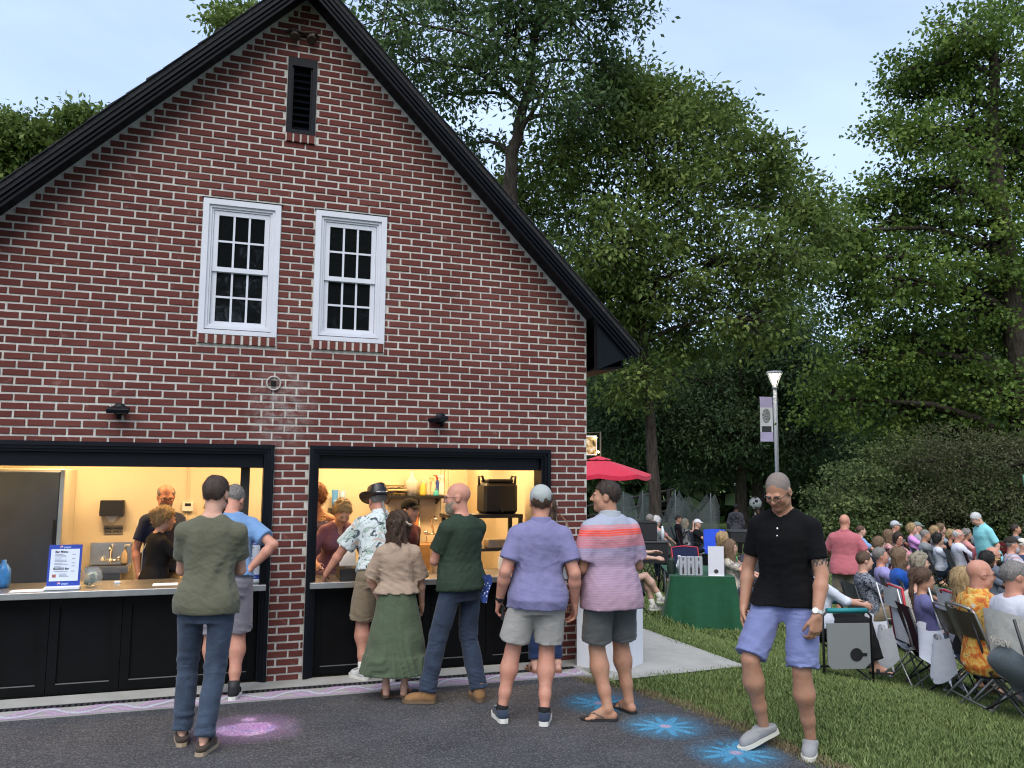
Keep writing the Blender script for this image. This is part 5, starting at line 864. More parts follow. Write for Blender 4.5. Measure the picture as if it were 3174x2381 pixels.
text_mesh('HAND WASH', .030, 'lettering', BPL, r, Matrix.Translation((0, -.0075, .05))@Matrix.Rotation(R(90), 4, 'X'), 'CENTER', .0008); text_mesh('SINK ONLY', .030, 'lettering', BPL, r, Matrix.Translation((0, -.0075, .018))@Matrix.Rotation(R(90), 4, 'X'), 'CENTER', .0008)
r = empty('light_switch', (-.525, 1.897, 1.18), label='pale light switch plate behind the navy-shirted man', cat='switch'); part('plate', WPL, r, ((-.035, -.007, 0), (.035, 0, .11)), bev=.002); part('toggle', WPL, r, ((-.006, -.016, .05), (.006, -.007, .068)))
r = empty('thermostat', (-.07, 1.897, 1.39), label='white thermostat box on the cream wall', cat='thermostat'); part('case', WPL, r, ((-.055, -.03, 0), (.055, 0, .10)), bev=.004); part('screen', BPL, r, ((-.03, -.032, .055), (.03, -.0305, .085)))
BLU = mat('menu_blue', (.012, .045, .34), .35); MW = mat('menu_paper', (.62, .68, .80), .6); INK = mat('ink', (.05, .05, .06), .8); LBLU = mat('pale_blue_ink', (.45, .55, .85), .6)
def menu(x, y, label, rz=0):
    r = empty('menu_stand', (x, y, .8425), R(rz), label, 'menu', 'menu stands on the counters'); part('foot', mat('clear_white', (.75, .78, .8), .3), r, ((-.13, -.05, 0), (.13, .05, .03)), bev=.006); tl = Matrix.Rotation(R(-6), 4, 'X'); part('board', BLU, r, ((-.122, -.004, .03), (.122, .004, .36)), M=tl); part('sheet', MW, r, ((-.105, -.0065, .068), (.105, -.0045, .325)), M=tl)
    T = lambda x, z, d=.0078: tl@Matrix.Translation((x, -d, z))@Matrix.Rotation(R(90), 4, 'X')
    text_mesh('Bar Menu', .024, 'lettering', INK, r, T(-.075, .296), bold=.0007); text_mesh('Bourbon Bar', .022, 'lettering', INK, r, T(-.080, .160), bold=.0007)
    ln = MB()
    for z, w, p in ((.282, .06, 1), (.272, .08, 0), (.262, .085, 0), (.246, .05, 1), (.236, .09, 0), (.226, .09, 0), (.212, .06, 1), (.202, .10, 0), (.188, .05, 1), (.178, .07, 0), (.146, .10, 1), (.125, .05, 0), (.115, .06, 0), (.105, .07, 0)):
        a = -.075 if z > .14 else -.035; ln.box((a, -.0076, z-.0022), (a+w, -.0068, z+.0022), M=tl)
        if p: ln.box((.052, -.0076, z-.003), (.075, -.0068, z+.003), M=tl)
    ln.build('print_lines', mat('grey_ink', (.28, .30, .36), .8), r); b = MB(); b.box((-.085, -.0076, .098), (-.058, -.0068, .122), M=tl); b.build('drink_picture', mat('drink_print', (.35, .10, .07), .6), r)
    for z in (.333, .040):
        text_mesh('pepsi', .024, 'lettering', LBLU, r, T(-.012, z, .0055), bold=.0004)
        for nm, mm, a0, a1 in (('logo_red', mat('logo_red', (.55, .03, .04), .5), 20, 200), ('logo_blue', mat('logo_blue', (.03, .10, .5), .5), 200, 380)):
            b = MB(); cx, cz = -.032, z+.008; pts = [Vector((cx+.011*math.cos(R(a)), 0, cz+.011*math.sin(R(a)))) for a in np.linspace(a0, a1, 12)]; b.prism(pts, (0, -.0072, 0), (0, -.0062, 0)); o = b.build(nm, mm, r, fix=True); o.data.transform(tl)
        b = MB(); b.prism([Vector((-.032+.012*math.cos(a), 0, z+.008+.012*math.sin(a)))for a in np.linspace(0, 6.28, 16)[:-1]], (0, -.0062, 0), (0, -.0052, 0)); o = b.build('logo_ring', mat('logo_white', (.85, .85, .87), .5), r, fix=True); o.data.transform(tl); b = MB(); b.prism([Vector((-.042, 0, z+.004)), Vector((-.032, 0, z+.008)), Vector((-.022, 0, z+.010)), Vector((-.022, 0, z+.014)), Vector((-.034, 0, z+.011))], (0, -.0078, 0), (0, -.0073, 0)); o = b.build('logo_wave', MATS['logo_white'], r, fix=True); o.data.transform(tl)
menu(-.93, .06, 'blue framed bar menu stand left of the tip bowl'); menu(.535, .09, 'blue framed menu stand behind the man in light blue')
r = empty('tip_bowl', (-.745, .22, .8425), label='round glass fishbowl stuffed with banknotes', cat='bowl'); gl = NT('thin_glass', .05, .8); gl.color((.80, .86, .86)); gl.alpha(.22); b = MB(); b.lathe([(.0, 0), (.045, .0), (.08, .04), (.088, .08), (.078, .125), (.052, .15), (.055, .158)], 20); b.build('bowl', gl.m, r)
BN = mat('banknote', (.22, .29, .23), .8, noise=.35, nscale=30); g = np.random.default_rng(3)
for i in range(16):
    a = g.uniform(0, 6.28); q = Vector((g.uniform(0, .045)*math.cos(a), g.uniform(0, .045)*math.sin(a), .015+.006*i)); b = MB(); rot = Matrix.Translation(q)@Euler(g.uniform(-.9, .9, 3)).to_matrix().to_4x4()@Matrix.Rotation(a, 4, 'Z'); b.grid(lambda u, v: rot@Vector(((u-.5)*.062, (v-.5)*.03, .006*math.sin(u*6+i))), 4, 2); b.build('banknote', BN, r)
o = part('paper_sheet', PAPER, None, ((-1.30, -.02, .8425), (-1.06, .12, .846))); tag(o, 'loose white sheet lying left of the menu stand', 'paper'); o = part('paper_sheet', PAPER, None, ((-.26, .10, .8425), (-.06, .24, .846))); tag(o, 'white sheet on the counter left of the man in olive', 'paper'); o = part('card_holder', PAPER, None, ((-.58, .32, .8425), (-.53, .37, .862)), bev=.003); tag(o, 'tiny white card block near the middle of the counter', 'card')
r = empty('blue_bottle_pack', (-1.42, .33, .8425), label='blue wrapped bottle at the far left of the counter', cat='bottle'); b = MB(); b.lathe([(0, 0), (.055, 0), (.06, .05), (.055, .15), (.03, .19), (.018, .20), (.018, .225), (0, .225)], 14); b.build('bottle', mat('blue_wrap', (.04, .22, .52), .3, noise=.3, nscale=20), r)
# right-hand room
def shelf(x0, x1, z, y, label):
    r = empty('wall_shelf', ((x0+x1)/2, 1.9, z), label=label, cat='shelf'); w = (x1-x0)/2; part('board', BPL, r, ((-w, -.22, -.03), (w, -.001, 0)), bev=.003)
    for s in (-w+.05, w-.05): b = MB(); b.prism([Vector((s, -.18, -.032)), Vector((s, -.005, -.032)), Vector((s, -.005, -.10))], (-.012, 0, 0), (.012, 0, 0)); b.build('bracket', BPL, r, fix=True)
shelf(2.02, 2.70, 1.555, 0, 'black wall shelf holding the cleaning bottles'); shelf(1.40, 1.60, 1.42, 0, 'short black wall shelf holding blue cups')
def bottle(x, y, z, col, hgt, label, top=(.8, .8, .8), spray=False, k=1.0, name='spray_bottle'):
    r = empty(name, (x, y, z), label=label, cat='bottle', group='bottles on the wall shelf'); b = MB(); w = .038*k; b.lathe([(0, 0), (w, 0), (w*1.02, hgt*.1), (w, hgt*.55), (w*.45, hgt*.75), (w*.4, hgt*.8), (0, hgt*.8)], 12, sy=.7); b.build('bottle', mat('bottle_%.2f_%.2f_%.2f' % col, col, .3), r); b = MB(); b.box((-.014, -.014, hgt*.8), (.014, .014, hgt*.9)); 
    if spray: b.box((-.05, -.012, hgt*.9), (.02, .012, hgt*1.02), bev=.004); b.box((-.04, -.006, hgt*.78), (-.03, .006, hgt*.9))
    b.build('cap', mat('cap_%.2f_%.2f' % top[:2], top, .4), r)
bottle(2.46, 1.79, 1.5555, (.62, .45, .08), .19, 'yellow cleaner bottle on the black shelf', (.75, .7, .6)); bottle(2.53, 1.80, 1.5555, (.50, .46, .36), .20, 'cloudy spray bottle next to the yellow cleaner', (.8, .7, .5), True, .8); bottle(2.585, 1.78, 1.5555, (.55, .50, .38), .22, 'cream bottle left of the blue sprayer', (.7, .5, .3), True, .8); bottle(2.635, 1.80, 1.5555, (.03, .06, .34), .23, 'dark blue spray bottle with red trigger on the shelf', (.55, .03, .03), True, .8); bottle(2.68, 1.77, 1.5555, (.70, .70, .66), .23, 'white spray bottle at the right end of the shelf', (.75, .75, .72), True, .85); bottle(2.60, 1.71, 1.5555, (.05, .38, .42), .09, 'small teal jar in front on the shelf', (.1, .3, .35), False, .8)
r = empty('plastic_jug', (2.33, 1.79, 1.5555), label='white plastic tub with funnel lid on the shelf', cat='jug'); b = MB(); b.lathe([(0, 0), (.06, 0), (.068, .15), (.07, .16), (.03, .21), (.008, .28), (0, .28)], 16); b.build('tub', WPL, r); part('handle', WPL, r, ((-.006, -.075, .15), (.006, -.065, .24)))
for i, (x, z, lab) in enumerate(((2.13, 1.5555, 'bottom crumpled cream bag in the shelf stack'), (2.15, 1.600, 'middle crumpled cream bag in the shelf stack'), (2.12, 1.643, 'top crumpled cream bag in the shelf stack'))):
    b = MB(); g = np.random.default_rng(i); ph = g.uniform(0, 6, 4); b.grid(lambda u, v: (( -.11+.22*u), -.17+.16*v, .022+.020*math.sin(PI*u)*math.sin(PI*v)*(1+.4*math.sin(u*17+ph[0]))+.010*math.sin(v*21+ph[1])), 12, 8); b.grid(lambda u, v: (-.11+.22*u, -.01-.16*v, .004-.002*math.sin(u*9)), 4, 4); o = b.build('crumpled_bag', mat('cream_bag', (.55, .46, .30), .7), None); o.location = (x, 1.89, z); tag(o, lab, 'bag', 'bags stacked on the shelf')
r = empty('blue_cup_stack', (1.46, 1.79, 1.4205), label='tall blue cup stack on the short shelf', cat='cup'); b = MB(); b.lathe([(0, 0), (.028, 0), (.036, .10), (.03, .10), (.038, .20), (0, .20)], 14); b.build('cups', mat('cup_blue', (.05, .2, .5), .4), r); r = empty('clear_cup_stack', (1.545, 1.79, 1.4205), label='pale blue translucent cup stack on the short shelf', cat='cup'); b = MB(); b.lathe([(0, 0), (.03, 0), (.04, .19), (0, .19)], 14); b.build('cups', mat('cup_pale', (.28, .38, .55), .3), r)
r = empty('broom', (2.44, 1.80, .01), label='upright broom handle against the cream wall', cat='broom'); b = MB(); b.tube([(0, 0, .12), (0, .08, 1.50)], .012, 8); b.build('pole', mat('alu', (.55, .52, .48), .4, metal=.6), r); part('bristles', BPL, r, ((-.16, -.04, 0), (.16, .04, .12)), bev=.01); r = empty('orange_squeegee', (2.36, 1.72, .01), label='orange pole leaning left of the broom', cat='squeegee'); b = MB(); b.tube([(0, 0, .03), (.05, .12, 1.34)], .015, 8); b.build('pole', mat('orange_plastic', (.62, .16, .03), .45), r); part('blade', BPL, r, ((-.2, -.02, 0), (.2, .02, .05)))
r = empty('utility_sink', (2.58, 1.62, 0), label='wooden edged utility sink with tall faucet', cat='sink'); part('cabinet', WOODM, r, ((-.22, -.1, .0), (.20, .2, 1.02)), bev=.004); b = MB(); b.tube([(-.08, .1, 1.02), (-.08, .1, 1.12), (.08, .1, 1.12), (.08, .1, 1.02)], .012, 8); b.tube([(0, .1, 1.12), (-.03, .1, 1.28), (-.01, .02, 1.32), (0, -.04, 1.28)], .012, 8); b.ball((-.09, .1, 1.14), .028, 8); b.ball((.09, .1, 1.14), .028, 8); b.build('faucet', CHROME, r)
r = empty('drink_urn', (3.09, .95, 1.385), label='big black insulated drink dispenser on the black rack', cat='dispenser'); b = MB(); b.box((-.19, -.15, 0), (.19, .15, .33), bev=.03); b.box((-.15, -.12, .33), (.15, .12, .37), bev=.012); b.build('tank', BPL, r); b = MB()
for s in (-1, 1): b.tube([(s*.15, 0, .34), (s*.17, 0, .40), (s*.21, 0, .40), (s*.205, 0, .30)], .014, 6)
b.build('handles', BPL, r); b = MB(); b.tube([(0, -.15, .05), (0, -.19, .05), (0, -.19, .02)], .014, 8); b.build('tap', BPL, r)
r = empty('black_rack', (2.92, .95, 0), label='black shelf rack carrying the drink dispenser', cat='rack'); part('shelf_board', BPL, r, ((-.42, -.2, 1.345), (.40, .2, 1.383)), bev=.003); part('shelf_board', BPL, r, ((-.42, -.2, 1.0), (.40, .2, 1.03)))
for s in (-.40, .36): part('post', BPL, r, ((s, -.19, .01), (s+.04, -.15, 1.345)), ((s, .15, .01), (s+.04, .19, 1.345)))
b = MB(); b.box((2.72, .66, 1.05), (2.98, .74, 1.25)); 
r = empty('foil_tray', (3.08, .80, 1.031), label='steel tray on the lower rack shelf', cat='tray'); part('tray', STEEL, r, ((-.15, -.06, .0), (.15, .1, .09)), bev=.008)
r = empty('paper_bag', (2.34, .45, .8425), label='brown paper bag on the counter beside the bald man', cat='bag'); b = MB(); b.grid(lambda u, v: (math.cos(2*PI*u)*(.10+.012*math.sin(u*31+v*7)), math.sin(2*PI*u)*(.07+.01*math.sin(u*23+v*9)), v*.24+.012*math.sin(u*25)*v), 28, 8); b.build('bag_body', mat('kraft', (.33, .19, .09), .85, noise=.2, nscale=14), r)
r = empty('tablet_register', (1.40, .14, .8425), label='white tablet till on a black cash drawer', cat='till'); part('cash_drawer', BPL, r, ((-.10, -.12, 0), (.11, .2, .10)), bev=.004); tl = Matrix.Translation((-.02, 0, .22))@Matrix.Rotation(R(-20), 4, 'X'); part('tablet', WPL, r, ((-.075, -.006, -.11), (.075, .006, .11)), M=tl, bev=.004); part('stand', WPL, r, ((-.03, .0, .10), (.03, .05, .2)))
for i, (x, y, c, lab) in enumerate(((3.03, .28, (.45, .08, .05), 'red labelled bottle on the counter by the right jamb'), (3.10, .33, (.05, .10, .30), 'blue labelled bottle on the counter by the right jamb'), (2.95, .36, (.55, .5, .4), 'pale bottle behind the purple polo on the counter'))): bottle(x, y, .8425, c, .22, lab, (.6, .6, .6), name='bottle')
r = empty('napkin_tray', (2.55, .3, .8425), label='clear tray with papers on the counter', cat='tray'); part('tray', mat('amber_tray', (.5, .42, .28), .3), r, ((-.14, -.1, 0), (.14, .1, .02)), bev=.004); part('papers', PAPER, r, ((-.1, -.07, .021), (.1, .06, .028)))

# ================================================================== things on the lawn
def G(x, y): return float(ter(x, y))
# waste box
r = empty('waste_box', (3.83, -.30, .012), R(38), 'white cardboard waste box with black liner at the corner', 'bin'); b = MB(); w, h_ = .235, .74
b.box((-w, -w, 0), (w, -w+.006, h_)); b.box((-w, w-.006, 0), (w, w, h_)); b.box((-w, -w+.006, 0), (-w+.006, w-.006, h_)); b.box((w-.006, -w+.006, 0), (w, w-.006, h_)); b.box((-w+.006, -w+.006, .01), (w-.006, w-.006, .02)); b.build('box', mat('white_card', (.70, .72, .76), .55, noise=.06, nscale=4, bump=.2, bscale=12, stretch=(1, 1, .1)), r)
b = MB(); sq = lambda u, k: (max(-1, min(1, 1.42*math.cos(2*PI*u)))*k, max(-1, min(1, 1.42*math.sin(2*PI*u)))*k); b.grid(lambda u, v: (sq(u, w+.012+.010*math.sin(u*47)+.012*v)[0], sq(u, w+.012+.010*math.sin(u*47)+.012*v)[1], h_+.03-v*(.13+.035*math.sin(u*29))), 48, 5); b.grid(lambda u, v: (sq(u, (w+.012)*(1-.9*v))[0], sq(u, (w+.012)*(1-.9*v))[1], h_+.03-.16*v+.01*math.sin(u*40)), 48, 4); b.build('liner', mat('bin_liner', (.010, .010, .012), .28, bump=.5, bscale=20), r)
# table with the green cloth
A_, B_ = Vector((7.40, 2.92, 0)), Vector((6.58, 3.28, 0)); gz = G(7, 3.2); ex = (A_-B_).normalized(); ey = Vector((-ex.y, ex.x, 0)); r = empty('cloth_table', (B_.x, B_.y, gz), math.atan2(ex.y, ex.x), 'table under a long green cloth on the lawn', 'table'); Lx, Ly, H = (A_-B_).length, 1.55, .745
part('table_top', mat('table_grey', (.4, .4, .4), .5), r, ((0.01, 0.01, H-.03), (Lx-.01, Ly-.01, H)))
for i, (x, y) in enumerate(((.06, .06), (Lx-.06, .06), (.06, Ly-.06), (Lx-.06, Ly-.06))): b = MB(); b.tube([(x, y, 0), (x, y, H-.03)], .014, 8); b.build('leg', mat('leg_grey', (.3, .3, .3), .4, metal=.6), r)
CL = fabric('green_cloth', (.011, .075, .034), .8, .12, .4); cl = MB(); per = [(0, .25), (0, 0), (Lx, 0), (Lx, Ly)]; pl = []
for (x0, y0), (x1, y1) in zip(per[:-1], per[1:]):
    n = max(6, int(math.hypot(x1-x0, y1-y0)*34))
    for k in range(n): pl.append((x0+(x1-x0)*k/n, y0+(y1-y0)*k/n))
pl.append(per[-1]); N_ = len(pl)
def drape(u, v):
    i = min(N_-1, int(round(u*(N_-1)))); x, y = pl[i]; ox, oy = x-Lx/2, y-Ly/2; nx, ny = (-1 if x < .01 else (1 if x > Lx-.01 else 0)), (-1 if y < .01 else 0); nl = math.hypot(nx, ny) or 1; f = v**1.2; s = u*46; fold = .13*f*(abs(math.sin(s*.36+1.2*math.sin(s*.17)))**.5-.5)+.018*f*math.sin(s*1.3+1); fl = .02+.12*f+fold*1.1
    return (x+nx/nl*fl, y+ny/nl*fl, H+.004-v*(H-.006)+(.012*math.sin(s*.9) if v == 1 else 0))
cl.grid(drape, N_-1, 14); cl.grid(lambda u, v: (-.012+u*(Lx+.024), -.012+v*(Ly+.012), H+.005), 6, 6); cl.build('cloth', CL, r)
M_ = r.matrix_basis.copy(); M_ = Matrix.Translation(r.location)@Matrix.Rotation(r.rotation_euler.z, 4, 'Z'); TB = lambda x, y, z=H+.007: M_@Vector((x, y, z)); rzT = r.rotation_euler.z
for i in range(3):
    q = empty('bottle_carton', TB(.18+i*.115, .16), rzT, ['grey bottle carton nearest the white bottles', 'middle grey bottle carton on the green table', 'grey bottle carton nearest the white sign'][i], 'carton', 'bottle cartons on the green table'); part('carton', mat('carton_grey', (.36, .38, .42), .6), q, ((-.053, -.05, 0), (.053, .05, .27)), bev=.002); b = MB(); b.prism([Vector(p) for p in ((-.014, 0, .02), (.014, 0, .02), (.014, 0, .10), (.006, 0, .13), (.006, 0, .165), (-.006, 0, .165), (-.006, 0, .13), (-.014, 0, .10))], (0, -.0525, 0), (0, -.0505, 0)); b.build('bottle_print', mat('print_dark', (.04, .03, .035), .7), q, fix=True); part('carry_slot', MATS['print_dark'], q, ((-.008, -.052, .215), (.008, -.0505, .26)))
q = empty('sign_holder', TB(.66, .10), rzT, 'upright white sign holder on the green table', 'sign'); part('sheet', mat('sign_white', (.66, .66, .72), .5), q, ((-.115, -.004, 0), (.115, .004, .43))); part('base', WPL, q, ((-.115, -.02, -.001), (.115, .06, .004))); b = MB(); b.prism([Vector((.0+.036*math.cos(a), 0, .065+.034*math.sin(a))) for a in np.linspace(.3, 6.58, 7)[:-1]], (0, -.0062, 0), (0, -.0045, 0)); b.build('emblem', MATS['print_dark'], q, fix=True)
q = empty('green_bag', TB(.03, .30), 0, 'dark green pouch at the left of the green table', 'pouch'); b = MB(); b.grid(lambda u, v: (math.cos(2*PI*u)*(.06+.015*math.sin(v*3)), math.sin(2*PI*u)*.055, v*.2+.008*math.sin(u*31)), 20, 6); b.ball((0, 0, .19), (.065, .055, .05), 8); b.build('pouch_body', mat('dark_green', (.008, .022, .014), .6), q)
for i, (x, y, lab) in enumerate(((-.10+.16, .48, 'clear plastic cup beside the green pouch'), (.13, .55, 'clear plastic cup further back on the green table'))): q = empty('plastic_cup', TB(x, y), 0, lab, 'cup', 'cups on the green table'); b = MB(); b.lathe([(0, 0), (.03, 0), (.042, .11), (.044, .112), (.028, .01)], 14); b.build('cup', mat('clear_plastic', (.65, .72, .76), .2), q)
q = empty('water_bottle', TB(.16, .42), 0, 'clear water bottle with white cap on the green table', 'bottle'); b = MB(); b.lathe([(0, 0), (.036, 0), (.038, .16), (.02, .20), (.016, .22), (0, .22)], 14); b.build('bottle', MATS['clear_plastic'], q); b = MB(); b.lathe([(0, .22), (.022, .22), (.022, .26), (0, .26)], 12); b.build('cap', WPL, q)
# chairs
def camp_chair(loc, rz, col, label, frame=None, trim=None, group=None, wd=1.0, tall=.90, seat=.42, tilt=.15):
    frame = frame or mat('chair_frame', (.03, .03, .033), .4, metal=.3); r = empty('camp_chair', loc, -R(rz), label, 'chair', group); c = fabric('chair_%.2f_%.2f_%.2f' % col, col, .8, .15, .5)
    b = MB(); b.grid(lambda u, v: (-.26+.52*u, .24-.46*v, seat+.015-.05*math.sin(PI*u)*.8-.03*v), 8, 6); b.build('seat', c, r); b = MB(); b.grid(lambda u, v: ((-.265+.53*u)*wd*(1+.04*math.sin(PI*v)), -.22-tilt*v-.05*math.sin(PI*u), seat+.02+(tall-seat)*v+.018*math.sin(PI*u)), 8, 6); bk = b.build('backrest', c, r)
    for s in (-1, 1): b = MB(); b.tube([(s*.275, .22, .03), (s*.265, -.24, seat+.02), (s*.275, -.375, tall+.01)], .011, 6); b.tube([(s*.275, -.26, .03), (s*.265, .24, seat+.0), (s*.285, .25, .62)], .011, 6); b.build('side_frame', frame, r); b = MB(); b.grid(lambda u, v: (s*(.26+.06*v), -.28+.54*u, .625-.02*math.sin(PI*u)), 6, 1); b.build('armrest', c, r)
    b = MB(); b.tube([(-.275, .23, .03), (.265, .24, seat)], .009, 6); b.tube([(.275, .23, .03), (-.265, .24, seat)], .009, 6); b.tube([(-.275, -.26, .03), (.27, -.25, seat)], .009, 6); b.tube([(.275, -.26, .03), (-.27, -.25, seat)], .009, 6); b.build('cross_brace', frame, r)
    for x, y in ((-.275, .23), (.275, .23), (-.275, -.26), (.275, -.26)): b = MB(); b.ball((x, y, .018), (.022, .022, .018), 6); b.build('foot', frame, r)
    if trim: b = MB(); b.tube([(-.268*wd, -.225, seat+.03), (-.27*wd, -.222-tilt, tall), (0, -.27-tilt, tall+.022), (.27*wd, -.222-tilt, tall), (.268*wd, -.225, seat+.03)], .014, 6); b.build('trim', trim, bk)
    return r
def folding_chair(loc, rz, label, col=(.055, .040, .030), group=None):
    r = empty('folding_chair', loc, -R(rz), label, 'chair', group); fr = mat('folding_frame', (.32, .31, .29), .35, metal=.7); br = mat('brown_seat_%.2f' % col[0], col, .4, noise=.15, nscale=8); b = MB(); b.grid(lambda u, v: (-.20+.40*u, .20-.40*v, .44-.02*v-.012*math.sin(PI*u)), 6, 6); b.grid(lambda u, v: (-.20+.40*u, -.20+.40*v, .405+.02*v), 2, 2); b.build('seat', br, r)
    b = MB(); b.grid(lambda u, v: ((-.215+.43*u)*(1-.10*abs(2*v-1)**3), -.235-.09*v-.035*math.sin(PI*u), .62+.22*v), 8, 6); b.grid(lambda u, v: ((.215-.43*u)*(1-.10*abs(2*v-1)**3), -.247-.09*v-.035*math.sin(PI*u), .62+.22*v), 8, 6); b.build('backrest', br, r)
    for s in (-1, 1): b = MB(); b.tube([(s*.215, .26, .0), (s*.215, -.20, .52), (s*.215, -.33, .84), (s*.19, -.345, .87)], .012, 8); b.build('leg', fr, r); b = MB(); b.tube([(s*.195, -.28, .0), (s*.195, .15, .43)], .012, 8); b.build('leg', fr, r)
    b = MB(); b.tube([(-.19, -.345, .87), (0, -.36, .885), (.19, -.345, .87)], .012, 8); b.tube([(-.195, -.22, .07), (.195, -.22, .07)], .009, 6); b.tube([(-.215, .20, .07), (.215, .20, .07)], .009, 6); b.build('rail', fr, r); return r
RED = mat('red_piping', (.50, .025, .04), .6); NAVY = (.012, .016, .05)
camp_chair((11.62, 9.79, G(11.62, 9.79)), 200, (.02, .07, .50), 'empty bright blue camp chair right of the white-capped man', tall=1.02)
camp_chair((8.86, 6.47, G(8.86, 6.47)), 190, NAVY, 'navy camp chair with red seat behind the bottle cartons', trim=RED)
# canopy chairs with hanging shade cloths, backs to the viewer
def canopy_chair(x, y, rz, label, flip):
    r = camp_chair((x, y, G(x, y)), rz, (.55, .55, .58), label, frame=mat('chair_alu', (.42, .42, .42), .35, metal=.7), trim=RED, tall=1.0, wd=.72, tilt=.07); cw = fabric('shade_white', (.66, .68, .74), .7, .06, .5); cg = fabric('shade_grey', (.40, .41, .42), .7, .1, .5)
    b = MB(); b.grid(lambda u, v: (-.17+.34*u, -.335-.01*v-.02*math.sin(PI*u), .80+.19*v), 6, 3); b.build('head_panel', cg, r)
    b = MB(); b.grid(lambda u, v: (-.30+.34*u+.10*v, -.40-.16*math.sin(PI*u)-.07*v*math.sin(5*u+1), .66-.50*v*(.35+.65*u)+.03*math.sin(6*u+4*v)), 10, 10); b.build('hanging_shade', cw, r); b = MB(); b.grid(lambda u, v: (.02+.20*u-.05*v, -.42-.10*math.sin(PI*u+v), .60-.46*v*(1-.5*abs(u-.4))+.02*math.sin(7*u)), 8, 8); b.build('hanging_flap', cw, r); b = MB(); b.tube([(.03, -.50, .18), (.0, -.47, .50), (.05, -.44, .60), (.12, -.46, .52)], .017, 6); b.build('shade_rib', cg, r); return r
canopy_chair(7.27, -.70, 112, 'white and grey canopy chair with red piping left of the ponytail woman', 1); canopy_chair(7.22, -1.46, 112, 'white and grey canopy chair with red piping right of the ponytail woman', 0)
# folding side-table chair with teal armrest
r = empty('director_chair', (6.02, -.80, G(6.02, -.80)), -R(104), 'black folding chair with teal armrest and grey side table', 'chair'); fr = mat('chair_frame', (.03, .03, .033), .4); b = MB()
for s in (-1, 1): b.tube([(s*.28, .24, 0), (s*.28, .24, .62), (s*.28, .20, .66), (s*.28, -.20, .66), (s*.28, -.24, .62), (s*.28, -.24, .0)], .013, 8); b.tube([(s*.28, .24, .03), (s*.28, -.24, .03)], .012, 6); b.tube([(s*.28, -.24, .6), (s*.28, -.30, .95)], .013, 6)
b.tube([(-.28, .2, .04), (.28, -.2, .42)], .01, 6); b.tube([(.28, .2, .04), (-.28, -.2, .42)], .01, 6); b.build('frame', fr, r)
for s in (-1, 1): b = MB(); b.tube([(s*.28, .20, .672), (s*.28, -.20, .672)], .024, 8); b.build('armrest', mat('teal_foam', (.01, .20, .22), .6), r)
b = MB(); b.grid(lambda u, v: (-.27+.54*u, .22-.44*v, .43-.04*math.sin(PI*u)), 6, 4); b.build('seat', fabric('black_canvas', (.012, .012, .012), .8), r); b = MB(); b.grid(lambda u, v: (-.28+.56*u, -.25-.06*v-.03*math.sin(PI*u), .62+.32*v), 6, 4); b.build('backrest', MATS['fabric_black_canvas'], r); b = MB(); b.prism([Vector((.31, y, z)) for y, z in ((-.22, .18), (-.18, .14), (.14, .14), (.20, .20), (.20, .56), (-.22, .56))], (0, 0, 0), (.014, 0, 0)); b.build('side_table', mat('table_panel', (.20, .215, .21), .5), r, fix=True); b = MB(); b.prism([Vector((.3255, .06+.062*math.cos(a), .27+.062*math.sin(a))) for a in np.linspace(0, 6.28, 20)[:-1]], (0, 0, 0), (.002, 0, 0)); b.box((.3255, .10, .255), (.3275, .165, .285)); b.build('cup_hole', BPL, r, fix=True)
# tall black tables, umbrella, hanging picture
def bar_table(x, y, rz, label, w=.5, drape=.25, top=1.05):
    r = empty('bar_table', (x, y, G(x, y)), R(rz), label, 'table', 'black bar tables on the lawn'); part('table_top', mat('dark_top', (.05, .05, .052), .35), r, ((-w, -.35, top-.03), (w, .35, top)), bev=.006); part('skirt', BPL, r, ((-w+.02, -.33, top-drape), (w-.02, .33, top-.031)))
    for i, (a, c) in enumerate(((-1, -1), (1, -1), (-1, 1), (1, 1))): b = MB(); b.tube([(a*(w-.06), c*.28, top-drape), (a*(w-.12), c*.24, 0)], .022, 6); b.build('leg', BPL, r)
    return r
bar_table(8.30, 7.25, -18, 'black bar table with a black box behind the striped polo', .40, .42, 1.02); r = empty('black_case', (8.22, 7.28, G(8.30, 7.25)+1.021), R(-18), 'black case standing on the bar table', 'case'); part('case', BPL, r, ((-.28, -.18, 0), (.28, .18, .34)), bev=.01); part('lid', BPL, r, ((-.285, -.185, .341), (.285, .185, .37)), bev=.006)
bar_table(12.86, 10.43, -18, 'black bar table in front of the camouflage jacket', .50, .28, 1.05)
for x, y, c, lab in ((8.60, 7.12, (.55, .75, .85), 'clear water bottle on the black bar table'), ): q = empty('water_bottle', (x, y, G(8.30, 7.25)+1.021), 0, lab, 'bottle'); b = MB(); b.lathe([(0, 0), (.036, 0), (.038, .2), (.02, .25), (.018, .28), (0, .28)], 12); b.build('bottle', MATS['clear_plastic'], q)
r = empty('patio_umbrella', (8.85, 10.6, G(8.85, 10.6)), R(20), 'red patio umbrella beyond the building corner', 'umbrella'); um = fabric('umbrella_red', (.52, .022, .055), .7, .06, .3); b = MB(); n = 8; zt, zr, rr = 2.74, 2.36, 1.25; g0 = -G(8.85, 10.6)*0
def canopy(u, v):
    a = 2*PI*u; k = (u*n) % 1; sag = math.sin(PI*k); return (math.cos(a)*rr*v*(1-.05*sag*v), math.sin(a)*rr*v*(1-.05*sag*v), zt-(zt-zr)*v**1.15-.05*sag*v*v)
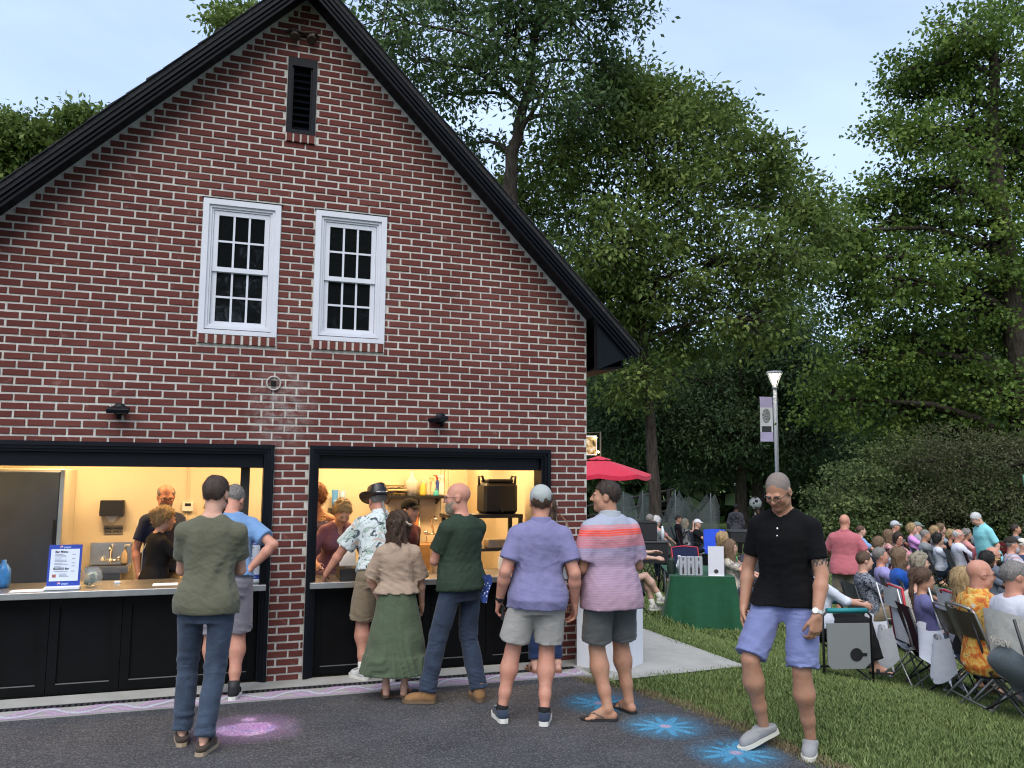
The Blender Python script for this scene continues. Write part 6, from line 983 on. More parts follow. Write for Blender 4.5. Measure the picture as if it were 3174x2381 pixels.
b.grid(canopy, 48, 8); b.grid(lambda u, v: (canopy(u, 1)[0], canopy(u, 1)[1], canopy(u, 1)[2]-.10*v), 48, 1); b.build('canopy', um, r); b = MB(); b.grid(lambda u, v: (math.cos(2*PI*u)*.30*v, math.sin(2*PI*u)*.30*v, zt+.06-.10*v-.01*math.sin(u*50)*v), 32, 3); b.build('vent_cap', um, r); b = MB(); b.tube([(0, 0, 0), (0, 0, 2.7)], .022, 8); b.build('pole', mat('pole_wood', (.2, .13, .08), .5), r); b = MB(); b.lathe([(0, 0), (.25, 0), (.25, .05), (.04, .09), (0, .09)], 16); b.build('base', BPL, r)
for k in range(n): a = 2*PI*k/n; b = MB(); b.tube([(0, 0, zt-.04), (math.cos(a)*rr*.98, math.sin(a)*rr*.98, zr-.03)], .008, 5); b.build('rib', MATS['pole_wood'], r)
r = empty('hanging_picture', (8.80, 10.9, G(8.8, 10.9)), R(-20), 'framed drink picture on a pole above the umbrella', 'sign'); b = MB(); b.tube([(.22, 0, 0), (.22, 0, 3.40)], .02, 8); b.tube([(.22, 0, 3.38), (-.30, 0, 3.36)], .012, 6); b.build('pole', mat('bronze', (.06, .045, .03), .5), r); part('frame', WPL, r, ((-.30, -.01, 2.82), (.13, .01, 3.30)), bev=.004); t = NT('picture_print', .6); p = t.obj(); z_ = t.noise(p, 9, 4); t.color(t.ramp(z_, [(.35, (.02, .015, .01)), (.48, (.42, .28, .08)), (.58, (.60, .50, .28)), (.68, (.65, .62, .55))])); part('print', t.m, r, ((-.28, -.0125, 2.85), (.11, -.0105, 3.27)))
for i, (x, z) in enumerate(((-.2, 3.12), (.10, 3.25), (.16, 2.90), (.12, 2.75))): b = MB(); b.ball((x, -.05, z), .03, 8); b.build('bulb', mat('bulb_glow', (.9, .7, .4), .4, emit=(1, .68, .28), estr=5), r)
# street lamp with banner
r = empty('street_lamp', (19.68, 18.17, G(19.68, 18.17)), R(-30), 'lit street lamp with conical head rising behind the walking man', 'street lamp'); LM = mat('lamp_paint', (.42, .43, .44), .4); zt = 6.1; b = MB(); b.tube([(0, 0, 0), (0, 0, zt-.1)], .075, 10); b.lathe([(0, 0), (.16, 0), (.16, .1), (.08, .2)], 12); b.build('pole', LM, r); b = MB(); b.lathe([(0, zt-.1), (.085, zt-.1), (.09, zt), (0, zt)], 12)
for k in range(6): a = 2*PI*k/6; b.tube([(.08*math.cos(a), .08*math.sin(a), zt), (.26*math.cos(a), .26*math.sin(a), zt+.50)], .018, 5)
b.lathe([(.29, zt+.48), (.31, zt+.52), (.27, zt+.57), (0, zt+.59)], 20); b.build('lamp_head', LM, r); b = MB(); b.lathe([(0, zt+.02), (.05, zt+.02), (.19, zt+.47), (0, zt+.478)], 16); b.build('lens', mat('street_glow', (.9, .88, .8), .4, emit=(1, .92, .76), estr=2.6), r); pl = bpy.data.lights.new('street_lamp_light', 'POINT'); pl.energy = 60; pl.color = (1, .9, .7); pl.shadow_soft_size = .15; po = bpy.data.objects.new('lamp_light', pl); COL.objects.link(po); po.parent = r; po.location = (0, 0, zt+.30)
r2 = empty('pole_banner', (19.68, 18.17, G(19.68, 18.17)), R(-30), 'purple pole banner with a grey portrait print', 'banner'); b = MB(); z0, z1 = 4.05, 5.70; wv = lambda u, v: (-.10-.46*u, -.02+.05*math.sin(3*v+1.5*u), z0+(z1-z0)*v+.04*u*math.sin(2.5*v)); b.grid(wv, 4, 14); t = NT('banner_print', .7); x, y, z = t.xyz(t.obj()); dx = t.math('ADD', x, .33); dz = t.math('SUBTRACT', z, 5.0)
band = t.math('GREATER_THAN', t.math('ABSOLUTE', t.math('SUBTRACT', z, 4.86)), .46); ov = t.math('ADD', t.math('POWER', t.math('ABSOLUTE', t.math('DIVIDE', dx, .15)), 2.0), t.math('POWER', t.math('ABSOLUTE', t.math('DIVIDE', dz, .27)), 2.0)); face = t.map(ov, .92, 1.05, 1, 0); sh = t.noise(t.obj((1, 1, 1.6)), 9, 3); fc = t.mix(t.map(sh, .35, .65), (.10, .10, .10), (.55, .55, .55)); body = t.math('LESS_THAN', z, 4.62); bg_ = t.mix(face, (.82, .82, .84), fc); bg_ = t.mix(t.math('MULTIPLY', body, t.map(t.math('ABSOLUTE', dx), .16, .19, 1, 0)), bg_, (.05, .05, .055)); t.color(t.mix(band, bg_, (.60, .52, .76))); b.build('cloth', t.m, r2); b = MB(); b.tube([(-.02, 0, z1), (-.58, 0, z1)], .014, 6); b.tube([(-.02, 0, z0), (-.58, 0, z0)], .014, 6); b.build('arms', LM, r2)
# netting tents, timber rails, ball, statue
nm = NT('net', .9, .1); nm.color((.15, .17, .155)); nm.alpha(nm.map(nm.noise(nm.obj(), 60, 2), .3, .7, .42, .56)); r = empty('net_tent', (14, 16.4, G(14, 16.4)), R(-19), 'grey netting draped in peaks over poles', 'netting'); pk = [(-1.75, 1.55), (-1.35, 2.05), (-1.1, 1.95), (-.95, 1.2), (-.70, 2.10), (-.25, 1.75), (.0, 1.0), (.38, 2.12), (.62, 1.75), (.80, 1.95), (1.05, 1.35), (1.55, 2.02), (1.75, 1.6)]
b = MB(); b.grid(lambda u, v: (np.interp(u, np.linspace(0, 1, 13), [q[0] for q in pk]), .45*math.sin(u*19)*(1-v*.6), v*np.interp(u, np.linspace(0, 1, 13), [q[1] for q in pk])), 48, 8, False); b.grid(lambda u, v: (np.interp(u, np.linspace(0, 1, 13), [q[0] for q in pk])*1.02, .9+.5*math.sin(u*15+1)*(1-v*.6), v*np.interp(u, np.linspace(0, 1, 13), [q[1] for q in pk])*.98), 48, 8, False); b.build('net', nm.m, r); 
for x, h_ in ((-1.35, 2.05), (-.70, 2.1), (.38, 2.12), (1.55, 2.02)): b = MB(); b.tube([(x, .4, 0), (x, .4, h_)], .018, 6); b.build('pole', mat('net_pole', (.2, .2, .19), .6), r)
r = empty('timber_rail', (14.29, 19.56, G(14.29, 19.56)), R(-25), 'dark timber stair rail among the tree trunks', 'railing'); TW = mat('dark_timber', (.03, .024, .02), .9)
for k in range(4): b = MB(); b.tube([(-1.8, 0, .4+.36*k), (1.6, 0, 1.1+.36*k)], .05, 5); b.build('rail', TW, r)
for x in (-1.6, -.6, .4, 1.4): b = MB(); b.box((x-.06, -.06, 0), (x+.06, .06, 1.9+.2*x)); b.build('post', TW, r)
t = NT('ball_print', .5); d = t.vor(t.obj(), 4.4); t.color(t.mix(t.map(d, .33, .38), (.02, .02, .02), (.75, .75, .75))); r = empty('giant_ball', (22.28, 23.19, G(22.28, 23.19)), 0, 'giant inflatable black and white football beyond the lawn', 'ball'); b = MB(); b.ball((0, 0, 1.72), .27, 16); b.build('ball', t.m, r); b = MB(); b.lathe([(0, 0), (.2, 0), (.2, .2), (.04, .5), (.04, 1.47), (0, 1.47)], 12); b.build('stand', WPL, r)
r = empty('bronze_sculpture', (22.35, 9.55, G(22.35, 9.55)), 0, 'green patinated bronze sculpture at the right edge', 'sculpture'); PT = mat('patina', (.13, .30, .24), .7, noise=.3, nscale=9); b = MB(); b.tube([(-.75, 0, 2.9), (-.95, 0, 2.75), (-.92, 0, 2.5), (-.7, 0, 2.2), (-.45, 0, 1.85), (-.2, 0, 1.6)], [.02, .035, .05, .07, .10, .16], 8); b.ball((-.45, 0, 2.05), (.13, .10, .10), 10); b.ball((0, 0, 1.15), (.42, .35, .75), 12); b.tube([(.2, 0, 1.6), (.6, 0, 2.1), (.8, .1, 2.5)], [.16, .10, .05], 8); b.tube([(-.2, 0, .6), (-.3, 0, 0)], .14, 8); b.tube([(.2, 0, .6), (.3, 0, 0)], .14, 8); b.build('figure', PT, r); part('plinth', mat('plinth_stone', (.25, .25, .24), .8), r, ((-.7, -.5, -.2), (.7, .5, .02)), bev=.02)
# blanket over the nearest chair
r = empty('grey_blanket', (6.58, -2.94, G(6.58, -2.94)), -R(104), 'slate grey blanket draped over the nearest chair', 'blanket'); b = MB(); b.grid(lambda u, v: (-.36+.78*u+.03*math.sin(7*v), -.36-.16*math.sin(PI*min(1, v*1.2))-.05*math.sin(5*u+2*v)-.03*math.sin(11*u), .66-.52*v*(.55+.45*math.sin(PI*u*.9+.3))+.02*math.sin(9*u)), 24, 16); b.grid(lambda u, v: (-.36+.78*u, -.36+.26*v, .665+.01*math.sin(9*u)), 12, 3); b.build('cloth', fabric('blanket', (.085, .105, .115), .9, .12, 1.2), r)
# ================================================================== the people
HD = {k: hairmat(k, *c) for k, c in dict(black=((.022, .018, .016),), dark=((.050, .034, .026),), brown=((.115, .066, .038), (.045, .026, .016)), ltbrown=((.22, .145, .085), (.09, .055, .03)), blond=((.46, .33, .17), (.20, .125, .055)), ash=((.36, .31, .23), (.15, .125, .09)), grey=((.27, .25, .23), (.11, .10, .09)), white=((.62, .62, .61), (.36, .36, .35)), auburn=((.20, .075, .035), (.07, .028, .014)), orange=((.45, .22, .07), (.2, .09, .03))).items()}
GF = mat('glasses_frame', (.012, .012, .014), .3); DEN = fabric('denim', (.024, .037, .064), .85, .30, 1.2, heather=.25); DENL = fabric('denim_light', (.033, .050, .080), .85, .38, 1.4, heather=.3); KHA = fabric('khaki', (.24, .19, .125), .85, .10, 1.0); SOLEW = mat('sole_white', (.66, .65, .60), .6); SOLEB = mat('sole_brown', (.10, .06, .035), .7); SOLEK = mat('sole_black', (.015, .015, .016), .6)
def world_feet(feet, hd):
    (lx, ly), (rx, ry) = feet; mx, my = (lx+rx)/2, (ly+ry)/2; c, s = math.cos(R(hd)), math.sin(R(hd)); loc = lambda x, y: ((x-mx)*c-(y-my)*s, (x-mx)*s+(y-my)*c); return (mx, my), loc(lx, ly), loc(rx, ry)
def stand(feet, hd, P, label, **k):
    (mx, my), l, r = world_feet(feet, hd); z = float(ter(mx, my))+k.pop('z', .008); P = dict(P); P.setdefault('aL', (l[0], l[1], .085)); P.setdefault('aR', (r[0], r[1], .085)); return person((mx, my, z), hd, P, label, **k)
CROSS = dict(wL=(.05, .20, 1.16), wR=(-.05, .225, 1.11), eL=(-1, -.15, -.6), eR=(1, -.15, -.6), hL=(.7, -.55, .25), hR=(-.7, -.6, .25), tL=(0, .3, 1), tR=(0, .3, 1), cL=25, cR=30)
def sc(P, H, dx=0): # scale pose targets given for a 1.78 m figure
    q = dict(P)
    for k in ('wL', 'wR'):
        if k in q: q[k] = tuple(x*H/1.78+(dx if i == 0 else 0) for i, x in enumerate(q[k]))
    return q
# --- the queue
stand(((.08, -1.53), (.22, -1.77)), 8, dict(sc(CROSS, 1.84, .05), H=1.84, b=.88, shw=.98, px=.05, side=1, skin='fair', hair='short', hairm=hairmat('umber', (.075, .052, .040)), beard=1, head=(-14, -4, 0), wear=[dict(t='shirt', m=fabric('olive_tee', (.098, .098, .064), .85, .14, 1.3, heather=.15), sl=.66, hem=-.115, ease=.020, flare=.012, wr=.0052, fr=(14, 14, 9), seed=21), dict(t='pants', m=DENL, len=1.98, cuff=1.25, wr=.0062, fr=(15, 15, 13), seed=31), dict(t='shoes', kind='slip', mat=fabric('brown_shoe', (.055, .040, .030)), sole=mat('sole_tan', (.35, .27, .18), .7))], fL=(12, 0), fR=(-14, 0)), 'man in olive tee and blue jeans seen from behind with folded arms', h=.0090)
stand(((.24, -.40), (.42, -.47)), 4, dict(H=1.80, b=1.03, skin='ruddy', hair='short', hairm=HD['grey'], head=(-22, -34, 0), lean=16, wR=(.18, -.06, 1.02), eR=(1, -.6, -.1), wL=(-.16, .42, 1.02), wear=[dict(t='shirt', m=fabric('sky_tee', (.135, .250, .44), .85, .12, 1.2, heather=.2), sl=.68, hem=-.02, ease=.022, seed=5), dict(t='belt', m=SOLEK), dict(t='pants', m=fabric('grey_cargo', (.22, .21, .235), .85, .12), len=.98, ease=.028, seed=7), dict(t='socks', m=SOLEK, len=.12), dict(t='shoes', kind='sneaker', mat=fabric('black_shoe', (.02, .02, .022)), sole=SOLEW)]), 'man in light blue tee bowing over the left counter')
HAW = NT('hawaiian_print', .8, .2); v = HAW.obj(); a_ = HAW.noise(v, 7, 4, .6, 1.2); b_ = HAW.noise(HAW.obj((1, 1, 1), (1, 2, 0)), 13, 4, .6, 1.5); c = HAW.ramp(a_, [(.30, (.42, .50, .50)), (.48, (.55, .60, .60)), (.55, (.20, .29, .23)), (.60, (.52, .57, .57)), (.72, (.40, .27, .19))]); c = HAW.mix(HAW.map(b_, .58, .61), c, (.055, .075, .085)); c = HAW.mix(HAW.map(HAW.noise(v, 5, 3, .5, 2), .62, .66), c, (.45, .36, .30)); HAW.color(c); HAW.bump(HAW.noise(v, 12, 4), .5, .012)
root, S = stand(((1.50, -.16), (1.73, -.25)), -4, dict(H=1.77, b=1.04, skin='ruddy', hair='short', hairm=HD['grey'], head=(10, -18, 0), lean=17, side=3, wL=(-.42, .26, .90), eL=(-.6, -.6, .3), hL=(-.1, .6, -.7), wR=(.16, .44, .99), wear=[dict(t='shirt', m=HAW.m, sl=.86, loose=2.0, hem=-.02, ease=.024, seed=14, wr=.005, collar=HAW.m), dict(t='belt', m=SOLEK), dict(t='pants', m=KHA, len=.97, ease=.030, wr=.006, seed=3, flare=.03), dict(t='cap', kind='brim', m=mat('black_leather', (.010, .010, .011), .35, bump=.3, bscale=60)), dict(t='socks', m=SOLEW, len=.16), dict(t='shoes', kind='sneaker', mat=fabric('white_shoe', (.58, .57, .55)), sole=SOLEW)], fL=(22, 0)), 'man in tropical print shirt and black hat leaning on the counter')
Rh, c0, g0 = S['Rh'], S['hc'], S['hs']; m = MB(); Q = lambda p: Vector(Rh@(V3(*p)*g0)+c0); m.tube([Q((0, -.098, -.03)), Q((0, -.115, -.10)), Q((.005, -.13, -.17)), Q((0, -.14, -.25))], [.014, .012, .010, .005], 7); m.build('braid', HD['grey'], root); m = MB(); m.tube([Q((.092*math.cos(a), .110*math.sin(a)-.01, .050)) for a in np.linspace(0, 2*PI, 24)], .007, 6, cap=False); hb = m.build('hat_band', mat('band_silver', (.35, .36, .38), .3, metal=.8, noise=.5, nscale=60), root)
BLS = fabric('beige_blouse', (.33, .245, .18), .8, .08, 1.6)
root, S = stand(((1.58, -.82), (1.72, -.86)), 14, dict(sex='f', H=1.52, b=1.08, skin='fair', hair='wavy', hairm=hairmat('chestnut', (.085, .050, .032), (.03, .018, .012)), head=(34, 4, 0), wL=(-.16, .17, .76), wR=(.20, .14, .72), eL=(-1, -.6, 0), eR=(1, -.6, .1), wear=[dict(t='shirt', m=BLS, sl=.92, loose=2.0, hem=.015, ease=.022, wr=.006, fr=(18, 18, 24), seed=8), dict(t='skirt', m=fabric('sage_skirt', (.072, .098, .058), .85, .12, 1.4), hem=.20, full=.95), dict(t='shoes', kind='sandal', mat=SOLEB, sole=SOLEB)]), 'woman in beige blouse and long sage green skirt', h=.0090)
m = MB(); c_ = S['hc']+S['Rh']@V3(.03, -.115, .03); m.tube([c_+V3(-.03, 0, .01), c_+V3(0, -.018, .0), c_+V3(.03, 0, -.012)], .008, 6); m.tube([c_+V3(-.02, -.01, .02), c_+V3(.015, -.015, -.02)], .006, 6); m.build('hair_clip', mat('clip_tan', (.5, .4, .3), .4), root)
root, S = stand(((1.86, -1.06), (2.27, -1.12)), -28, dict(sc(CROSS, 1.79, .08), H=1.79, b=1.02, px=.08, skin='ruddy', beard=1, hairm=HD['ash'], head=(46, -3, 0), glasses=GF, belly=.03, wear=[dict(t='shirt', m=fabric('forest_tee', (.022, .038, .024), .85, .14, 1.4, heather=.15), sl=.68, hem=-.09, ease=.022, seed=17, wr=.0055), dict(t='pants', m=DEN, len=2.0, cuff=1.5, wr=.0065, fr=(15, 15, 13), seed=19), dict(t='shoes', kind='boot', mat=fabric('tan_boot', (.26, .14, .06)), sole=mat('sole_gum', (.14, .09, .05), .7))], fL=(40, 0), fR=(-25, 0)), 'bald bearded man in dark green tee and jeans with folded arms', h=.0090)
m = MB(); p0 = S['pel']+S['Rt']@V3(.09, -.165, -.02); m.grid(lambda u, v: tuple(p0+S['Rt']@V3(-.04+.09*u+.02*math.sin(5*v), -.012*math.sin(7*u+3*v)-.015, .05-.22*v*(.6+.4*math.sin(2.6*u+.3)))), 8, 8); t = NT('bandana', .8); t.color(t.mix(t.map(t.vor(t.obj(), 45), .20, .26), (.75, .78, .85), (.02, .05, .20))); m.build('bandana', t.m, root)
PUR = fabric('purple_polo', (.165, .160, .290), .85, .08, 1.0, heather=.30)
root, S = stand(((2.27, -1.70), (2.54, -1.86)), 14, dict(H=1.77, b=1.02, shw=1.0, px=.11, side=2, skin='ruddy', hair='short', hairm=HD['brown'], head=(-6, 2, 0), wL=(-.175, .06, .86), wR=(.385, .03, .84), eL=(-.35, -1, 0), eR=(.35, -1, 0), cL=55, cR=35, belly=.02, arm=1.12, wear=[dict(t='shirt', m=PUR, sl=.70, hem=-.135, ease=.022, seed=27, wr=.0050, collar=PUR, loose=1.6), dict(t='pants', m=fabric('stone_shorts', (.335, .325, .30), .85, .08, 1.3), len=.82, ease=.030, flare=.030, wr=.006, seed=29), dict(t='cap', kind='cap', m=fabric('pale_cap', (.34, .37, .36), .8, .06)), dict(t='watch', side='L', m=BPL), dict(t='socks', m=fabric('black_canvas', (.012, .012, .012), .8), len=.07), dict(t='shoes', kind='sneaker', mat=fabric('navy_shoe', (.030, .042, .068)), sole=SOLEW, k=1.06)], fL=(10, 0), fR=(-12, 0)), 'man in purple polo, pale cap and stone shorts', h=.0090)
m = MB(); w = S['wrL']; m.box((-.012, -.035, -.06), (.012, .035, .05), M=Matrix.Translation(Vector(w)+Vector((.025, .03, -.085))), bev=.006); o = m.build('wallet', BPL); wl_ = root.matrix_basis; o.location = root.location; o.rotation_euler = root.rotation_euler; tag(o, 'small black wallet held in the purple polo man\'s left hand', 'wallet')
stand(((3.03, -.37), (3.24, -.42)), 6, dict(sex='f', H=1.66, skin='fair', hair='long', hairm=HD['brown'], wL=(-.14, .3, 1.0), wR=(.22, .2, .95), wear=[dict(t='shirt', m=fabric('grey_tee', (.2, .2, .22)), sl=.6, hem=-.05), dict(t='pants', m=fabric('dark_jean', (.014, .028, .075), .85, .2), len=1.92, ease=.008, seed=4), dict(t='shoes', kind='sandal', mat=SOLEB, sole=mat('tan_sole', (.26, .12, .06), .6))]), 'woman in dark jeans and tan sandals hidden behind the purple polo')
r = empty('brown_handbag', (3.37, -.42, .82), 0, 'brown leather bag at the hip of the woman in jeans', 'bag'); m = MB(); m.box((-.05, -.12, 0), (.05, .12, .22), bev=.02); m.build('bag_body', mat('leather', (.16, .07, .03), .5), r); m = MB(); m.tube([(0, -.1, .21), (-.05, -.02, .55), (-.10, .05, .62)], .008, 5); m.build('strap', MATS['leather'], r)
STR = NT('striped_polo', .85, .2); x, y, z = STR.xyz(STR.obj()); n_ = STR.math('MULTIPLY', STR.noise(STR.obj(), 6, 2), .018); zz = STR.math('ADD', STR.math('ADD', z, n_), STR.math('MULTIPLY', x, -.02)); grp = STR.ramp(STR.map(zz, .85, 1.65), [(0, (.34, .21, .26)), (.38, (.32, .22, .30)), (.515, (.28, .24, .35)), (.525, (.50, .17, .20)), (.625, (.52, .20, .22)), (.635, (.78, .085, .05)), (.685, (.78, .085, .05)), (.695, (.50, .20, .22)), (.725, (.50, .22, .24)), (.735, (.31, .34, .42)), (1, (.31, .34, .42))])
for e in STR.n:
    if e.type == 'VALTORGB': e.color_ramp.interpolation = 'LINEAR'
lines = STR.math('SINE', STR.math('MULTIPLY', zz, 360.0)); lm = STR.math('MULTIPLY', STR.map(lines, -.1, .3, 0, .35), STR.math('LESS_THAN', zz, 1.43)); STR.color(STR.mix(lm, grp, (.38, .34, .44))); STR.bump(STR.noise(STR.obj((1, 1, 1.6)), 9, 5), .5, .02)
root, S = stand(((3.02, -1.92), (3.27, -1.77)), -4, dict(H=1.82, b=1.08, shw=.97, px=-.06, skin='tan', hair='short', hairm=HD['dark'], head=(58, 2, 0), twist=-2, wL=(-.20, .26, 1.08), wR=(.10, .27, 1.07), eL=(-.45, -.8, -.3), eR=(.45, -.8, -.3), belly=.03, arm=1.10, facew=1.08, wear=[dict(t='shirt', m=STR.m, sl=.80, hem=-.17, ease=.024, seed=41, wr=.0045, collar=fabric('grey_collar', (.31, .34, .37)), loose=1.8), dict(t='pants', m=fabric('charcoal_shorts', (.085, .090, .088), .8, .12), len=.90, ease=.026, flare=.028, seed=43, wr=.005), dict(t='shoes', kind='flip', mat=mat('strap_grey', (.12, .11, .10), .7), sole=SOLEK)], fL=(62, 0), fR=(8, 0)), 'heavy man in striped pink and grey polo turning his head left', h=.0090)
m = MB(); e, a = S['elL'], S['shL']; q = a+(e-a)*.66; out = unit(np.cross(e-a, V3(0, 1, 0)))*1.0; p0 = q+V3(-.088, -.012, 0)
for i in range(3): m.prism([Vector(p0+V3(-.001, -.016+.012*i, -.012)), Vector(p0+V3(-.001, -.006+.012*i, -.012)), Vector(p0+V3(-.001, -.014+.012*i, -.002+.010*i))], (0, 0, 0), (-.003, 0, 0))
m.build('sleeve_logo', mat('logo_crimson', (.45, .05, .07), .7), root, fix=True)
BLKT = fabric('black_henley', (.0030, .0030, .0036), .9, .2, 1.0)
root, S = stand(((4.01, -2.97), (3.80, -2.76)), 237, dict(H=1.93, b=.94, shw=.97, skin='tan', hair='buzz', hairm=mat('buzz_grey', (.185, .150, .130), .8, noise=.45, nscale=200), glasses=GF, head=(-4, -30, 0), tattoo='L', pz=1.015, wR=(.275, .07, .90), wL=(-.25, .16, .905), eR=(.7, -1, 0), eL=(-.7, -1, 0), hR=(.0, .22, -1), hL=(.10, .10, -1), tR=(-.2, 1, 0), tL=(.6, .7, 0), cR=28, cL=38, arm=1.10, lean=3, aR=(.15, .09, .150), fR=(-38, -20), kR=(.25, 1, .1), aL=(-.12, -.03, .085), fL=(14, 0), wear=[dict(t='shirt', m=BLKT, sl=.68, hem=-.075, ease=.012, seed=51, wr=.0040, flare=.012, loose=1.0), dict(t='pants', m=fabric('periwinkle', (.165, .190, .36), .85, .08, 1.0), len=.95, ease=.022, flare=.020, seed=53, wr=.0058, fr=(14, 14, 16)), dict(t='watch', side='L', m=mat('watch_silver', (.70, .69, .65), .3, metal=.6), dial=mat('dial_white', (.7, .72, .7), .3), face=(0, 1, .3)), dict(t='shoes', kind='slip', mat=fabric('grey_loafer', (.27, .27, .27), .9, .08), sole=mat('sole_cream', (.60, .58, .50), .6), k=1.08)]), 'tall man in black henley and periwinkle shorts walking onto the asphalt', h=.0080)
for z in (.405, .36, .305): m = MB(); pr = torso_prof(dict(), S); d = np.interp(z*S['s'], pr[:, 0], pr[:, 2]); p0 = S['pel']+S['Rt']@V3(0, d+.010, z*S['s']); m.ball(p0, (.007, .005, .007), 6); m.build('button', PAPER, root)
# --- behind the counters
person((-.275, 1.28, .01), 150, dict(H=1.74, skin='ruddy', hair='ring', hairm=HD['grey'], beard=0, glasses=GF, head=(-18, -14, 0), wL=(-.1, .36, 1.02), wear=[dict(t='shirt', m=fabric('navy_polo', (.018, .026, .062)), sl=.7, collar=fabric('navy_polo', (.018, .026, .062))), dict(t='pants', m=KHA, len=1.95)]), 'bearded man in navy polo standing behind the left counter', h=.0145)
root, S = person((-.29, .88, .01), 62, dict(sex='f', H=1.51, skin='fair', hair='bun', hairm=HD['blond'], head=(-5, -8, 0), wL=(-.12, .34, 1.02), wR=(.14, .34, 1.0), wear=[dict(t='shirt', m=fabric('black_tee', (.008, .008, .009)), sl=.7, hem=-.02), dict(t='pants', m=DEN, len=1.95, ease=.006)]), 'blonde woman in black tee with lanyard behind the left counter', h=.0145)
m = MB(); m.tube([S['nb']+V3(-.06, -.03, 0), S['T'](-.10, -.12, .3), S['T'](-.11, -.11, .05)], .006, 5); m.build('lanyard', mat('lanyard_cream', (.5, .45, .35), .7), root); m = MB(); m.box((-.03, -.004, -.08), (.03, .004, 0), M=Matrix.Translation(Vector(S['T'](-.12, -.11, .05)))); m.build('badge', PAPER, root)
person((.20, .95, .01), 140, dict(sex='f', H=1.62, skin='fair', hair='bob', hairm=HD['orange'], wear=[dict(t='shirt', m=fabric('grey_tee', (.2, .2, .22)), sl=.6), dict(t='pants', m=DEN, len=1.95)]), 'red-haired server mostly hidden behind the light blue tee', h=.0130)
root, S = person((1.20, 1.12, .01), 205, dict(sex='f', H=1.74, skin='tan', hair='bob', hairm=HD['auburn'], head=(-28, -4, 0), barearm=True, wear=[dict(t='shirt', m=fabric('plum_tank', (.075, .055, .105), .7, .15, 1.5), sl=0, neck='off', hem=-.16, flare=.04), dict(t='pants', m=DEN, len=1.9)]), 'woman in plum sleeveless top with chunky necklace', h=.0145)
for k, rr in enumerate((.075, .105)):
    m = MB(); q = [S['T'](rr*1.1*math.cos(a), .085+.03*math.sin(-a), .45-rr*1.35*abs(math.sin(a))) for a in np.linspace(0, PI, 13)]
    for p_ in q: m.ball(p_, .011, 6)
    m.build('necklace', mat('bead_gold', (.42, .30, .12), .3, metal=.6), root)
person((1.36, .86, .01), 176, dict(sex='f', H=1.66, skin='fair', hair='bun', hairm=HD['blond'], head=(4, -34, 0), lean=24, b=1.08, wL=(-.22, .42, .92), wR=(.25, .40, .93), wear=[dict(t='shirt', m=fabric('mauve_top', (.185, .085, .125), .8, .12, 1.3), sl=1.35, hem=-.1, neck='v'), dict(t='pants', m=DEN, len=1.9)]), 'woman in mauve top bending over the right counter', h=.0145)
person((2.02, .95, .01), 150, dict(H=1.60, skin='fair', hair='short', hairm=HD['dark'], lean=15, wear=[dict(t='shirt', m=fabric('maroon_tee', (.075, .012, .022)), sl=.7), dict(t='pants', m=DEN, len=1.9), dict(t='cap', kind='cap', m=fabric('black_cap', (.01, .01, .011)))]), 'server in maroon tee partly hidden behind the black hat', h=.0145)
# --- standing on the lawn
def head_at(hx, hy, hz, hd, P, label, **k):
    """place a figure so that its head is at (hx, hy, hz)"""
    S = skel(P); o = rotz(-R(hd))@S['hc']; x, y = hx-o[0], hy-o[1]; return person((x, y, hz-o[2]), hd, P, label, **k)
def stand_at(hx, hy, hd, P, label, hz=None, **k):
    P = dict(P); S = skel(P); o = rotz(-R(hd))@S['hc']; x, y = hx-o[0], hy-o[1]; return person((x, y, float(ter(x, y))), hd, P, label, **k)
stand_at(9.54, 3.04, 48, dict(H=1.76, b=1.12, skin='ruddy', head=(-10, -4, 0), belly=.03, wL=(-.2, .3, 1.1), wR=(.25, .25, 1.08), wear=[dict(t='shirt', m=fabric('pink_shirt', (.40, .115, .135), .85, .08, 1.2, heather=.2), sl=.8, hem=-.16, ease=.024, collar=fabric('pink_shirt', (.40, .115, .135))), dict(t='pants', m=fabric('putty_shorts', (.25, .22, .165), .85, .12, 1.3), len=.98, ease=.03), dict(t='shoes', kind='sneaker', mat=fabric('white_shoe', (.58, .57, .55)), sole=SOLEW)]), 'bald man in pink shirt standing with his back turned', h=.0160)
stand_at(13.64, 4.27, 285, dict(H=1.80, b=1.08, skin='fair', hair='short', hairm=HD['white'], head=(0, -38, 0), lean=14, belly=.04, wear=[dict(t='shirt', m=fabric('aqua_shirt', (.22, .56, .60), .85, .06), sl=.85, hem=-.18, collar=fabric('aqua_shirt', (.22, .56, .60))), dict(t='pants', m=KHA, len=1.9), dict(t='shoes', kind='sneaker', mat=fabric('white_shoe', (.58, .57, .55)), sole=SOLEW)]), 'white-haired man in aqua shirt looking down among the seats', h=.0185)
CAMO = NT('camo_jacket', .85); q = CAMO.noise(CAMO.obj(), 12, 3, .5, .6); CAMO.color(CAMO.ramp(q, [(.38, (.012, .012, .016)), (.46, (.045, .045, .055)), (.56, (.085, .085, .095)), (.64, (.02, .02, .026))]))
stand_at(16.76, 16.54, 50, dict(H=1.80, b=1.1, skin='dark', hair='short', hairm=HD['black'], wear=[dict(t='shirt', m=CAMO.m, sl=1.95, hem=-.2, ease=.03), dict(t='pants', m=fabric('black_pants', (.01, .01, .011)), len=1.95), dict(t='shoes', kind='sneaker', mat=SOLEK, sole=SOLEW)]), 'man in dark camouflage jacket standing at the far bar table', h=.016)
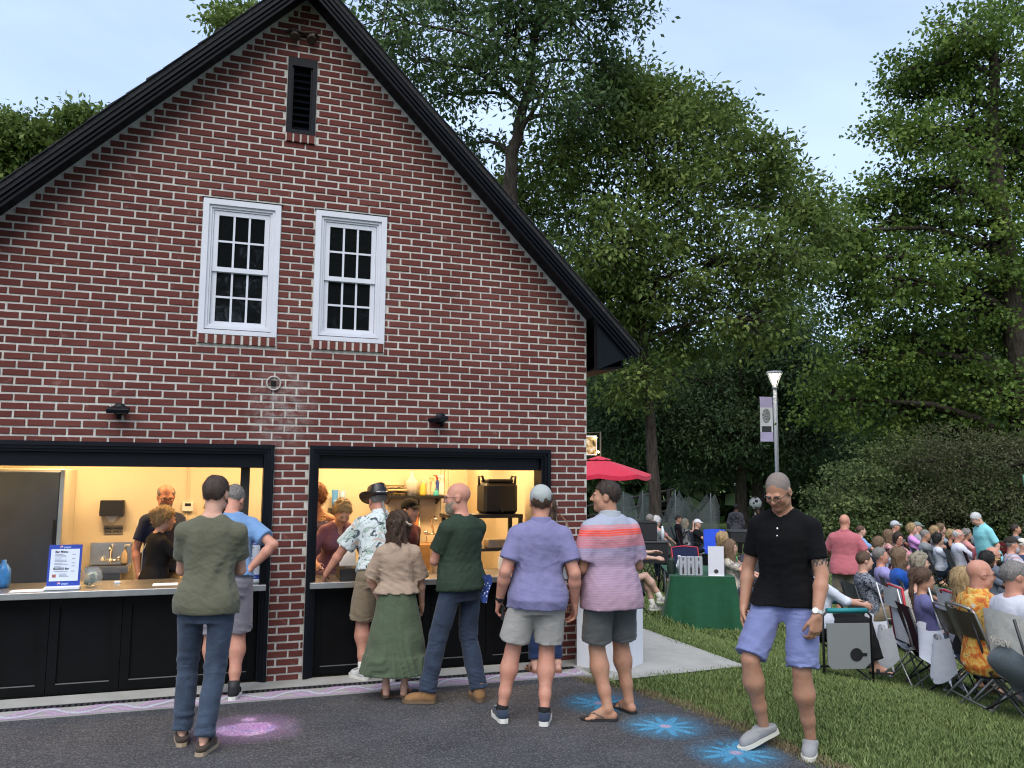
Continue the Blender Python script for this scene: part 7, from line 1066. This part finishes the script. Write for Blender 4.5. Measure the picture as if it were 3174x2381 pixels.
stand_at(17.45, 16.3, 196, dict(sex='f', H=1.70, skin='dark', hair='bun', hairm=HD['black'], barearm=True, wear=[dict(t='shirt', m=fabric('white_tank', (.66, .68, .74)), sl=0, hem=-.05), dict(t='skirt', m=fabric('pale_skirt', (.36, .38, .34)), hem=.12, full=.5)]), 'woman in white tank top standing beside the far bar table', h=.016)
# --- seated people with their chairs
def seated(hx, hy, hz, hd, P, who, chair='camp', ccol=(.02, .022, .03), h=.0135, trim=None, seat=None, clab=None, tilt=.15):
    P = dict(P); x0, y0 = hx-.1*math.sin(R(hd)), hy-.1*math.cos(R(hd)); gz = float(ter(x0, y0)); P['seat'] = seat or max(.36, hz-gz-.745); P.setdefault('lean', -7); S = skel(P); o = rotz(-R(hd))@S['hc']; x, y = hx-o[0], hy-o[1]; gz = float(ter(x, y)); d = gz+o[2]
    P.setdefault('aL', (-.13, .50, .085)); P.setdefault('aR', (.13, .50, .085)); root, S = person((x, y, gz), hd, P, who, h=h)
    sx, sy = x+.10*math.sin(R(hd)), y+.10*math.cos(R(hd)); lab = clab or ('dark camp chair under the '+who)
    lab = ' '.join(lab.split()[:16])
    ch = None
    if chair == 'camp': ch = camp_chair((sx, sy, gz), hd, ccol, lab, trim=trim, group='chairs of the audience', seat=P['seat'], tall=P['seat']+.47, tilt=tilt)
    elif chair == 'folding': ch = folding_chair((sx, sy, gz), hd, lab, group='chairs of the audience')
    if ch: root['seat_name'] = ch.name
    return root, S
def top(m, sl=.7, **k): return dict(t='shirt', m=m, sl=sl, **k)
JE = dict(t='pants', m=DEN, len=1.95); KS = dict(t='pants', m=KHA, len=.95); SH = dict(t='shoes', kind='sneaker', mat=fabric('grey_shoe', (.22, .22, .23)), sole=SOLEW)
def fl(name, c0, c1, c2, sc_=16):
    t = NT('print_'+name, .85); q = t.noise(t.obj(), sc_, 4, .6, 1.2); t.color(t.ramp(q, [(.36, c0), (.46, c1), (.56, c2), (.66, c0)])); t.bump(t.noise(t.obj(), 10, 4), .4, .015); return t.m
ORN = NT('print_orange_floral', .85); v = ORN.obj(); q = ORN.noise(v, 8, 4, .55, 1.6); c = ORN.ramp(q, [(.32, (.42, .09, .018)), (.45, (.62, .17, .03)), (.53, (.66, .36, .06)), (.60, (.70, .50, .16)), (.66, (.14, .075, .02)), (.74, (.58, .15, .03))]); c = ORN.mix(ORN.map(ORN.vor(v, 7), .10, .16, 1, 0), c, (.55, .50, .40)); ORN.color(c); ORN.bump(ORN.noise(v, 11, 4), .5, .014)
PLD = NT('print_plaid', .85); x, y, z = PLD.xyz(PLD.obj((70, 70, 70))); a1 = PLD.map(PLD.math('SINE', x), .2, .6); a2 = PLD.map(PLD.math('SINE', z), .2, .6); c = PLD.mix(PLD.math('MULTIPLY', a1, .6), (.52, .46, .48), (.10, .15, .30)); c = PLD.mix(PLD.math('MULTIPLY', a2, .5), c, (.40, .22, .20)); PLD.color(c)
F_ = dict(sex='f', H=1.64)
CROWD = [
 ((14.20, 7.88, .57), 120, dict(skin='fair', hair='short', hairm=HD['brown'], wear=[top(fabric('powder_blue', (.20, .34, .60))), JE]), 'man in powder blue shirt seated at the left of the hedge'),
 ((15.32, 8.01, .65), 124, dict(skin='ruddy', hair='short', hairm=HD['grey'], wear=[top(fabric('cement', (.25, .26, .27))), JE, dict(t='cap', kind='cap', m=fabric('silver_cap', (.42, .43, .45)))]), 'man in silver cap seated in the back row'),
 ((13.27, 6.06, .65), 128, dict(F_, skin='fair', hair='long', hairm=HD['ltbrown'], wear=[top(fl('pink', (.52, .22, .22), (.60, .42, .40), (.42, .14, .15))), JE]), 'woman with long light brown hair in pink floral top'),
 ((12.84, 5.36, .64), 186, dict(F_, b=1.15, skin='ruddy', hair='bob', hairm=HD['dark'], glasses=GF, head=(0, 0, 0), wear=[top(fabric('blush', (.52, .24, .26))), JE]), 'short-haired woman with glasses turning to face the viewer'),
 ((11.58, 4.52, .64), 80, dict(F_, skin='fair', hair='bob', hairm=HD['ltbrown'], head=(-30, 0, 0), wear=[top(fabric('navy_white', (.40, .42, .50))), JE]), 'woman with short brown bob seen from behind'),
 ((9.27, 2.02, .68), 122, dict(skin='ruddy', hair='short', hairm=HD['grey'], head=(0, 10, 6), lean=-14, wear=[top(fabric('lavender', (.30, .27, .52))), JE]), 'grey-haired man in lavender shirt leaning back'),
 ((8.99, 1.37, .72), 126, dict(b=1.1, skin='fair', hair='long', hairm=HD['ltbrown'], glasses=GF, beard=1, wear=[top(fabric('cobalt', (.015, .09, .40), .85, .1, 1.2)), JE]), 'long-haired bearded man in cobalt blue tee'),
 ((8.93, .96, .73), 132, dict(F_, skin='fair', hair='curly', hairm=HD['ash'], wear=[top(fabric('moss', (.085, .09, .075)), 1.8), JE]), 'woman with curly ash blonde hair in moss jacket'),
 ((15.30, 7.48, .67), 136, dict(F_, skin='fair', hair='bob', hairm=HD['blond'], head=(-6, 4, 0), wear=[top(fabric('orchid', (.56, .27, .58)), .7, neck='v'), JE]), 'blonde woman in orchid pink top smiling in the back row'),
 ((16.06, 8.08, .61), 132, dict(skin='fair', wear=[top(fabric('cement', (.25, .26, .27))), JE, dict(t='cap', kind='cap', m=fabric('grey_green_cap', (.16, .20, .18)))]), 'man in grey-green cap behind the woman in orchid'),
 ((14.22, 6.05, .60), 124, dict(skin='tan', hair='buzz', hairm=HD['grey'], head=(0, -6, 0), wR=(.06, .26, 1.08), eR=(.6, .4, -1), wear=[top(fabric('ash_tee', (.24, .26, .27))), JE]), 'buzz-cut man in ash tee resting his face on his fist'),
 ((14.15, 5.65, .59), 128, dict(F_, skin='olive', hair='bob', hairm=HD['black'], wear=[top(fabric('white_blouse', (.60, .64, .72))), JE]), 'woman with black bob in white blouse'),
 ((16.21, 7.71, .58), 140, dict(F_, skin='ruddy', hair='bob', hairm=HD['blond'], wear=[top(fabric('cement', (.25, .26, .27))), JE]), 'pink-faced blonde woman half hidden in the back row'),
 ((17.00, 8.28, .60), 136, dict(F_, skin='fair', hair='bob', hairm=HD['ltbrown'], wear=[top(fabric('steel_blue', (.20, .24, .28))), JE]), 'woman with a fringe in grey-blue top at the back'),
 ((16.15, 7.20, .54), 132, dict(F_, skin='tan', hair='mop', hairm=HD['blond'], wear=[top(fabric('black_tee', (.008, .008, .009)), 0), JE], barearm=True), 'short-haired blonde woman in black sleeveless top'),
 ((14.12, 5.12, .66), 124, dict(b=1.1, skin='ruddy', hair='ring', hairm=HD['white'], glasses=GF, head=(0, -4, 0), wear=[top(fabric('white_shirt', (.64, .66, .74), .85, .06, 1.4), 1.6), dict(t='pants', m=fabric('black_pants', (.01, .01, .011)), len=1.95)]), 'white-haired man in crisp white shirt and glasses'),
 ((16.06, 6.69, .59), 128, dict(F_, skin='tan', hair='mop', hairm=HD['grey'], wear=[top(fabric('peach', (.55, .24, .22))), JE]), 'grey-haired woman in peach top behind the white shirt'),
 ((13.98, 4.54, .65), 132, dict(F_, skin='ruddy', hair='mop', hairm=HD['white'], glasses=GF, shades=True, b=1.08, wear=[top(fabric('coral', (.62, .13, .14))), JE]), 'white-haired woman with sunglasses in coral top'),
 ((10.81, 1.59, .66), 124, dict(F_, skin='dark', hair='bob', hairm=HD['black'], head=(0, -10, 0), wear=[top(fabric('smoke', (.10, .12, .15))), JE, dict(t='cap', kind='cap', m=fabric('mustard_cap', (.50, .34, .12)))]), 'woman in mustard yellow cap'),
 ((11.42, 2.02, .63), 124, dict(skin='ruddy', beard=1, hairm=HD['brown'], glasses=GF, shades=True, wear=[top(fabric('smoke', (.10, .12, .15))), JE]), 'bald man in dark glasses beside the mustard cap'),
 ((12.78, 2.82, .69), 126, dict(b=1.12, skin='ruddy', hair='short', hairm=HD['grey'], beard=1, beardm=HD['white'], wear=[top(PLD.m), JE, dict(t='cap', kind='cap', m=fabric('brown_cap', (.035, .028, .024)))]), 'man in plaid shirt and dark cap with a white beard'),
 ((18.01, 7.08, .60), 128, dict(skin='tan', hair='short', hairm=HD['dark'], head=(0, 12, 0), wear=[top(fabric('smoke', (.10, .12, .15))), JE]), 'dark-haired man beside the red chair backs'),
 ((7.12, -.87, .77), 118, dict(F_, H=1.70, skin='tan', hair='ponytail', hairm=HD['brown'], glasses=GF, wear=[top(fabric('slate_purple', (.125, .125, .27))), JE]), 'woman with long brown ponytail and glasses in slate purple tee'),
 ((6.83, -1.63, .88), 112, dict(F_, H=1.68, skin='fair', hair='long', hairm=HD['blond'], barearm=True, wear=[top(fabric('black_tee', (.008, .008, .009)), 0, neck='off'), JE]), 'woman with long straight blonde hair in black top'),
 ((6.37, -2.22, .95), 108, dict(H=1.82, b=1.15, skin='ruddy', glasses=GF, head=(-12, -2, 0), wear=[top(ORN.m, .8, ease=.03, hem=-.14, collar=ORN.m), JE]), 'shaven-headed man in orange floral shirt'),
 ((6.29, -2.62, .96), 104, dict(H=1.80, b=1.1, skin='ruddy', hair='short', hairm=HD['grey'], head=(-14, 0, 0), wear=[top(fabric('white_hoodie', (.55, .56, .62)), 1.9, ease=.03), JE]), 'grey-haired man in white jacket at the right edge'),
 ((13.60, 3.29, .61), 124, dict(skin='fair', wear=[top(fabric('ink_navy', (.03, .045, .10))), JE, dict(t='cap', kind='cap', m=fabric('cream_cap', (.6, .57, .48)))]), 'man in cream cap and navy top cut by the right edge'),
 ((8.24, 1.20, .70), 112, dict(skin='fair', hair='short', hairm=HD['brown'], aR=(.20, .46, .085), wear=[top(fl('dark', (.012, .015, .03), (.03, .04, .06), (.30, .32, .36), 30)), KS, SH]), 'man in dark patterned shirt and khaki shorts behind the pink shirt'),
 ((7.50, -.40, .72), 84, dict(F_, skin='fair', hair='short', hairm=HD['brown'], lean=16, barearm=True, wear=[top(fabric('cream_tank', (.56, .52, .45)), 0), JE]), 'person in cream tank top beside the canopy chair'),
 ((13.30, 14.06, .46), 128, dict(F_, skin='fair', hair='long', hairm=HD['ash'], wR=(.05, .2, 1.10), eR=(.6, .5, -1), wear=[top(fl('bw', (.012, .012, .013), (.03, .03, .03), (.35, .35, .35), 9)), dict(t='pants', m=fabric('white_jean', (.62, .62, .62)), len=1.9)]), 'blonde woman in white trousers lifting food to her mouth'),
 ((13.10, 13.07, .45), 136, dict(skin='fair', wear=[top(fabric('black_tee', (.008, .008, .009))), JE, dict(t='cap', kind='cap', m=fabric('white_cap', (.70, .70, .72)))]), 'man in white cap and black tee on the far lawn'),
 ((13.89, 15.46, .45), 124, dict(skin='ruddy', hair='short', hairm=HD['dark'], wear=[top(fabric('black_tee', (.008, .008, .009))), JE]), 'dark-haired man behind the blonde woman in white trousers'),
 ((9.11, 8.55, .84), 60, dict(skin='fair', hair='short', hairm=HD['grey'], wear=[top(fabric('cement', (.25, .26, .27))), JE]), 'grey-haired head just above the black case'),
 ((9.55, 9.04, .82), 60, dict(F_, skin='fair', hair='mop', hairm=HD['white'], wear=[top(fabric('peach', (.55, .24, .22))), JE]), 'white-haired head just above the black case'),
 ((8.20, 4.40, .78), 60, dict(F_, skin='fair', hair='curly', hairm=HD['blond'], wear=[top(fl('green', (.02, .22, .07), (.06, .34, .12), (.30, .45, .30))), JE]), 'woman with curly blonde hair in green print top'),
 ((7.63, 3.33, .74), 128, dict(F_, H=1.68, skin='fair', hair='long', hairm=HD['ltbrown'], head=(-8, 0, 0), wL=(-.14, .52, .70), wR=(.14, .50, .70), wear=[top(fl('taupe', (.42, .36, .28), (.50, .45, .37), (.14, .13, .12), 7), .6), JE]), 'woman with wavy brown hair in cream patterned top looking back'),
 ((8.99, 4.67, .65), 215, dict(skin='ruddy', hair='short', hairm=HD['grey'], stubble='grey', lean=-16, wear=[top(fabric('graphite', (.04, .042, .05))), JE]), 'man with grey stubble in graphite tee reclining'),
]
for (hx, hy, hz), hd, P, who in CROWD:
    d = math.hypot(hx-.26, hy+7.65); hh = .0135 if d < 9.5 else (.0180 if d < 12.5 else .0225)
    kind, cc, tr, cl = 'camp', random.choice([(.015, .016, .02), (.02, .028, .055), (.05, .055, .05), (.04, .012, .018)]), None, None
    if 'orange floral' in who: kind, cl = 'folding', 'brown metal folding chair under the man in orange floral'
    elif 'straight blonde' in who: kind, cl = 'folding', 'brown metal folding chair under the blonde in black'
    elif 'white jacket' in who: cc, cl = (.66, .63, .56), 'cream padded chair under the man in white jacket'
    elif 'graphite' in who: cc = (.06, .012, .022)
    elif 'ponytail' in who: cl = 'black camp chair under the ponytail woman'
    elif 'dark-haired man beside' in who: cc = (.20, .012, .018)
    elif 'crisp white' in who: cc = (.055, .07, .06)
    if 'beside the canopy' in who: kind = None
    seated(hx, hy, hz, hd, P, who, kind, cc, hh, clab=cl, tilt=.05 if 'white jacket' in who else .15)
# the sitter at the green table and the sitter with the phone
root, S = seated(6.02, 3.62, .72, 100, dict(F_, H=1.66, skin='pale', hair='long', hairm=HD['brown'], lean=8, wR=(.10, .55, .78), wL=(-.10, .60, .86), aR=(.02, .62, .20), aL=(-.05, .52, .085), kR=(-.2, .3, 1), wear=[top(fabric('black_tee', (.008, .008, .009)), .5), dict(t='pants', m=fabric('black_shorts', (.01, .01, .011)), len=.35), dict(t='socks', m=SOLEW, len=.26), dict(t='shoes', kind='sneaker', mat=fabric('white_shoe', (.58, .57, .55)), sole=SOLEW)]), 'pale-armed person sitting at the green table', 'folding', h=.011, clab='folding chair at the left end of the green table')
root, S = seated(5.92, -.72, .83, 100, dict(F_, H=1.68, skin='fair', hair='long', hairm=HD['brown'], lean=-4, wR=(.10, .42, .66), wL=(-.10, .45, .66), wear=[top(fabric('white_blouse', (.60, .64, .72)), 1.2), dict(t='pants', m=fabric('black_pants', (.01, .01, .011)), len=1.85, ease=.03, cuff=2.0), dict(t='shoes', kind='sandal', mat=SOLEK, sole=SOLEK)]), 'person in wide black trousers seated behind the walking man', None, h=.0145)
# lettering on the cream chair, and the red chair backs far right
ch = [o for o in bpy.data.objects if o.get('label', '').startswith('cream padded chair')][0]; text_mesh('NESEN', .075, 'lettering', mat('cream_letter', (.50, .475, .41), .6), ch, Matrix.Translation((.02, -.325, .60))@Matrix.Rotation(R(84), 4, 'X'), 'CENTER', .001, .003)
for o in bpy.data.objects:
    if 'seat_name' in o.keys(): del o['seat_name']
for i, (x, y, lab) in enumerate(((17.6, 6.6, 'red slatted chair back left of the dark-haired man'), (18.5, 6.9, 'red slatted chair back at the right edge'))):
    q = empty('red_chair', (x, y, float(ter(x, y))), -R(100), lab, 'chair', 'red chairs at the right'); RD = mat('red_paint', (.22, .014, .02), .5)
    for k in range(4): part('slat', RD, q, ((-.32, -.26-.03*k, .55+.12*k), (.32, -.24-.03*k, .63+.12*k)))
    part('seat', RD, q, ((-.32, -.25, .40), (.32, .25, .44)))
    for a, c in ((-1, -1), (1, -1), (-1, 1), (1, 1)): part('leg', RD, q, ((a*.3-.02, c*.23-.02, 0), (a*.3+.02, c*.23+.02, .40)))
